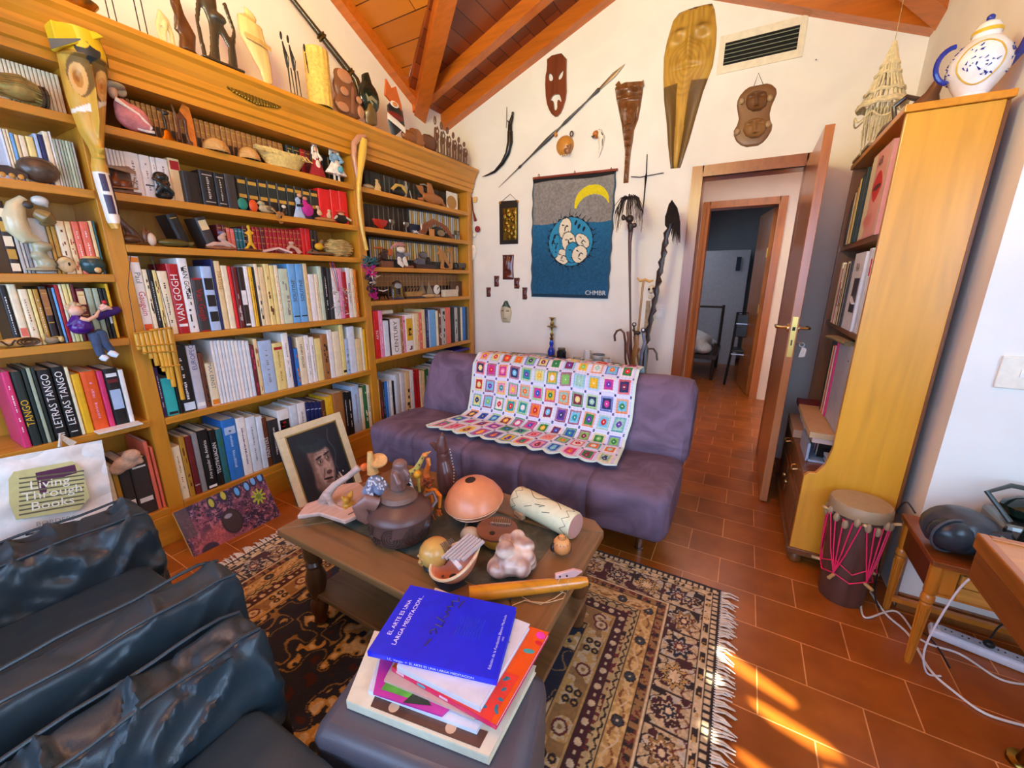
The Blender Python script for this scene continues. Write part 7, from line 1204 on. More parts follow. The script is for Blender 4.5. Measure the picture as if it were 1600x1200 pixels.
# straw-hatted rag doll
b_ = TP(590, 785, ZG); t = thing('rag_doll', 'blue and white patterned rag doll wearing an upturned straw hat', 'doll', b_); V = lambda a, c, d=0.0: ony(a, c, b_.y-d)-b_
G().ball(V(588, 770), (.042, .035, .042)).ball(V(578, 780, .02), (.03, .03, .028)).ball(V(597, 775, .01), (.03, .03, .03)).out('dress', mt('8FA0C0', 'stone', .8), t, vox=.005); g = G(); random.seed(14)
for k in range(34): g.ball(V(588+random.uniform(-14, 16), 772+random.uniform(-14, 14), .045+random.uniform(-.004, .004)), (.005, .003, .005), None, 6)
g.out('printed_dot', mt('E6E8F0', 'cloth', .9), t); G().tube([V(584, 752), V(582, 740), V(580, 728), V(579, 719)], [.022, .019, .013, .010], 12).out('hat_crown', mt('E0B06A', 'cloth', .8), t)
g = G(); g.lathe([(.004, .006), (.034, .004), (.036, -.001), (.034, -.003), (0, 0)], V(592, 732, -.02), 22, Matrix.Rotation(math.radians(62), 3, Vector((.5, .2, 1)))); g.out('hat_brim', mt('DDAA68', 'cloth', .8), t); G().ball(V(571, 742, 0), (.016, .02, .016)).out('orange_scarf', mt('E07030', 'plain', .6), t)
G().tube([V(570, 785, .03), V(566, 792, .04), V(563, 798, .045)], [.010, .009, .007]).ball(V(562, 797, .05), (.012, .012, .008)).out('foot', mt('AFC0D8', 'plain', .4), t); G().ball(V(578, 790, .035), .012).out('yellow_ball', mt('D8D85A', 'plain', .5), t)
# black white striped figure and dark beads beside the pot
b_ = TP(634, 782, ZG); t = thing('striped_figurine', 'dark striped figurine leaning behind the pot lid', 'figurine', b_); V = lambda a, c, d=0.0: ony(a, c, b_.y-d)-b_
G().tube([V(632, 780), V(634, 760), V(638, 748)], [.026, .022, .014], 10).out('body', mt('26242A', 'plain', .4), t); g = G()
for k in range(4): g.tube([V(634+k*2.5, 742+k*6, .024), V(640+k*2, 746+k*6, .02), V(643+k, 754+k*5, .012)], .0028, 5)
g.out('white_stripe', mt('D8DCE2', 'plain', .4), t)
# long-legged orange frog puppet and its companion
b_ = TP(668, 800, ZG); t = thing('jointed_puppet', 'orange jointed puppet sitting with dangling crossed legs', 'puppet', b_); V = lambda a, c, d=0.0: ony(a, c, b_.y-d)-b_; OR = mt('D9741E', 'plain', .3)
G().tube([V(668, 722), V(670, 732), V(666, 745), V(668, 756)], [.008, .009, .012, .014], 10).ball(V(667, 762), (.022, .018, .018)).out('torso', mt('C8601E', 'plain', .35), t, vox=.004); G().ball(V(664, 718, .0), (.012, .012, .009)).tube([V(668, 716), V(674, 712)], [.006, .003], 6).tube([V(670, 722), V(672, 735)], .006, 6).out('head', mt('E08A3A', 'plain', .4), t, vox=.003)
g = G(); random.seed(7)
for k in range(16): g.box(V(668+random.uniform(-6, 9), 762+random.uniform(-7, 7), .02+random.uniform(0, .01)), (.010, .008, .010), R3(random.uniform(0, 90), 'Z') @ R3(30, 'X'))
g.out('wooden_beads', mt('7A3A22', 'plain', .3), t, smooth=False); G().ball(V(653, 748), (.016, .016, .015)).out('yellow_ball', mt('E0A020', 'plain', .4), t)
for L_ in (((667, 772), (680, 774), (688, 782), (687, 800)), ((665, 776), (676, 782), (678, 795), (673, 808))): G().tube([V(*q, .02+i*.004) for i, q in enumerate(L_)], [.010, .010, .008, .006], 9).out('leg', OR, t)
for q in ((675, 812), (686, 805)):
    g = G(); g.ball(V(*q, .03), (.010, .008, .006))
    for k in range(4): g.tube([V(*q, .032), V(q[0]-4+k*3, q[1]+9-abs(k-1.5)*2, .04)], [.0035, .0025], 5)
    g.out('toed_foot', mt('C9601E', 'plain', .35), t)
b_ = TP(650, 772, ZG); t = thing('giraffe_figure', 'yellow spotted slender animal figure stretching its neck upward', 'figurine', b_); V = lambda a, c, d=0.0: ony(a, c, b_.y-d)-b_
G().tube([V(640, 740), V(650, 734), V(657, 722), V(662, 712), V(668, 708)], [.012, .013, .010, .008, .006], 10).tube([V(640, 742), V(645, 770)], [.008, .006]).tube([V(652, 738), V(656, 770)], [.008, .006]).out('body', mt('D9C060', 'stone', .4), t, vox=.003); g = G()
for q in ((648, 735), (655, 727), (660, 717), (644, 740)): g.ball(V(*q, .012), .004, None, 7)
g.out('dark_spot', mt('6A4A2A', 'plain', .4), t)
# tall carved bird with bead spine
b_ = TP(697, 768, ZG); t = thing('tall_bird_carving', 'tall glossy brown pottery bird with raised beak and beaded back', 'statue', b_); V = lambda a, c, d=0.0: ony(a, c, b_.y-d)-b_; RB = mt('5E3A34', 'plain', .22)
G().tube([V(701, 768), V(700, 752), V(696, 735), V(693, 718), V(692, 708)], [.042, .046, .040, .028, .026], 14).tube([V(692, 706), V(690, 695), V(691, 680), V(691, 674)], [.026, .026, .013, .001], 12).tube([V(684, 700), V(676, 694), V(671, 692)], [.017, .011, .003], 10).tube([V(700, 752), V(708, 764), V(714, 768)], [.02, .012, .006], 8).out('body', RB, t, vox=.004)
g = G()
for k in range(13): g.ball(V(703+min(k, 7)*.9-max(0, k-9)*.2, 702+k*4.6, .012), .0026, None, 6)
g.out('bead_spine', mt('D8C8B0', 'plain', .4), t)
# orange gourd-shaped udu drum
b_ = TP(745, 806, ZG); t = thing('udu_drum', 'large smooth orange clay udu drum with a round hole', 'drum', b_, (.16, -.05, 0)); t.scale = (1.06,)*3
g = G(); g.lathe([(.02, 0), (.05, .006), (.084, .036), (.102, .064), (.1045, .071), (.102, .077), (.09, .10), (.066, .126), (.038, .143), (.019, .149), (.016, .142), (.0, .138)], n=48, c=(0, 0, .0)); g.out('body', mt('D9885A', 'plain', .32), t); G().lathe([(.0195, .1485), (.017, .1498), (0, .1499)], n=24).out('sound_hole', mt('2A120A', 'plain', .8), t)
for z, r in ((.066, .1035), (.044, .0905)): G().tube([(r*math.cos(q), r*math.sin(q), z) for q in np.linspace(0, 6.29, 60)], .0016, 5, False).out('painted_line', mt('F0B890', 'plain', .4), t)
# long painted drum lying on its side
A = Vector(TP(815, 790, ZT)); Bq = Vector(TP(885, 838, ZT)); A.z = Bq.z = ZT+.040; A = TP(812, 779, ZT+.048); Bq = TP(895, 820, ZT+.048); t = thing('painted_drum', 'long pale painted skin tube drum lying on its side', 'drum', (A+Bq)/2); c_ = (A+Bq)/2; ax = (Bq-A).normalized(); up_ = Vector((0, 0, 1)); sd_ = ax.cross(up_)
Rm = Matrix((sd_, up_.cross(ax)*-1 if False else up_, ax)).transposed()
L2 = (Bq-A).length/2+.012; g = G(); g.lathe([(.043, -L2), (.048, -L2+.008), (.0475, 0), (.048, L2-.008), (.044, L2)], n=36, R=Rm); g.out('body', mt('DCD8B0', 'plain', .45), t)
G().lathe([(.043, L2-.004), (.043, L2+.001), (0, L2+.002)], n=30, R=Rm).out('drum_skin', mt('C9988A', 'plain', .5), t)
g = G()
def on_d(s_, a, r=.0485): return ax*s_+(sd_*math.cos(a)+up_*math.sin(a))*r
for e in (-1, 1):
    pts = [on_d(e*(L2-(.012 if k % 2 else .035)), .35*k) for k in range(19)]; g.tube(pts, .0012, 4, False)
g.tube([on_d(s_, 1.6+.35*math.sin(s_*50)) for s_ in np.linspace(-L2*.6, L2*.6, 30)], .0011, 4).tube([on_d(-.02, .8), on_d(.02, 1.0), on_d(.0, .75)], .0013, 4).tube([on_d(.02, .5), on_d(.05, .7)], .0013, 4).tube([on_d(-.06, .3), on_d(-.03, .6)], .0013, 4); g.out('painted_line', mt('4A4A3A', 'plain', .6), t)
o = G().box((0, 0, .012), (.05, .018, .02), R3(-25, 'Z')).out('wooden_wedge', mt('C9A078', 'wood', .5), loc=TP(812, 808, ZT), smooth=False, bev=.002); tag(o, 'small wooden wedge beneath the painted drum', 'wedge')
# kalimba gourd, thumb pianos, maracas
b_ = TP(777, 850, ZG); t = thing('gourd_kalimba', 'round brown gourd thumb piano with metal tines and sound hole', 'kalimba', b_, .4)
G().lathe([(.02, 0), (.045, .008), (.064, .035), (.068, .055), (.0, .055)], n=32).out('gourd', mt('C98E2E', 'plain', .35), t); G().lathe([(.068, .053), (.069, .060), (.0, .061)], n=32).out('soundboard', mt('7A4A36', 'wood', .4), t); G().lathe([(.010, .0605), (.010, .0618), (0, .0619)], c=(-.012, -.03, 0), n=16).out('sound_hole', BLK, t)
g = G(); 
for k in range(9): g.box((.035-k*.0075+.006, .028, .066), (.004, .042-.003*abs(k-4), .0018), R3(6, 'X'))
g.out('tine', mt('B8B0A8', 'metal', .3), t, smooth=False); G().box((.008, .022, .064), (.07, .004, .005)).out('bridge', mt('C9C0B8', 'metal', .35), t, smooth=False)
b_ = TP(737, 850, ZG); t = thing('maraca', 'pale grey-tan gourd maraca lying behind the comb piano', 'maraca', b_); G().ball((0, 0, .03), (.042, .032, .030)).out('gourd', mt('B8A488', 'plain', .4), t); G().tube([(-.03, .0, .03), (-.075, .075, .01)], [.006, .005], 8).out('handle', mt('A88A66', 'wood', .5), t)
b_ = TP(681, 886, ZG); t = thing('carved_head_rattle', 'ochre egg-shaped carved face rattle with striped hair', 'rattle', b_); t.scale = (1.2,)*3; t.location.z += .004; o = G().ball((0, 0, .040), (.040, .046, .040), R3(-20, 'X')).out('head', mt('C99A4E', 'plain', .28), t); g = G()
for k in range(8): g.tube([(.028*math.cos(q)+.0+.012, -.004+.010*k*.6, .042+.037*math.sin(q)*(1-.04*k)) for q in np.linspace(-.9, 1.2, 9)], .0013, 4)
g.out('carved_line', mt('5A3A1E', 'plain', .5), t); G().ball((-.012, -.040, .036), (.008, .010, .006)).ball((-.022, -.034, .046), (.006, .008, .004)).ball((-.004, -.042, .046), (.006, .006, .004)).ball((-.012, -.038, .026), (.010, .006, .003)).out('face', mt('B98A4A', 'plain', .35), t, vox=.0025); G().lathe([(.03, -.003), (.032, .004), (.026, .012)], n=20).out('stand', mt('22262C', 'plain', .4), t)
# half-gourd comb piano
a1, a2 = TP(718, 915, ZT+.02), TP(748, 862, ZT+.03); b_ = TP(722, 898, ZG); t = thing('comb_kalimba', 'open pink gourd thumb piano with thick grey tines', 'kalimba', b_+Vector((0, .0, .006)), (.30, 0, -.4)); t.scale = (1.22,)*3
def gd(u, v): a = u*6.2832; r = v; yy_ = .066*math.sin(a)*(1.0); xx = .046*math.cos(a)*(1-.25*math.sin(a)); return (xx*r, yy_*r, .05*(r**3)+.002)
G().grid(gd, 40, 12, True, False).out('gourd_shell', mt('D98A68', 'plain', .4), t, sol=.004); g = G(); g.tube([(.047*math.cos(a)*(1-.25*math.sin(a)), .067*math.sin(a), .053) for a in np.linspace(0, 6.29, 40)], .0038, 6, False); g.out('rim', mt('E6C49A', 'wood', .4), t)
g = G()
for k in range(6): g.box((-.026+k*.0105, .018+.004*k, .060+.001*k), (.0078, .088-.004*k, .006), R3(5, 'X') @ R3(0, 'Z'))
g.out('tine', mt('B8ACA8', 'plain', .4), t, smooth=False); G().box((0, -.008, .054), (.070, .010, .008)).out('bridge', mt('D8D0D0', 'stone', .5), t, smooth=False); G().ball((-.008, -.044, .024), (.004, .004, .0015), None, 8).out('hole', mt('3A3A5A', 'plain', .5), t)
# marbled wooden shell sculpture
b_ = TP(800, 893, ZG); t = thing('wooden_knot_sculpture', 'polished marbled wooden sculpture of rounded interlocking lobes', 'sculpture', b_, .2); MW = bpy.data.materials.new('marbled_wood'); MW.use_nodes = True; N_ = MW.node_tree.nodes; wv_ = N_.new('ShaderNodeTexWave'); wv_.inputs['Scale'].default_value = 9; wv_.inputs['Distortion'].default_value = 7; wv_.inputs['Detail'].default_value = 2; wv_.wave_type = 'RINGS'; rp_ = N_.new('ShaderNodeValToRGB'); rp_.color_ramp.elements[0].color = lin('A07868'); rp_.color_ramp.elements[1].color = lin('DCC4B0'); tc_ = N_.new('ShaderNodeTexCoord'); MW.node_tree.links.new(tc_.outputs['Object'], wv_.inputs[0]); MW.node_tree.links.new(wv_.outputs[1], rp_.inputs[0]); MW.node_tree.links.new(rp_.outputs[0], N_['Principled BSDF'].inputs[0]); N_['Principled BSDF'].inputs['Roughness'].default_value = .25
g = G(); g.ball((0, 0, .045), (.058, .060, .044)).ball((-.016, -.018, .084), (.030, .030, .030)).ball((.02, .03, .075), (.042, .03, .03)).ball((-.03, -.03, .03), (.04, .04, .03))
for a, r, z, q in ((.1, .046, .055, .028), (.75, .05, .072, .026), (1.5, .046, .088, .026), (2.3, .044, .075, .026), (5.7, .046, .042, .030), (.4, .052, .03, .026)): g.ball((r*math.cos(a), r*math.sin(a), z), q)
g.out('lobes', MW, t, vox=.0035)
# small round painted gourd
b_ = TP(877, 866, ZT); t = thing('painted_gourd', 'tiny orange gourd box with black lines and cap', 'gourd', b_); t.scale = (1.22,)*3; G().ball((0, 0, .025), (.025, .025, .025)).out('body', mt('D98E4E', 'plain', .4), t); G().lathe([(.0215, .038), (.016, .046), (.006, .05), (.008, .055), (0, .057)]).out('lid', mt('E0A05E', 'plain', .4), t)
g = G(); g.tube([(.0256*math.cos(q), .0256*math.sin(q), .016+.004*math.sin(q*2)) for q in np.linspace(0, 6.29, 30)], .0009, 4, False)
for k in range(14): a = k*.449; g.tube([(.0085*math.cos(a), .0085*math.sin(a), .050), (.0225*math.cos(a), .0225*math.sin(a), .037)], .0008, 4)
g.out('inked_line', mt('5A2E14', 'plain', .6), t); G().ball((-.018, -.010, .022), (.009, .014, .014)).out('dark_patch', mt('22201E', 'plain', .5), t)
# wooden flute with bone mouthpiece and cord
A = TP(733, 928, ZT+.024); Bq = TP(920, 908, ZT+.022); t = thing('wooden_flute', 'long yellow wooden flute lying at the table front edge', 'flute', A); d = Bq-A
G().tube([(0, 0, 0), d*.25, d*.6, d*.92, d*.985, d], [.021, .021, .0195, .017, .012, .003], 18).out('tube', mt('D0841E', 'wood', .25, ax='x', g=.8, coat=.6), t)
dn = d.normalized(); g = G(); c = d*.80; q = Vector((0, 0, .018)); s2 = dn.cross(Vector((0, 0, 1))); P_ = [c-dn*.035+q, c+dn*.022+q, c+dn*.046+q+Vector((0, 0, .016)), c+dn*.02+q+Vector((0, 0, .026)), c-dn*.01+q+Vector((0, 0, .02)), c-dn*.035+q+Vector((0, 0, .016))]; g.slab([p-s2*.004+Vector((0, .006, 0)) for p in P_], s2*.010); g.out('mouthpiece', mt('D8A8A0', 'plain', .4), t, smooth=False, bev=.002)
g = G(); 
for e in (-.016, .004): g.ball(c+dn*e+Vector((0, -.004, .028)), .0028, None, 8)
g.out('drilled_hole', BLK, t); g = G()
for e in (-.018, .012): g.tube([c+dn*e+(Vector((0, 0, 1))*math.cos(w_)-Vector((0, 1, 0))*math.sin(w_))*.0205 for w_ in np.linspace(-.4, 2.7, 9)], .0013, 5)
P_ = [TP(*q, ZT+.004)-A for q in ((870, 922), (884, 927), (880, 935), (855, 942), (830, 940), (815, 932))]; g.tube([c-Vector((0, .02, .01))]+P_, .0014, 5).tube([c-Vector((0, .02, .014)), TP(866, 935, ZT+.003)-A, TP(845, 944, ZT+.003)-A, TP(820, 938, ZT+.003)-A, TP(800, 946, ZT+.003)-A], .0014, 5); g.out('cord', mt('C9A070', 'cloth', .8), t)
# small dark bundle and white stub
o = G().box((0, 0, .011), (.09, .05, .022), .5).box((0, 0, .0225), (.086, .046, .002), .5).out('card_box', mt('D8CBA8', 'plain', .6), loc=(-.80, .80, .1563), smooth=False); tag(o, 'cream card box with silver lid on the lower table shelf', 'box')
for o in list(COL.objects):
    if o.parent is None and o.name.split('.')[0] in ('clay_pot', 'driftwood', 'rag_doll', 'striped_figurine', 'jointed_puppet', 'giraffe_figure', 'tall_bird_carving', 'udu_drum', 'gourd_kalimba', 'maraca', 'carved_head_rattle', 'comb_kalimba', 'wooden_knot_sculpture', 'painted_gourd', 'wooden_wedge'): seat(o, ZT if o.name in ('driftwood', 'painted_gourd', 'wooden_wedge') else ZG)
# ================================================================ stack of art books on the footstool
def bigbook(label, C4, z0, z1, cover, pages='EDE6D6', deco=None, name='book', edge=None):
    """C4: photo corners of the top cover at height z1, far-left, far-right, near-right, near-left"""
    P = [onz(*q, z1) for q in C4]; c = sum(P, Vector())/4; c.z = z0; t = thing(name, label, 'book', c, 0, 'art books stacked on the footstool'); L = [Vector((p.x-c.x, p.y-c.y, 0)) for p in P]; H = z1-z0; cv_ = mt(cover, 'plain', .22); bt = .0022
    g = G(); g.slab([p+Vector((0, 0, H-bt)) for p in L], (0, 0, bt)).slab(L, (0, 0, bt)); e = (L[1]-L[2]).normalized()*.0; u_ = (L[0]-L[3]).normalized()*.003; g.slab([q-u_*.15+Vector((0, 0, bt)) for q in (L[3], L[2], L[2]+u_, L[3]+u_)], (0, 0, H-2*bt)); g.out('cover', mt(edge, 'plain', .3) if edge else cv_, t, smooth=False)
    if edge: g = G(); g.slab([p*.997+Vector((0, 0, H)) for p in L], (0, 0, .0004)); g.out('jacket', cv_, t, smooth=False)
    i_ = [p*.985 for p in L]; G().slab([p+Vector((0, 0, bt)) for p in i_], (0, 0, H-2*bt)).out('page_block', mt(pages, 'plain', .85), t, smooth=False)
    X = (L[1]-L[0]); Y = (L[0]-L[3]); 
    def at(u, v, dz=.0008): a = L[3]*(1-u)+L[2]*u; b2 = L[0]*(1-u)+L[1]*u; p = a*(1-v)+b2*v; return p+Vector((0, 0, H+dz))
    return t, at, X.normalized(), Y.normalized(), H, L
ZS = .4335
t, at, X, Y, H, L = bigbook('cream large book lowest in the stack, with dark photo strip', ((585, 985), (838, 1040), (764, 1182), (541, 1094)), ZS, ZS+.022, 'E6E0C4', 'EADFC2')
G().slab([at(.18, .03), at(.93, .03), at(.93, .19), at(.18, .19)], (0, 0, .0005)).out('photo_strip', mt('5A4034', 'stone', .3), t, smooth=False); G().slab([at(.12, .28), at(.17, .30), at(.15, .38)], (0, 0, .0005)).out('black_triangle', mt('22262A', 'plain', .5), t, smooth=False)
for u in (.33, .72): G().ball(at(u, .11, .001), (.012, .012, .001)).out('photo_highlight', mt('C9A888', 'plain', .5), t)
t, at, X, Y, H, L = bigbook('bluish-white book second from the bottom with coloured picture scraps', ((610, 975), (800, 1040), (745, 1142), (575, 1078)), ZS+.0225, ZS+.033, 'DDE4F0')
G().slab([at(.05, .12), at(.98, .12), at(.98, .15), at(.05, .15)], (0, 0, .0005)).out('dark_line', mt('1E2440', 'plain', .5), t, smooth=False)
t, at, X, Y, H, L = bigbook('magenta and green picture magazine under the tan booklet', ((600, 1000), (760, 1055), (690, 1118), (583, 1083)), ZS+.0335, ZS+.038, 'C23A9A')
G().slab([at(.1, .1), at(.6, .1), at(.6, .5), at(.2, .5)], (0, 0, .0004)).out('green_print', mt('5AA83A', 'stone', .4), t, smooth=False); G().slab([at(.45, .0), at(.8, .1), at(.55, .35)], (0, 0, .0008)).out('dark_print', mt('26362A', 'stone', .4), t, smooth=False)
t, at, X, Y, H, L = bigbook('dusty-pink booklet lying slantwise above the magenta magazine', ((640, 985), (790, 1050), (742, 1122), (600, 1062)), ZS+.0385, ZS+.045, 'C9A79C')
t, at, X, Y, H, L = bigbook('orange-red illustrated hardback with teal leaves, pink spine', ((700, 940), (858, 988), (775, 1133), (612, 1042)), ZS+.0455, ZS+.058, 'E8581E', 'F2E8E0', edge='E8245A')
g = G(); random.seed(17)
for k in range(16): p = at(random.uniform(.66, .95), random.uniform(.04, .42)); g.ball(p, (.007, .004, .0008), R3(random.uniform(0, 180), 'Z'), 8)
g.out('teal_leaf', mt('2E6E80', 'plain', .4), t); G().slab([at(.3, .0), at(.95, .0), at(.97, .45), at(.62, .4)], (0, 0, .0003)).out('red_print', mt('E03A2E', 'plain', .4), t, smooth=False); G().ball(at(.93, .72), (.014, .006, .0008), R3(20, 'Z')).out('teal_bird', mt('3E9A9A', 'plain', .4), t); G().ball(at(.95, .93), (.012, .010, .0008)).out('pink_flower', mt('E83AA8', 'plain', .4), t); G().ball(at(.97, .84), (.010, .006, .0008)).out('red_flower', mt('D81E2E', 'plain', .4), t)
for k in range(3): G().slab([at(.05+.22*k, -.001, -.009), at(.13+.22*k, -.001, -.009), at(.13+.22*k, -.001, -.003), at(.05+.22*k, -.001, -.003)], -Y*.0006).out('spine_patch', mt('4AB8C0' if k % 2 else 'F4C8D0', 'plain', .4), t, smooth=False)
t, at, X, Y, H, L = bigbook('white and grey book directly beneath the blue one', ((680, 918), (828, 975), (750, 1104), (620, 1040)), ZS+.0585, ZS+.074, 'D8D6DA', 'F0F0F4')
g = G(); g.tube([at(.9, .55), at(.8, .62), at(.93, .7)], .0007, 4).tube([at(.75, .5), at(.88, .6), at(.8, .75)], .0006, 4); g.out('drawn_line', mt('3A3A3A', 'plain', .6), t)
t, at, X, Y, H, L = bigbook('bright blue art book on top with white title lettering', ((641, 914), (807, 949), (776, 1063), (574, 1017)), ZS+.0745, ZS+.089, '1C2AD8', 'F0EBDC')
w_ = (L[2]-L[3]).length; Xn = (L[2]-L[3]).normalized(); Yn = (L[0]-L[3]).normalized(); g = G()
letter(g, 'EL ARTE ES UNA', at(.085, .50), Yn, -Xn, .0145); letter(g, 'LARGA MEDITACION...', at(.165, .50), Yn, -Xn, .0145, None); g.out('title_lettering', mt('EDEFF6', 'plain', .4), t, smooth=False)
g = G(); letter(g, 'Edición de la Fundación Blanco Machado', at(.93, .47), Yn, -Xn, .0088); letter(g, '1995', at(.965, .5), Yn, -Xn, .006); g.out('publisher_lettering', mt('DDE2F4', 'plain', .4), t, smooth=False)
g = G(); sc_ = [(.40, .20), (.42, .30), None, (.40, .36), (.38, .40), (.42, .44), (.44, .38), None, (.40, .5), (.46, .48), (.46, .56), (.38, .6), None, (.44, .62), (.47, .66), (.43, .7), (.46, .73), (.42, .78), (.47, .80), (.44, .88), (.50, .90), (.48, .96), None, (.52, .80), (.54, .93)]
seg = []
for q in sc_+[None]:
    if q is None:
        if len(seg) > 1: g.tube([at(a, c, .0006) for a, c in seg], .0018, 4)
        seg = []
    else: seg.append(q)
g.out('pen_signature', mt('38204A', 'plain', .5), t); g = G(); random.seed(19)
for k in range(9): a = .58+.025*k; g.tube([at(a+random.uniform(-.006, .006), c, .0004) for c in np.linspace(.42, .70, 9)], .0006, 4)
g.out('embossed_print', mt('1E50D8', 'plain', .4), t)
g = G(); letter(g, 'I.C. Vargas  +  EL ARTE ES UNA LARGA MEDITACION', (L[2]+L[3])/2-Yn*.0013+Vector((0, 0, H/2)), -Xn if False else Xn, (0, 0, 1), .0085, None); g.out('spine_lettering', mt('DDE2F4', 'plain', .4), t, smooth=False)
o = G().box((0, 0, 0), (.10, .075, .0012), R3(-25, 'Z')).out('photograph', mt('3A3A3E', 'plain', .3), loc=TP(722, 905, ZT+.004), smooth=False); o.location = TP(700, 905, ZG+.006); tag(o, 'black and white snapshot sticking out behind the blue book', 'photograph')
# ================================================================ portrait, purple painting, cloth bag near the bookcase
def board(name, label, cat, C4, z0, lean, thick=.02):
    return None
# framed portrait standing on the floor, leaning against the shelves
PL = onz(462, 812, .0); 
def lean_plane(px, py, p0, n): d = ray(px, py); return CAM+d*((Vector(p0)-CAM).dot(n)/d.dot(n))
p0 = Vector((-2.16, 1.1, 0)); n = Vector((math.cos(.30), -.14, math.sin(.30))).normalized()
C = [lean_plane(*q, p0, n) for q in ((426, 677), (531, 643), (556, 765), (462, 812))]
pb = (C[2]+C[3])/2; t = thing('framed_portrait', 'cream-framed dark portrait painting of a man smoking, leaning on the bookcase', 'painting', pb); X = (C[1]-C[0]+C[2]-C[3]); X.normalize(); Y = (C[0]-C[3]+C[1]-C[2]); Y = (Y-X*Y.dot(X)).normalized(); Z = X.cross(Y)
w_ = ((C[1]-C[0]).length+(C[2]-C[3]).length)/2; h_ = ((C[0]-C[3]).length+(C[1]-C[2]).length)/2+.10; cen = (C[0]+C[1])/2-Y*h_/2; M_ = frame(cen-pb, X, Y, Z)
def fr(x0, x1, y0, y1, z0, z1, nm, m_, bev=0): g = G(); g.T = M_; g.bx(x0, x1, y0, y1, z0, z1); return g.out(nm, m_, t, smooth=False, bev=bev)
FM = mt('E6D6A8', 'plain', .5); fw = .042
g = G(); g.T = M_
for a in ((-w_/2, w_/2, h_/2-fw, h_/2), (-w_/2, w_/2, -h_/2, -h_/2+fw), (-w_/2, -w_/2+fw, -h_/2+fw, h_/2-fw), (w_/2-fw, w_/2, -h_/2+fw, h_/2-fw)): g.bx(*a, -.012, .012)
g.out('frame', FM, t, smooth=False, bev=.002); g = G(); g.T = M_; i_ = fw
for a in ((-w_/2+i_, w_/2-i_, h_/2-i_-.008, h_/2-i_), (-w_/2+i_, w_/2-i_, -h_/2+i_, -h_/2+i_+.008), (-w_/2+i_, -w_/2+i_+.008, -h_/2+i_, h_/2-i_), (w_/2-i_-.008, w_/2-i_, -h_/2+i_, h_/2-i_)): g.bx(*a, -.01, .009)
g.out('inner_moulding', mt('C9A860', 'metal', .4), t, smooth=False); fr(-w_/2, w_/2, -h_/2, h_/2, -.022, -.012, 'backing', mt('1E1A18', 'plain', .6))
def por(u, v):
    q = (u-.44)/1.08+.52; r = (v-.47)/1.05+.52; C_ = np.ones(u.shape+(3,))*rgb('1E222A'); n1 = vnoise(u, v, 30, 2)
    def L(m, h, a=1.): nonlocal C_; C_ = layer(C_, np.clip(m, 0, 1)*a, h)
    e = lambda cx, cy, a, b_, rot=0, s=8: np.clip((1-np.hypot(((q-cx)*math.cos(rot)+(r-cy)*math.sin(rot))/a, (-(q-cx)*math.sin(rot)+(r-cy)*math.cos(rot))/b_))*s, 0, 1)
    L(e(.45, 1.05, .5, .25, 0, 2), '14161C'); L(e(.52, .52, .27, .32, .15, 5), '7E6054'); L(e(.60, .52, .20, .28, .15, 3), 'B8988A'); L(e(.66, .36, .13, .07, 0, 2), 'C9AC98', .8); L(e(.30, .55, .09, .3, .1, 2), '1E1C22'); L(e(.66, .54, .06, .05, 0, 2), 'D8BCA8', .7)
    L(e(.50, .24, .30, .10, .1, 4), '23343A'); L(e(.45, .17, .22, .07, .1, 4), '1A2A30')
    for k in range(4): L(np.exp(-((r-.31-.022*k-.02*np.sin(q*9))/.004)**2)*(q > .45)*(q < .75), '5A3E36', .5)
    for cx, cy in ((.54, .45), (.70, .43)): L(e(cx, cy, .09, .05, 0, 2), '6A4A3E', .8); L(e(cx, cy, .045, .018, -.1, 3), 'B8A494'); L(e(cx+.01, cy, .016, .019, 0, 4), '18140F'); L(e(cx, cy-.045, .075, .014, -.15, 4), '2A1C18'); L(e(cx, cy+.045, .06, .012, .1, 2), '6A4A40', .6)
    L(e(.655, .52, .028, .09, -.15, 3), 'C2A08C'); L(e(.65, .60, .06, .028, 0, 4), '5A3E34'); L(e(.60, .665, .10, .016, .1, 5), '2A1A16'); L(e(.61, .70, .075, .022, .1, 4), '8A5A4E'); L(e(.55, .60, .02, .08, .5, 3), '5A3E34', .6); L(e(.60, .78, .10, .04, 0, 2), 'A88674', .6)
    L(e(.66, .93, .20, .12, -.4, 3), 'A88272'); 
    for k in range(4): L(e(.74+.035*k, .82-.03*k, .022, .11, -.35, 4), 'C09A86'); L(e(.722+.035*k, .83-.03*k, .005, .1, -.35, 4), '4A2E28')
    L(e(.86, .72, .008, .09, -.45, 6), 'E8E4DC'); L(e(.90, .655, .012, .012, 0, 5), 'F0E8E0'); L(np.exp(-((q-.84-.03*np.sin(r*20))/.008)**2)*(r < .6)*(r > .12), '6A7480', .6)
    C_ = C_*(.88+.2*n1[..., None]); return C_[..., 0], C_[..., 1], C_[..., 2]
x0_, x1_, y0_, y1_ = -w_/2+fw+.008, w_/2-fw-.008, -h_/2+fw+.008, h_/2-fw-.008; Mp = M_
def ppos(u, v): X_ = x0_+(x1_-x0_)*u; Y_ = y1_-(y1_-y0_)*v; return tuple(Mp[i][0]*X_+Mp[i][1]*Y_+Mp[i][2]*.004+Mp[i][3] for i in range(3))
paint('canvas', 150, 190, ppos, por, t, .5)
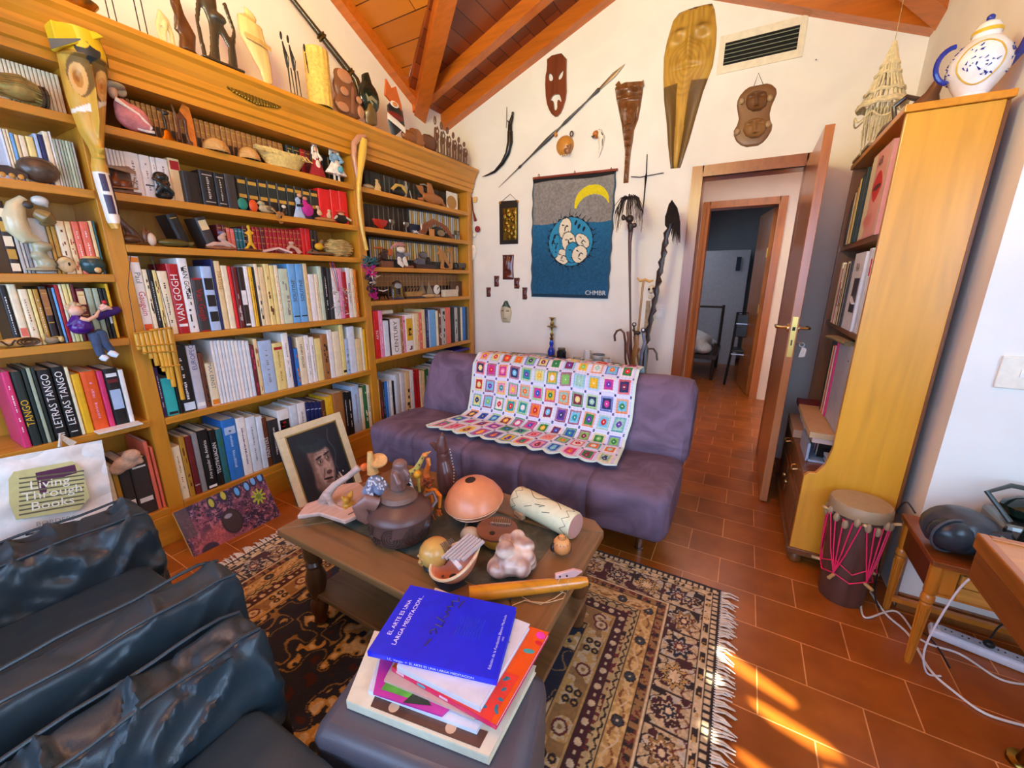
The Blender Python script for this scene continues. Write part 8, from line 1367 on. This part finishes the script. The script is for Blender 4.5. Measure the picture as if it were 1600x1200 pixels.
# purple abstract canvas
p0 = Vector((-2.16, .85, 0)); n = Vector((math.cos(.42), -.03, math.sin(.42))).normalized(); C = [lean_plane(*q, p0, n) for q in ((272, 800), (409, 747), (439, 819), (325, 892))]
pb = (C[2]+C[3])/2; t = thing('abstract_canvas', 'purple abstract canvas with black disc and yellow star leaning on the bookcase', 'painting', pb); X = (C[1]-C[0]+C[2]-C[3]).normalized(); Y = (C[0]-C[3]+C[1]-C[2]); Y = (Y-X*Y.dot(X)).normalized(); w_ = ((C[1]-C[0]).length+(C[2]-C[3]).length)/2+.03; h_ = ((C[0]-C[3]).length+(C[1]-C[2]).length)/2+.02; cen = sum(C, Vector())/4; M_ = frame(cen-pb, X, Y); g = G(); g.T = M_; g.bx(-w_/2, w_/2, -h_/2, h_/2, -.018, -.001); g.out('stretcher', mt('D8A85A', 'wood', .5), t, smooth=False)
def ab(u, v):
    C_ = np.ones(u.shape+(3,))*rgb('4E2A4A'); n1 = vnoise(u*1.5, v, 9, 1); n2 = vnoise(u*1.5, v, 22, 2); n3 = vnoise(u*1.5, v, 45, 3)
    def L(m, h, a=1.): nonlocal C_; C_ = layer(C_, np.clip(m, 0, 1)*a, h)
    L((n1-.4)*3, '8A4456'); L((.45-n1)*4, '2E1A3E'); L((n2-.66)*6, 'B07080'); L((np.abs(n2-.5) < .03), 'D8B0B8', .6); L((n3 > .72), '2A1A30'); L(np.clip(1-np.hypot((u-.25)/.3, (v-.7)/.35), 0, 1)*2, 'C8605A', .7); L((u < .12)*(v < .45)*1., '5A4648', .8); L(np.clip(1-np.hypot((u-.17)/.1, (v-.75)/.12), 0, 1)*6, '3A2238')
    for k, (cx, cy) in enumerate(((.36, .10), (.50, .07), (.65, .10), (.77, .09), (.86, .05), (.95, .04))): h = ('B8B040', 'B8B040', '5AA8E8', '6AA8E0', '6AA8E0', '6AA8E0')[k]; L(np.clip(1-np.hypot((u-cx)/.045, (v-cy)/.10), 0, 1)*8, '221A30'); L(np.clip(1-np.hypot((u-cx)/.028, (v-cy)/.075), 0, 1)*8, h)
    L(np.clip(1-np.hypot((u-.48)/.115, (v-.50)/.21), 0, 1)*10, '2A1A28'); L(np.clip(1-np.hypot((u-.48)/.10, (v-.50)/.185), 0, 1)*10, '3E2C2C'); L(np.clip(1-np.hypot((u-.46)/.05, (v-.40)/.04), 0, 1)*4, '9A9AA8'); L(np.clip(1-np.hypot((u-.40)/.022, (v-.80)/.045), 0, 1)*8, 'A8C0C8')
    an = np.arctan2(v-.33, (u-.85)*1.6); r = np.hypot((u-.85)*1.6, v-.33); L((r < .10+.045*np.cos(an*9))*1., 'B0C030'); L((r < .05), '6A8A2A')
    return C_[..., 0], C_[..., 1], C_[..., 2]
x0_, x1_, y0_, y1_ = -w_/2, w_/2, -h_/2, h_/2; Mq = M_
paint('canvas', 190, 130, lambda u, v: tuple(Mq[i][0]*(x0_+(x1_-x0_)*u)+Mq[i][1]*(y1_-(y1_-y0_)*v)+Mq[i][3] for i in range(3)), ab, t, .5)
# cloth tote bag with printed lettering
p0 = Vector((-2.27, .4, .3)); n = Vector((1, -.12, .18)).normalized(); C = [lean_plane(*q, p0, n) for q in ((-90, 735), (158, 686), (182, 812), (-60, 880))]
pb = (C[2]+C[3])/2; X = (C[1]-C[0]+C[2]-C[3]).normalized(); Y = Vector((0, 0, 1)); Y = (Y-X*Y.dot(X)); Y = (Y-n*Y.dot(n)).normalized(); Z = X.cross(Y); t = thing('tote_bag', 'off-white canvas tote bag printed with large book lettering', 'bag', pb)
cen = sum(C, Vector())/4; w_ = ((C[1]-C[0]).length+(C[2]-C[3]).length)/2; h_ = .34; top_ = (C[0]+C[1])/2; M_ = frame(top_-Y*h_/2-pb, X, Y, Z)
def bag(u, v, s_=1): x = (u-.5)*w_; y = (v-.5)*h_; e = min(u, 1-u, v*1.0+.1, 1-v*.4); return M_ @ Vector((x*(1-.04*(1-v)), y, s_*(.022*math.sin(math.pi*u)*math.sin(math.pi*min(1, v*.9+.1))+.004*math.sin(u*17+v*9)+.004*math.sin(v*21-u*8))))
g = G(); g.grid(lambda u, v: bag(u, v), 40, 40).grid(lambda u, v: bag(u, v, -.6), 40, 40); g.out('bag_body', mt('ECECE4', 'plain', .9), t)
g = G(); g.tube([M_ @ Vector(q) for q in ((w_*.2, h_*.5, 0), (w_*.22, h_*.62, -.02), (w_*.3, h_*.5, -.02))], [.006], 6, True, 2.5); g.out('handle', mt('D8D4C4', 'cloth', .9), t)
def bp(px, py, dz=.024): p = lean_plane(px, py, p0, n); q = M_.inverted() @ (p-pb); return M_ @ Vector((q.x, q.y, dz+.004))
SZ = lambda *L_: [bp(*q) for q in L_]
# printed panel: pixel-read corners
S3 = lambda a, c: (a*.175, 700+c*.175)
G().slab([bp(*S3(*q), .0245) for q in ((120, 205), (640, 110), (730, 190), (790, 430), (700, 540), (140, 630), (80, 480), (75, 270))], Z*.0004).out('print_panel', mt('CFCB8A', 'plain', .8), t, smooth=False)
G().slab([bp(*S3(*q), .0255) for q in ((310, 215), (660, 140), (680, 215), (420, 290), (410, 390), (350, 390))], Z*.0004).out('purple_print', mt('5A2A4A', 'plain', .8), t, smooth=False)
def wr(s_, a, b_, size, nm, hx, dz=.027): A_ = bp(*S3(*a), dz); B_ = bp(*S3(*b_), dz); d = (B_-A_); gg = G(); letter(gg, s_, (A_+B_)/2, d, Z.cross(d.normalized()), size, d.length); gg.out(nm, mt(hx, 'plain', .8), t, smooth=False)
for k in range(9): A_ = bp(*S3(165, 260+k*40), .0258); B_ = bp(*S3(740, 190+k*36), .0258); g = G(); g.slab([A_, B_, B_-Y*.006, A_-Y*.006], Z*.0003); g.out('print_line', mt('6A6448', 'plain', .8), t, smooth=False)
wr('Living', (170, 345), (690, 265), .046, 'bag_lettering', 'F4F2E0'); wr('Through', (165, 440), (750, 340), .046, 'bag_lettering', 'F4F2E0'); wr('Books', (200, 530), (720, 440), .046, 'bag_lettering', 'F4F2E0'); wr('BORDERS', (205, 690), (760, 590), .024, 'bag_lettering', '8A8E8A')
A_ = bp(*S3(225, 765), .0258); B_ = bp(*S3(760, 630), .0258); g = G(); g.slab([A_-Y*.003, B_-Y*.003, B_+Y*.004, A_+Y*.004], Z*.0003); g.out('print_bar', mt('3A3230', 'plain', .8), t, smooth=False); wr('BOOKS, MUSIC, VIDEO, AND A CAFE', (235, 762), (750, 632), .0055, 'bag_lettering', 'E8E4D8')
b_ = onx(196, 705, -2.36); g = G(); g.ball((-.01, 0, 0), (.03, .05, .035)).ball((0, .02, .03), (.03, .035, .03)).ball((-.02, -.03, -.02), (.025, .03, .03)).tube([(0, .03, .03), (0, .05, -.02)], [.02, .012]); b_.z = .52; o = g.out('paper_bag', mt('D8B496', 'cloth', .8), loc=Vector((-2.38, b_.y, .485)), vox=.006); tag(o, 'crumpled beige paper bag on top of the dark binders', 'bag')
# ================================================================ cabinet contents and what stands on top
def cabbook(y0, w_, z, h, col, label, deco='', dep=.17, x=.414):
    o = G(); c = mt(PAL[col][0], 'plain', .4); o.bx(0, dep, 0, w_-.002, 0, h); mats = [c]
    if deco: o.m(1); a, e, k = deco.split(','); o.bx(-.0006, .0, w_*.1, w_*.85, h*float(a), h*float(e)); mats.append(mt(PAL[k][0], 'plain', .5))
    o = o.out('book', mats, loc=(x, y0, z+.001), smooth=False, bev=.001); tag(o, label, 'book', 'books in the hutch cabinet'); return o
# top compartment 1.49 .. 1.885

q = onx(1335, 300, .43)
o = cabbook(2.532, .06, 1.49, .34, 'py', 'huge cream art book standing next to the dark ones in the hutch', x=.425)
A1 = Vector((.424, 0, 0)); t = thing('lips_magazine', 'pink cover with big red lips facing out of the hutch', 'book', (.42, 2.235, 1.491)); G().bx(-.004, .16, 0, .29, 0, .35).out('cover', mt('EFA8A0', 'plain', .35), t, smooth=False)
def lipsp(u, v): return -.0052+.0*u, .285*u+.0*v, .005+.34*v
def lipsc(u, v):
    C_ = np.ones(u.shape+(3,))*rgb('F0A898'); uu = 1-u
    def L(m, h): nonlocal C_; C_ = layer(C_, np.clip(m, 0, 1), h)
    L((u > .72)*1., 'EDE3B8'); cx, cy = .58, .56; X_ = (uu-cx)/.30; Y_ = (v-cy)/.20; up1 = (np.abs(X_)**1.5+np.abs(Y_-.1)**1.2) < .9; L(up1*1., 'E0202A'); L(((np.hypot(X_/.75, (Y_-.05)/.16)) < 1)*1., '4A1418'); L(np.clip(1-np.hypot((uu-.4)/.35, (v-.2)/.1), 0, 1)*2, 'E8887A'); L((u < .05)*1., 'E8E0B0'); return C_[..., 0], C_[..., 1], C_[..., 2]
paint('printed_cover', 50, 90, lipsp, lipsc, t, .35); g = G(); letter(g, 'AIR', (-.0062, .14, .30), (0, -1, 0), (0, 0, 1), .05); g.out('cover_lettering', mt('2A2A3A', 'plain', .5), t, smooth=False)
for y, w_, h, c, lb in ((2.58, .03, .33, 'dg', 'dark green book beside the cream giant, hutch top shelf'), (2.612, .02, .30, 'te', 'teal book in the hutch top shelf'), (2.634, .03, .31, 'bk', 'black book fourth from the lips cover, hutch top shelf'), (2.67, .035, .30, 'py', 'first pale yellow book of the hutch top shelf'), (2.71, .03, .27, 'go', 'ochre book of the hutch top shelf'), (2.745, .028, .25, 'cr', 'cream book near the door end, hutch top shelf'), (2.776, .028, .24, 'sb', 'dark brown book near the door end, hutch top shelf'), (2.81, .03, .22, 'dk', 'charcoal book at the door end, hutch top shelf')): cabbook(y+.025, w_, 1.49, h, c, lb)
# middle compartment 1.09 .. 1.468
t = thing('picture_book', 'white photo book with black and white hand photo on the cover', 'book', (.418, 2.30, 1.091)); G().bx(0, .17, 0, .20, 0, .34).out('cover', mt('E6E8EA', 'plain', .35), t, smooth=False); G().bx(-.0012, 0, .02, .12, .08, .23).out('photo', mt('34343E', 'plain', .4), t, smooth=False); G().tube([(-.002, .02, .12), (-.003, .05, .13), (-.003, .09, .15)], [.012, .01, .004], 6, True, .3).out('printed_hand', mt('D8D4D0', 'plain', .4), t); g = G(); letter(g, 'RA', (-.0015, .10, .275), (0, -1, 0), (0, 0, 1), .05); g.out('cover_lettering', mt('4A4A4E', 'plain', .4), t, smooth=False)
for y, w_, h, c, lb, dc in ((2.14, .03, .30, 'cr', 'cream book with yellow blocks beside the side panel', '.1,.5,ye'), (2.175, .025, .33, 'dk', 'charcoal book next to the yellow-block one', ''), (2.205, .03, .34, 'wh', 'white book with red block, hutch middle shelf', '.7,.9,br'), (2.24, .05, .35, 'bw', 'bluish box file behind the hand photo book', ''), (2.51, .03, .31, 'dk', 'charcoal book beyond the hand photo book', ''), (2.545, .02, .31, 'gr', 'grey book, hutch middle shelf', ''), (2.57, .025, .30, 'bk', 'black book, hutch middle shelf', ''), (2.60, .022, .31, 'pc', 'pale tan book, hutch middle shelf', ''), (2.625, .02, .31, 'sb', 'dark brown book, hutch middle shelf', ''), (2.65, .03, .30, 'pc', 'tan patterned book, hutch middle shelf', '.3,.6,bn'), (2.685, .03, .30, 'wh', 'white patterned book, hutch middle shelf', '.3,.7,gr'), (2.72, .02, .28, 'br', 'bright red book, hutch middle shelf', ''), (2.745, .04, .31, 'cr', 'cream book at the door end, hutch middle shelf', '')): cabbook(y, w_, 1.09, h, c, lb, dc, x=.425 if y < 2.3 else .414)
# base compartment: piles, box, laptop
PZ = .4685
g = G(); t = thing('disc_case', 'silver-blue plastic disc rack on the hutch ledge', 'rack', (.40, 2.36, PZ+.001)); G().bx(-.05, .12, -.11, .12, 0, .01).bx(-.055, -.045, -.11, .12, 0, .09).out('tray', mt('A8BCD0', 'plain', .25), t, smooth=False)
for k, c in enumerate(('bk', 'cr', 'dk', 'pk', 'wh', 'bk', 'vb', 'dk')): o = G().box((.055, 0, .05), (.13, .010, .09), R3(12, 'X')).out('disc', mt(PAL[c][0], 'plain', .3), t, smooth=False); o.location = (0, -.075+k*.022, .012)
for k in range(5): o = G().bx(-.06, .09, -.06, .06, 0, .010).out('disc_box', mt(('D8E4F0', '5A6070', 'C8D4E4', '8A90A0', 'E0E8F0')[k], 'plain', .25), loc=(.475, 2.205, PZ+.001+k*.0115), smooth=False, rot=.03*k-.06); tag(o, f'{ORD[k]} flat disc box up in the pale pile beside the side panel', 'disc case', 'flat disc boxes on the hutch ledge')
o = G().bx(-.07, .15, -.15, .15, 0, .022).out('game_box', [mt('D8B8A8', 'plain', .6)], loc=(.42, 2.36, PZ+.112), smooth=False); tag(o, 'flat pinkish box lettered along its edge, above the discs', 'box'); g = G(); letter(g, 'DAS', (-.0708, -.11, .011), (0, -1, 0), (0, 0, 1), .022); g.out('box_lettering', mt('4A3A3A', 'plain', .6), o, smooth=False)
o = G().bx(-.085, .15, -.16, .34, 0, .028).out('cardboard_box', mt('C9A87A', 'plain', .7), loc=(.42, 2.36, PZ+.136), smooth=False, bev=.002); tag(o, 'wide tan cardboard box carrying the grey folders', 'box')
o = G().bx(-.11, .15, -.14, .2, 0, .045).out('storage_box', mt('B89878', 'plain', .6), loc=(.43, 2.72, PZ+.001), smooth=False, bev=.003); tag(o, 'taupe storage box at the far end of the hutch ledge', 'box'); o = G().bx(-.06, .12, -.12, .13, 0, .06).out('paper_pile', mt('C8D0D4', 'stone', .7), loc=(.43, 2.72, PZ+.048), smooth=False); tag(o, 'pale blue paper pile on the taupe box', 'papers')
LZ = PZ+.166
t = thing('laptop', 'silver-grey laptop standing upright in the hutch', 'laptop', (.43, 2.26, LZ)); G().bx(-.004, .012, -.10, .23, 0, .40).out('lid', mt('B4B8C2', 'plain', .35), t, smooth=False, bev=.004); G().bx(.013, .030, -.10, .23, 0, .40).out('keyboard_base', mt('26262A', 'plain', .5), t, smooth=False, bev=.004); g = G(); g.bx(-.0055, -.0045, -.03, .0, .33, .335); g.out('badge', mt('D8D8DC', 'metal', .2), t, smooth=False)
for y, w_, h, c, lb in ((2.43, .022, .38, 'pk', 'deep pink folder beside the laptop'), (2.455, .03, .36, 'wh', 'white folder beside the pink one'), (2.49, .02, .36, 'br', 'bright red folder in the hutch'), (2.515, .025, .35, 'pc', 'tan folder with picture in the hutch'), (2.545, .03, .38, 'dg', 'dark green folder in the hutch')): cabbook(y+.07, w_*.9, LZ-.001, h, c, lb, x=.42)
o = G().bx(-.08, .12, -.06, .22, 0, .03).out('folder', mt('8A2A30', 'plain', .5), loc=(.43, 2.72, PZ+.112), smooth=False); tag(o, 'red and grey folders lying flat at the door end', 'folder')
o = G(); o.tube([(0, 0, 0), (-.03, .12, .01), (-.04, .26, .0)], [.022, .02, .012], 8, True, .6); o = o.out('cloth_strip', mt('8A7A52', 'cloth', .9), loc=(.42, 2.27, 1.06)); o.location.z = LZ+.405; tag(o, 'olive cloth strip lying over the upright folders', 'cloth')
# ---- on top of the cabinet (z 1.91)
KT = 1.9105
b_ = Vector((.56, 2.27, KT)); b_ = onz(1515, 148, KT); b_ = Vector((.585, 2.17, KT)); t = thing('teapot', 'large white and blue painted porcelain teapot on the cabinet top', 'teapot', b_, 0); POR = mt('E9E8E2', 'plain', .12); BLU = mt('22348E', 'plain', .15)
SC_ = .92; prof = [(.045, 0), (.05, .006), (.043, .02), (.062, .05), (.082, .09), (.086, .12), (.078, .155), (.056, .185), (.038, .20), (.036, .215)]
G().lathe([(r*SC_, z*SC_) for r, z in prof], n=40).out('body', POR, t); G().lathe([(.040*SC_, .213*SC_), (.040*SC_, .225*SC_), (.03*SC_, .245*SC_), (.008, .258*SC_)], n=28).out('lid', POR, t); G().ball((0, 0, .265*SC_), (.011, .011, .011)).out('knob', BLU, t)
G().lathe([(.0405*SC_, .214*SC_), (.041*SC_, .220*SC_), (.040*SC_, .226*SC_)], n=28).out('yellow_band', mt('D9B030', 'plain', .3), t)
sp_d = Vector((.75, .12, 0)).normalized(); G().tube([sp_d*.07+Vector((0, 0, .10)), sp_d*.10+Vector((0, 0, .14)), sp_d*.112+Vector((0, 0, .20)), sp_d*.132+Vector((0, 0, .275))], [.016, .013, .010, .007], 12).out('spout', BLU, t)
g = G(); g.tube([-sp_d*(.07+.045*math.sin(q))+Vector((0, 0, .12+.055*math.cos(q))) for q in np.linspace(.1, 3.0, 12)], .008, 8); g.out('handle', BLU, t)
fd = Vector((-.25, -1, 0)).normalized(); sd2 = Vector((fd.y, -fd.x, 0)) ; g = G()
def onpot(a, z):
    r = np.interp(z, [p[1]*SC_ for p in prof], [p[0]*SC_ for p in prof])+.0008; v_ = fd*math.cos(a)+sd2*math.sin(a); return v_*r+Vector((0, 0, z))
ov = [onpot(.75*math.cos(q), .10+.062*math.sin(q)) for q in np.linspace(0, 6.29, 40)]; G().tube(ov, .0025, 6, False).out('gilt_oval', mt('C9A23A', 'plain', .3), t); random.seed(23)
for k in range(34):
    a, z = random.uniform(-.55, .55), random.uniform(.055, .15); p = onpot(a, z)
    if k == 0: pass
    if (a/.62)**2+((z-.10)/.05)**2 < 1: g.tube([p, onpot(a+random.uniform(-.14, .14), z+random.uniform(-.012, .012))], [.0045, .001], 5, True, .5)
g.out('blue_flower', BLU, t)
for a0 in (1.25, 1.9, -1.3):
    g = G()
    for k in range(14): a, z = a0+random.uniform(-.25, .25), random.uniform(.06, .17); g.tube([onpot(a, z), onpot(a+random.uniform(-.1, .1), z+random.uniform(-.01, .012))], [.004, .001], 5, True, .5)
    g.out('blue_flower', BLU, t)
# brown jug
b_ = Vector((.50, 2.31, KT)); t = thing('clay_bottle', 'brown clay bottle with curved handle next to the teapot', 'bottle', b_); BJ = mt('6A4A34', 'plain', .25); G().tube([(0, 0, .0), (0, 0, .02), (.0, 0, .05), (.01, -.01, .085), (.02, -.02, .12)], [.035, .05, .045, .022, .016], 16).out('body', BJ, t); g = G(); g.tube([(-.02, .02, .08), (-.05, .05, .105), (-.08, .07, .08), (-.07, .06, .03)], .009, 8); g.out('handle', mt('3E342E', 'plain', .3), t)
o = G().tube([(0, 0, .03), (-.01, .10, .04), (0, .22, .035), (.01, .36, .03)], [.03, .026, .03, .018], 10, True, .8).out('driftwood', mt('5A4028', 'wood', .5), loc=(.45, 2.42, KT), vox=.008); tag(o, 'dark rough wooden branch lying along the cabinet top', 'driftwood')
o = G().slab([(0, 0, 0), (0, .34, .0), (.18, .34, .0), (.18, 0, 0)], (0, 0, .012)).out('cloth_fan', mt('9A8E6E', 'cloth', .8), loc=(.395, 2.60, KT), smooth=False); tag(o, 'folded olive fan overhanging the far cabinet top', 'fan')
# macrame cone hanging from the beam above the cabinet
yy = 2.75; A = ony(1398, 66, yy); zb_ = ony(1380, 235, yy).z; t = thing('macrame_tower', 'cream knotted rope cone hanging on a string over the cabinet', 'hanging ornament', A); MC = mt('D8CC9E', 'cloth', .9)
ztop = zs(yy) if False else min(zmain(A.x), 3.2); G().tube([(0, 0, 0), (0, 0, zs(yy)-A.z-.02)], .0012, 5).out('string', mt('B0A070', 'cloth', .9), t)
R_ = lambda a, c: ony(a, c, yy)-A; W0 = (R_(1412, 165)-R_(1340, 165)).length/2; hs = [0, (R_(1398, 66)-R_(1395, 110)).length, (R_(1398, 66)-R_(1385, 165)).length]
g = G(); rr = [.004, W0*.42, W0]; zz = [-.0, -hs[1], -hs[2]]
for k in range(22): a = k/22*6.283; g.tube([(rr[i]*math.cos(a+i*.2)*(.92+.1*math.sin(k)), rr[i]*math.sin(a+i*.2), zz[i]-.003*math.sin(k*2)) for i in range(3)], .0045, 5)
for f in (.35, .5, .78, .95, 1.0): r = np.interp(f, [0, hs[1]/hs[2], 1], rr); g.tube([(r*math.cos(a)*1.03, r*math.sin(a)*1.03, -hs[2]*f+.004*math.sin(a*9)) for a in np.linspace(0, 6.29, 40)], .0075, 6, False)
g.out('knotted_cone', MC, t); g = G()
for k in range(26): a = k/26*6.283; l = (.20 if k % 2 else .13); g.tube([(W0*.6*math.cos(a), W0*.6*math.sin(a), -hs[2]), (W0*.62*math.cos(a), W0*.62*math.sin(a), -hs[2]-l*.5), (W0*.5*math.cos(a+.1), W0*.5*math.sin(a+.1), -hs[2]-l)], .003, 4)
g.tube([(W0*1.05*math.cos(a), W0*1.05*math.sin(a), -hs[2]-.03-.035*abs(math.sin(a*3))) for a in np.linspace(0, 6.29, 50)], .004, 5, False); g.out('tassel', MC, t)
# ================================================================ floor drum
b_ = Vector((.545, 1.965, 0)); b_ = onz(1312, 930, 0); t = thing('rope_drum', 'tall brown hand drum laced with pink cord on the floor', 'drum', b_, (-.02, 0, .3)); WDm = mt('5A3A30', 'wood', .45, ax='z')
HD = .435; G().lathe([(.075, 0), (.078, .02), (.082, .15), (.088, .28), (.094, HD-.01), (.09, HD)], n=36).out('shell', WDm, t); SKN = mt('A88E6A', 'plain', .5)
g = G(); g.lathe([(.099, HD-.035), (.103, HD-.02), (.102, HD+.006), (.096, HD+.014), (0, HD+.015)], n=36)
for k in range(18): a = k*.349; g.ball((.099*math.cos(a), .099*math.sin(a), HD-.04-.012*(k % 3)), (.012, .012, .02), None, 8)
g.out('hide_cap', SKN, t); PK = mt('F02A60', 'plain', .5); g = G(); n_ = 9
lo = [(.090*math.cos(2*math.pi*k/5), .090*math.sin(2*math.pi*k/5), .14) for k in range(5)]
for k in range(5):
    a = 2*math.pi*k/5
    for dk_ in (-.55, -.3, .0, .3, .55): g.tube([(.103*math.cos(a+dk_), .103*math.sin(a+dk_), HD-.045), (.096*math.cos(a+dk_*.5), .096*math.sin(a+dk_*.5), .24), lo[k]], .0028, 5)
    b2 = lo[(k+1) % 5]; am = a+math.pi/5; g.tube([lo[k], (.088*math.cos(am), .088*math.sin(am), .12), b2], .0026, 5).tube([(.094*math.cos(a), .094*math.sin(a), .2), (.094*math.cos(am), .094*math.sin(am), .165), (.094*math.cos(a+1.2566), .094*math.sin(a+1.2566), .2)], .0024, 5)
g.out('pink_lacing', PK, t)
for k in range(5): a = 2*math.pi*k/5; G().tube([(.085*math.cos(a), .085*math.sin(a), .13), (.118*math.cos(a), .118*math.sin(a), .125)], .007, 8).out('peg', mt('C9A468', 'wood', .5), t); a += .6; G().tube([(.095*math.cos(a), .095*math.sin(a), HD-.045), (.128*math.cos(a), .128*math.sin(a), HD-.03)], .006, 8).out('peg', mt('C9A468', 'wood', .5), t)
# ================================================================ radio and speaker on the side table, cables, power strip
b_ = onz(1500, 868, .425); t = thing('radio_speaker', 'rounded dark blue-grey portable speaker unit on the side table', 'speaker', (.715, 1.775, .4265), .15)
G().ball((0, 0, .075), (.095, .085, .080)).ball((.03, .0, .075), (.08, .08, .07)).out('housing', mt('3A4048', 'plain', .35), t, vox=.008); G().ball((-.035, -.045, .075), (.062, .052, .056)).out('speaker_cone', mt('28343E', 'plain', .3), t); G().tube([(-.02+.06*math.cos(q)-.02, -.055+.02*math.cos(q), .075+.058*math.sin(q)) for q in np.linspace(0, 6.3, 24)], .004, 6, False).out('rim', mt('4A5058', 'plain', .3), t)
t = thing('radio_receiver', 'silver and dark green radio with blue display behind the desk corner', 'radio', (.965, 1.87, .4265), 0); G().box((.03, 0, .06), (.34, .17, .12)).out('housing', mt('8E9290', 'metal', .4), t, smooth=False, bev=.015); G().ball((.03, .0, .15), (.17, .085, .055)).out('glossy_lid', mt('12241E', 'plain', .12), t); g = G(); g.tube([(-.12, -.05, .12), (-.17, .0, .19), (-.10, .05, .21), (.1, .06, .20)], .008, 8); g.out('carry_handle', mt('3A4642', 'plain', .3), t)
G().box((.06, -.087, .07), (.13, .004, .04)).out('display', mt('9AD8F0', 'emit', .3, s=.7), t, smooth=False)
for k in range(4): G().ball((-.075+.03*(k % 2), -.087, .09-.028*(k//2)), (.009, .004, .007)).out('button', mt('C9C4A8', 'plain', .4), t)
t = thing('handset', 'black upright telephone handset with white label on its base', 'telephone', (.80, 1.69, .4275), -.3); t.scale = (1.25,)*3; G().slab([(-.045, -.02, 0), (.06, -.02, 0), (.055, .03, .03), (0, .03, .10), (-.035, .03, .09)], (0, -.012, 0)).box((.01, 0, .02), (.11, .07, .04)).out('cradle', mt('24262A', 'plain', .35), t, smooth=False, bev=.003); G().tube([(.02, .02, .07), (.025, .02, .12), (.02, .02, .165)], [.018, .016, .012], 10, True, .7).out('receiver', mt('1E2A28', 'plain', .2), t); G().box((-.02, -.037, .045), (.022, .003, .03)).out('paper_label', mt('E0E6EE', 'plain', .6), t, smooth=False)
g = G(); g.tube([(-.02, -.02, .1), (.02, -.03, .085), (.05, -.03, .03)], .004, 6); g.out('trim_strip', mt('A8A07A', 'metal', .3), t)
def cable(label, pts, r, hx, name='cable'):
    P = [Vector(p) for p in pts]; Q_ = []
    for i in range(len(P)-1):
        a, b2, c3, d4 = P[max(0, i-1)], P[i], P[i+1], P[min(len(P)-1, i+2)]
        for q in range(8): s_ = q/8; Q_.append(.5*((2*b2)+(-a+c3)*s_+(2*a-5*b2+4*c3-d4)*s_*s_+(-a+3*b2-3*c3+d4)*s_**3))
    Q_.append(P[-1]); b0 = Q_[0].copy(); o = G().tube([p-b0 for p in Q_], r, 7).out(name, mt(hx, 'plain', .4), loc=b0); tag(o, label, 'cable'); return o
F = lambda a, c, z=.006: onz(a, c, z)
cable('white cable curling over the tiles out of the frame', [F(1360, 925), F(1385, 960), F(1420, 992), F(1452, 1045), F(1490, 1080), F(1540, 1115), F(1605, 1135)], .0042, 'EDEBE4')
cable('second white cable running past the power strip', [F(1345, 935), F(1352, 965), F(1400, 955), F(1440, 1000), F(1500, 1022), F(1560, 1060), F(1605, 1070)], .0038, 'E6E4DC')
cable('black wire hanging from the speaker behind the side table leg', [(.628, 1.84, .50), (.62, 1.92, .50), (.615, 1.965, .40), (.612, 1.97, .2), (.635, 1.95, .01), (.76, 1.86, .006), (.78, 1.72, .006)], .003, '1E1E22')
cable('white wire dropping from the telephone across the drawer', [(.76, 1.652, .45), (.73, 1.645, .42), (.70, 1.64, .33), (.675, 1.64, .12), (.70, 1.65, .012), (.74, 1.66, .008)], .003, 'E0E0E6')
A = onz(1462, 985, .02); Bq = onz(1602, 1040, .02); t = thing('power_strip', 'white multi-socket power strip lying below the side table', 'power strip', (A+Bq)/2-Vector((0, 0, .019)), math.atan2((Bq-A).y, (Bq-A).x)); ln = (Bq-A).length
G().box((.0, 0, .018), (ln+.04, .055, .036)).out('housing', mt('E6E9F2', 'plain', .35), t, smooth=False, bev=.012)
for k in range(5): x = -ln/2+.03+k*(ln/5); s_ = G().box((x, 0, .0365), (.042, .040, .002)).out('socket', mt('C8D0E0', 'plain', .4), t, smooth=False); g = G(); g.ball((x-.008, 0, .038), .003, None, 6).ball((x+.008, 0, .038), .003, None, 6); g.out('contact_hole', BLK, s_)
G().box((-ln/2-.005, 0, .0375), (.012, .02, .003)).out('rocker_switch', mt('8AB8E8', 'plain', .3), t, smooth=False); G().ball((.02, 0, .048), (.016, .014, .014)).out('black_plug', BLK, t)
cable('black cable looping up from the plug on the power strip', [((A+Bq)/2+Vector((.02, 0, .05))), ((A+Bq)/2+Vector((.05, .02, .11))), ((A+Bq)/2+Vector((.14, .03, .09))), ((A+Bq)/2+Vector((.22, .0, .03)))], .003, '1A1A1E')
# chair foot just inside the frame and office chair leg
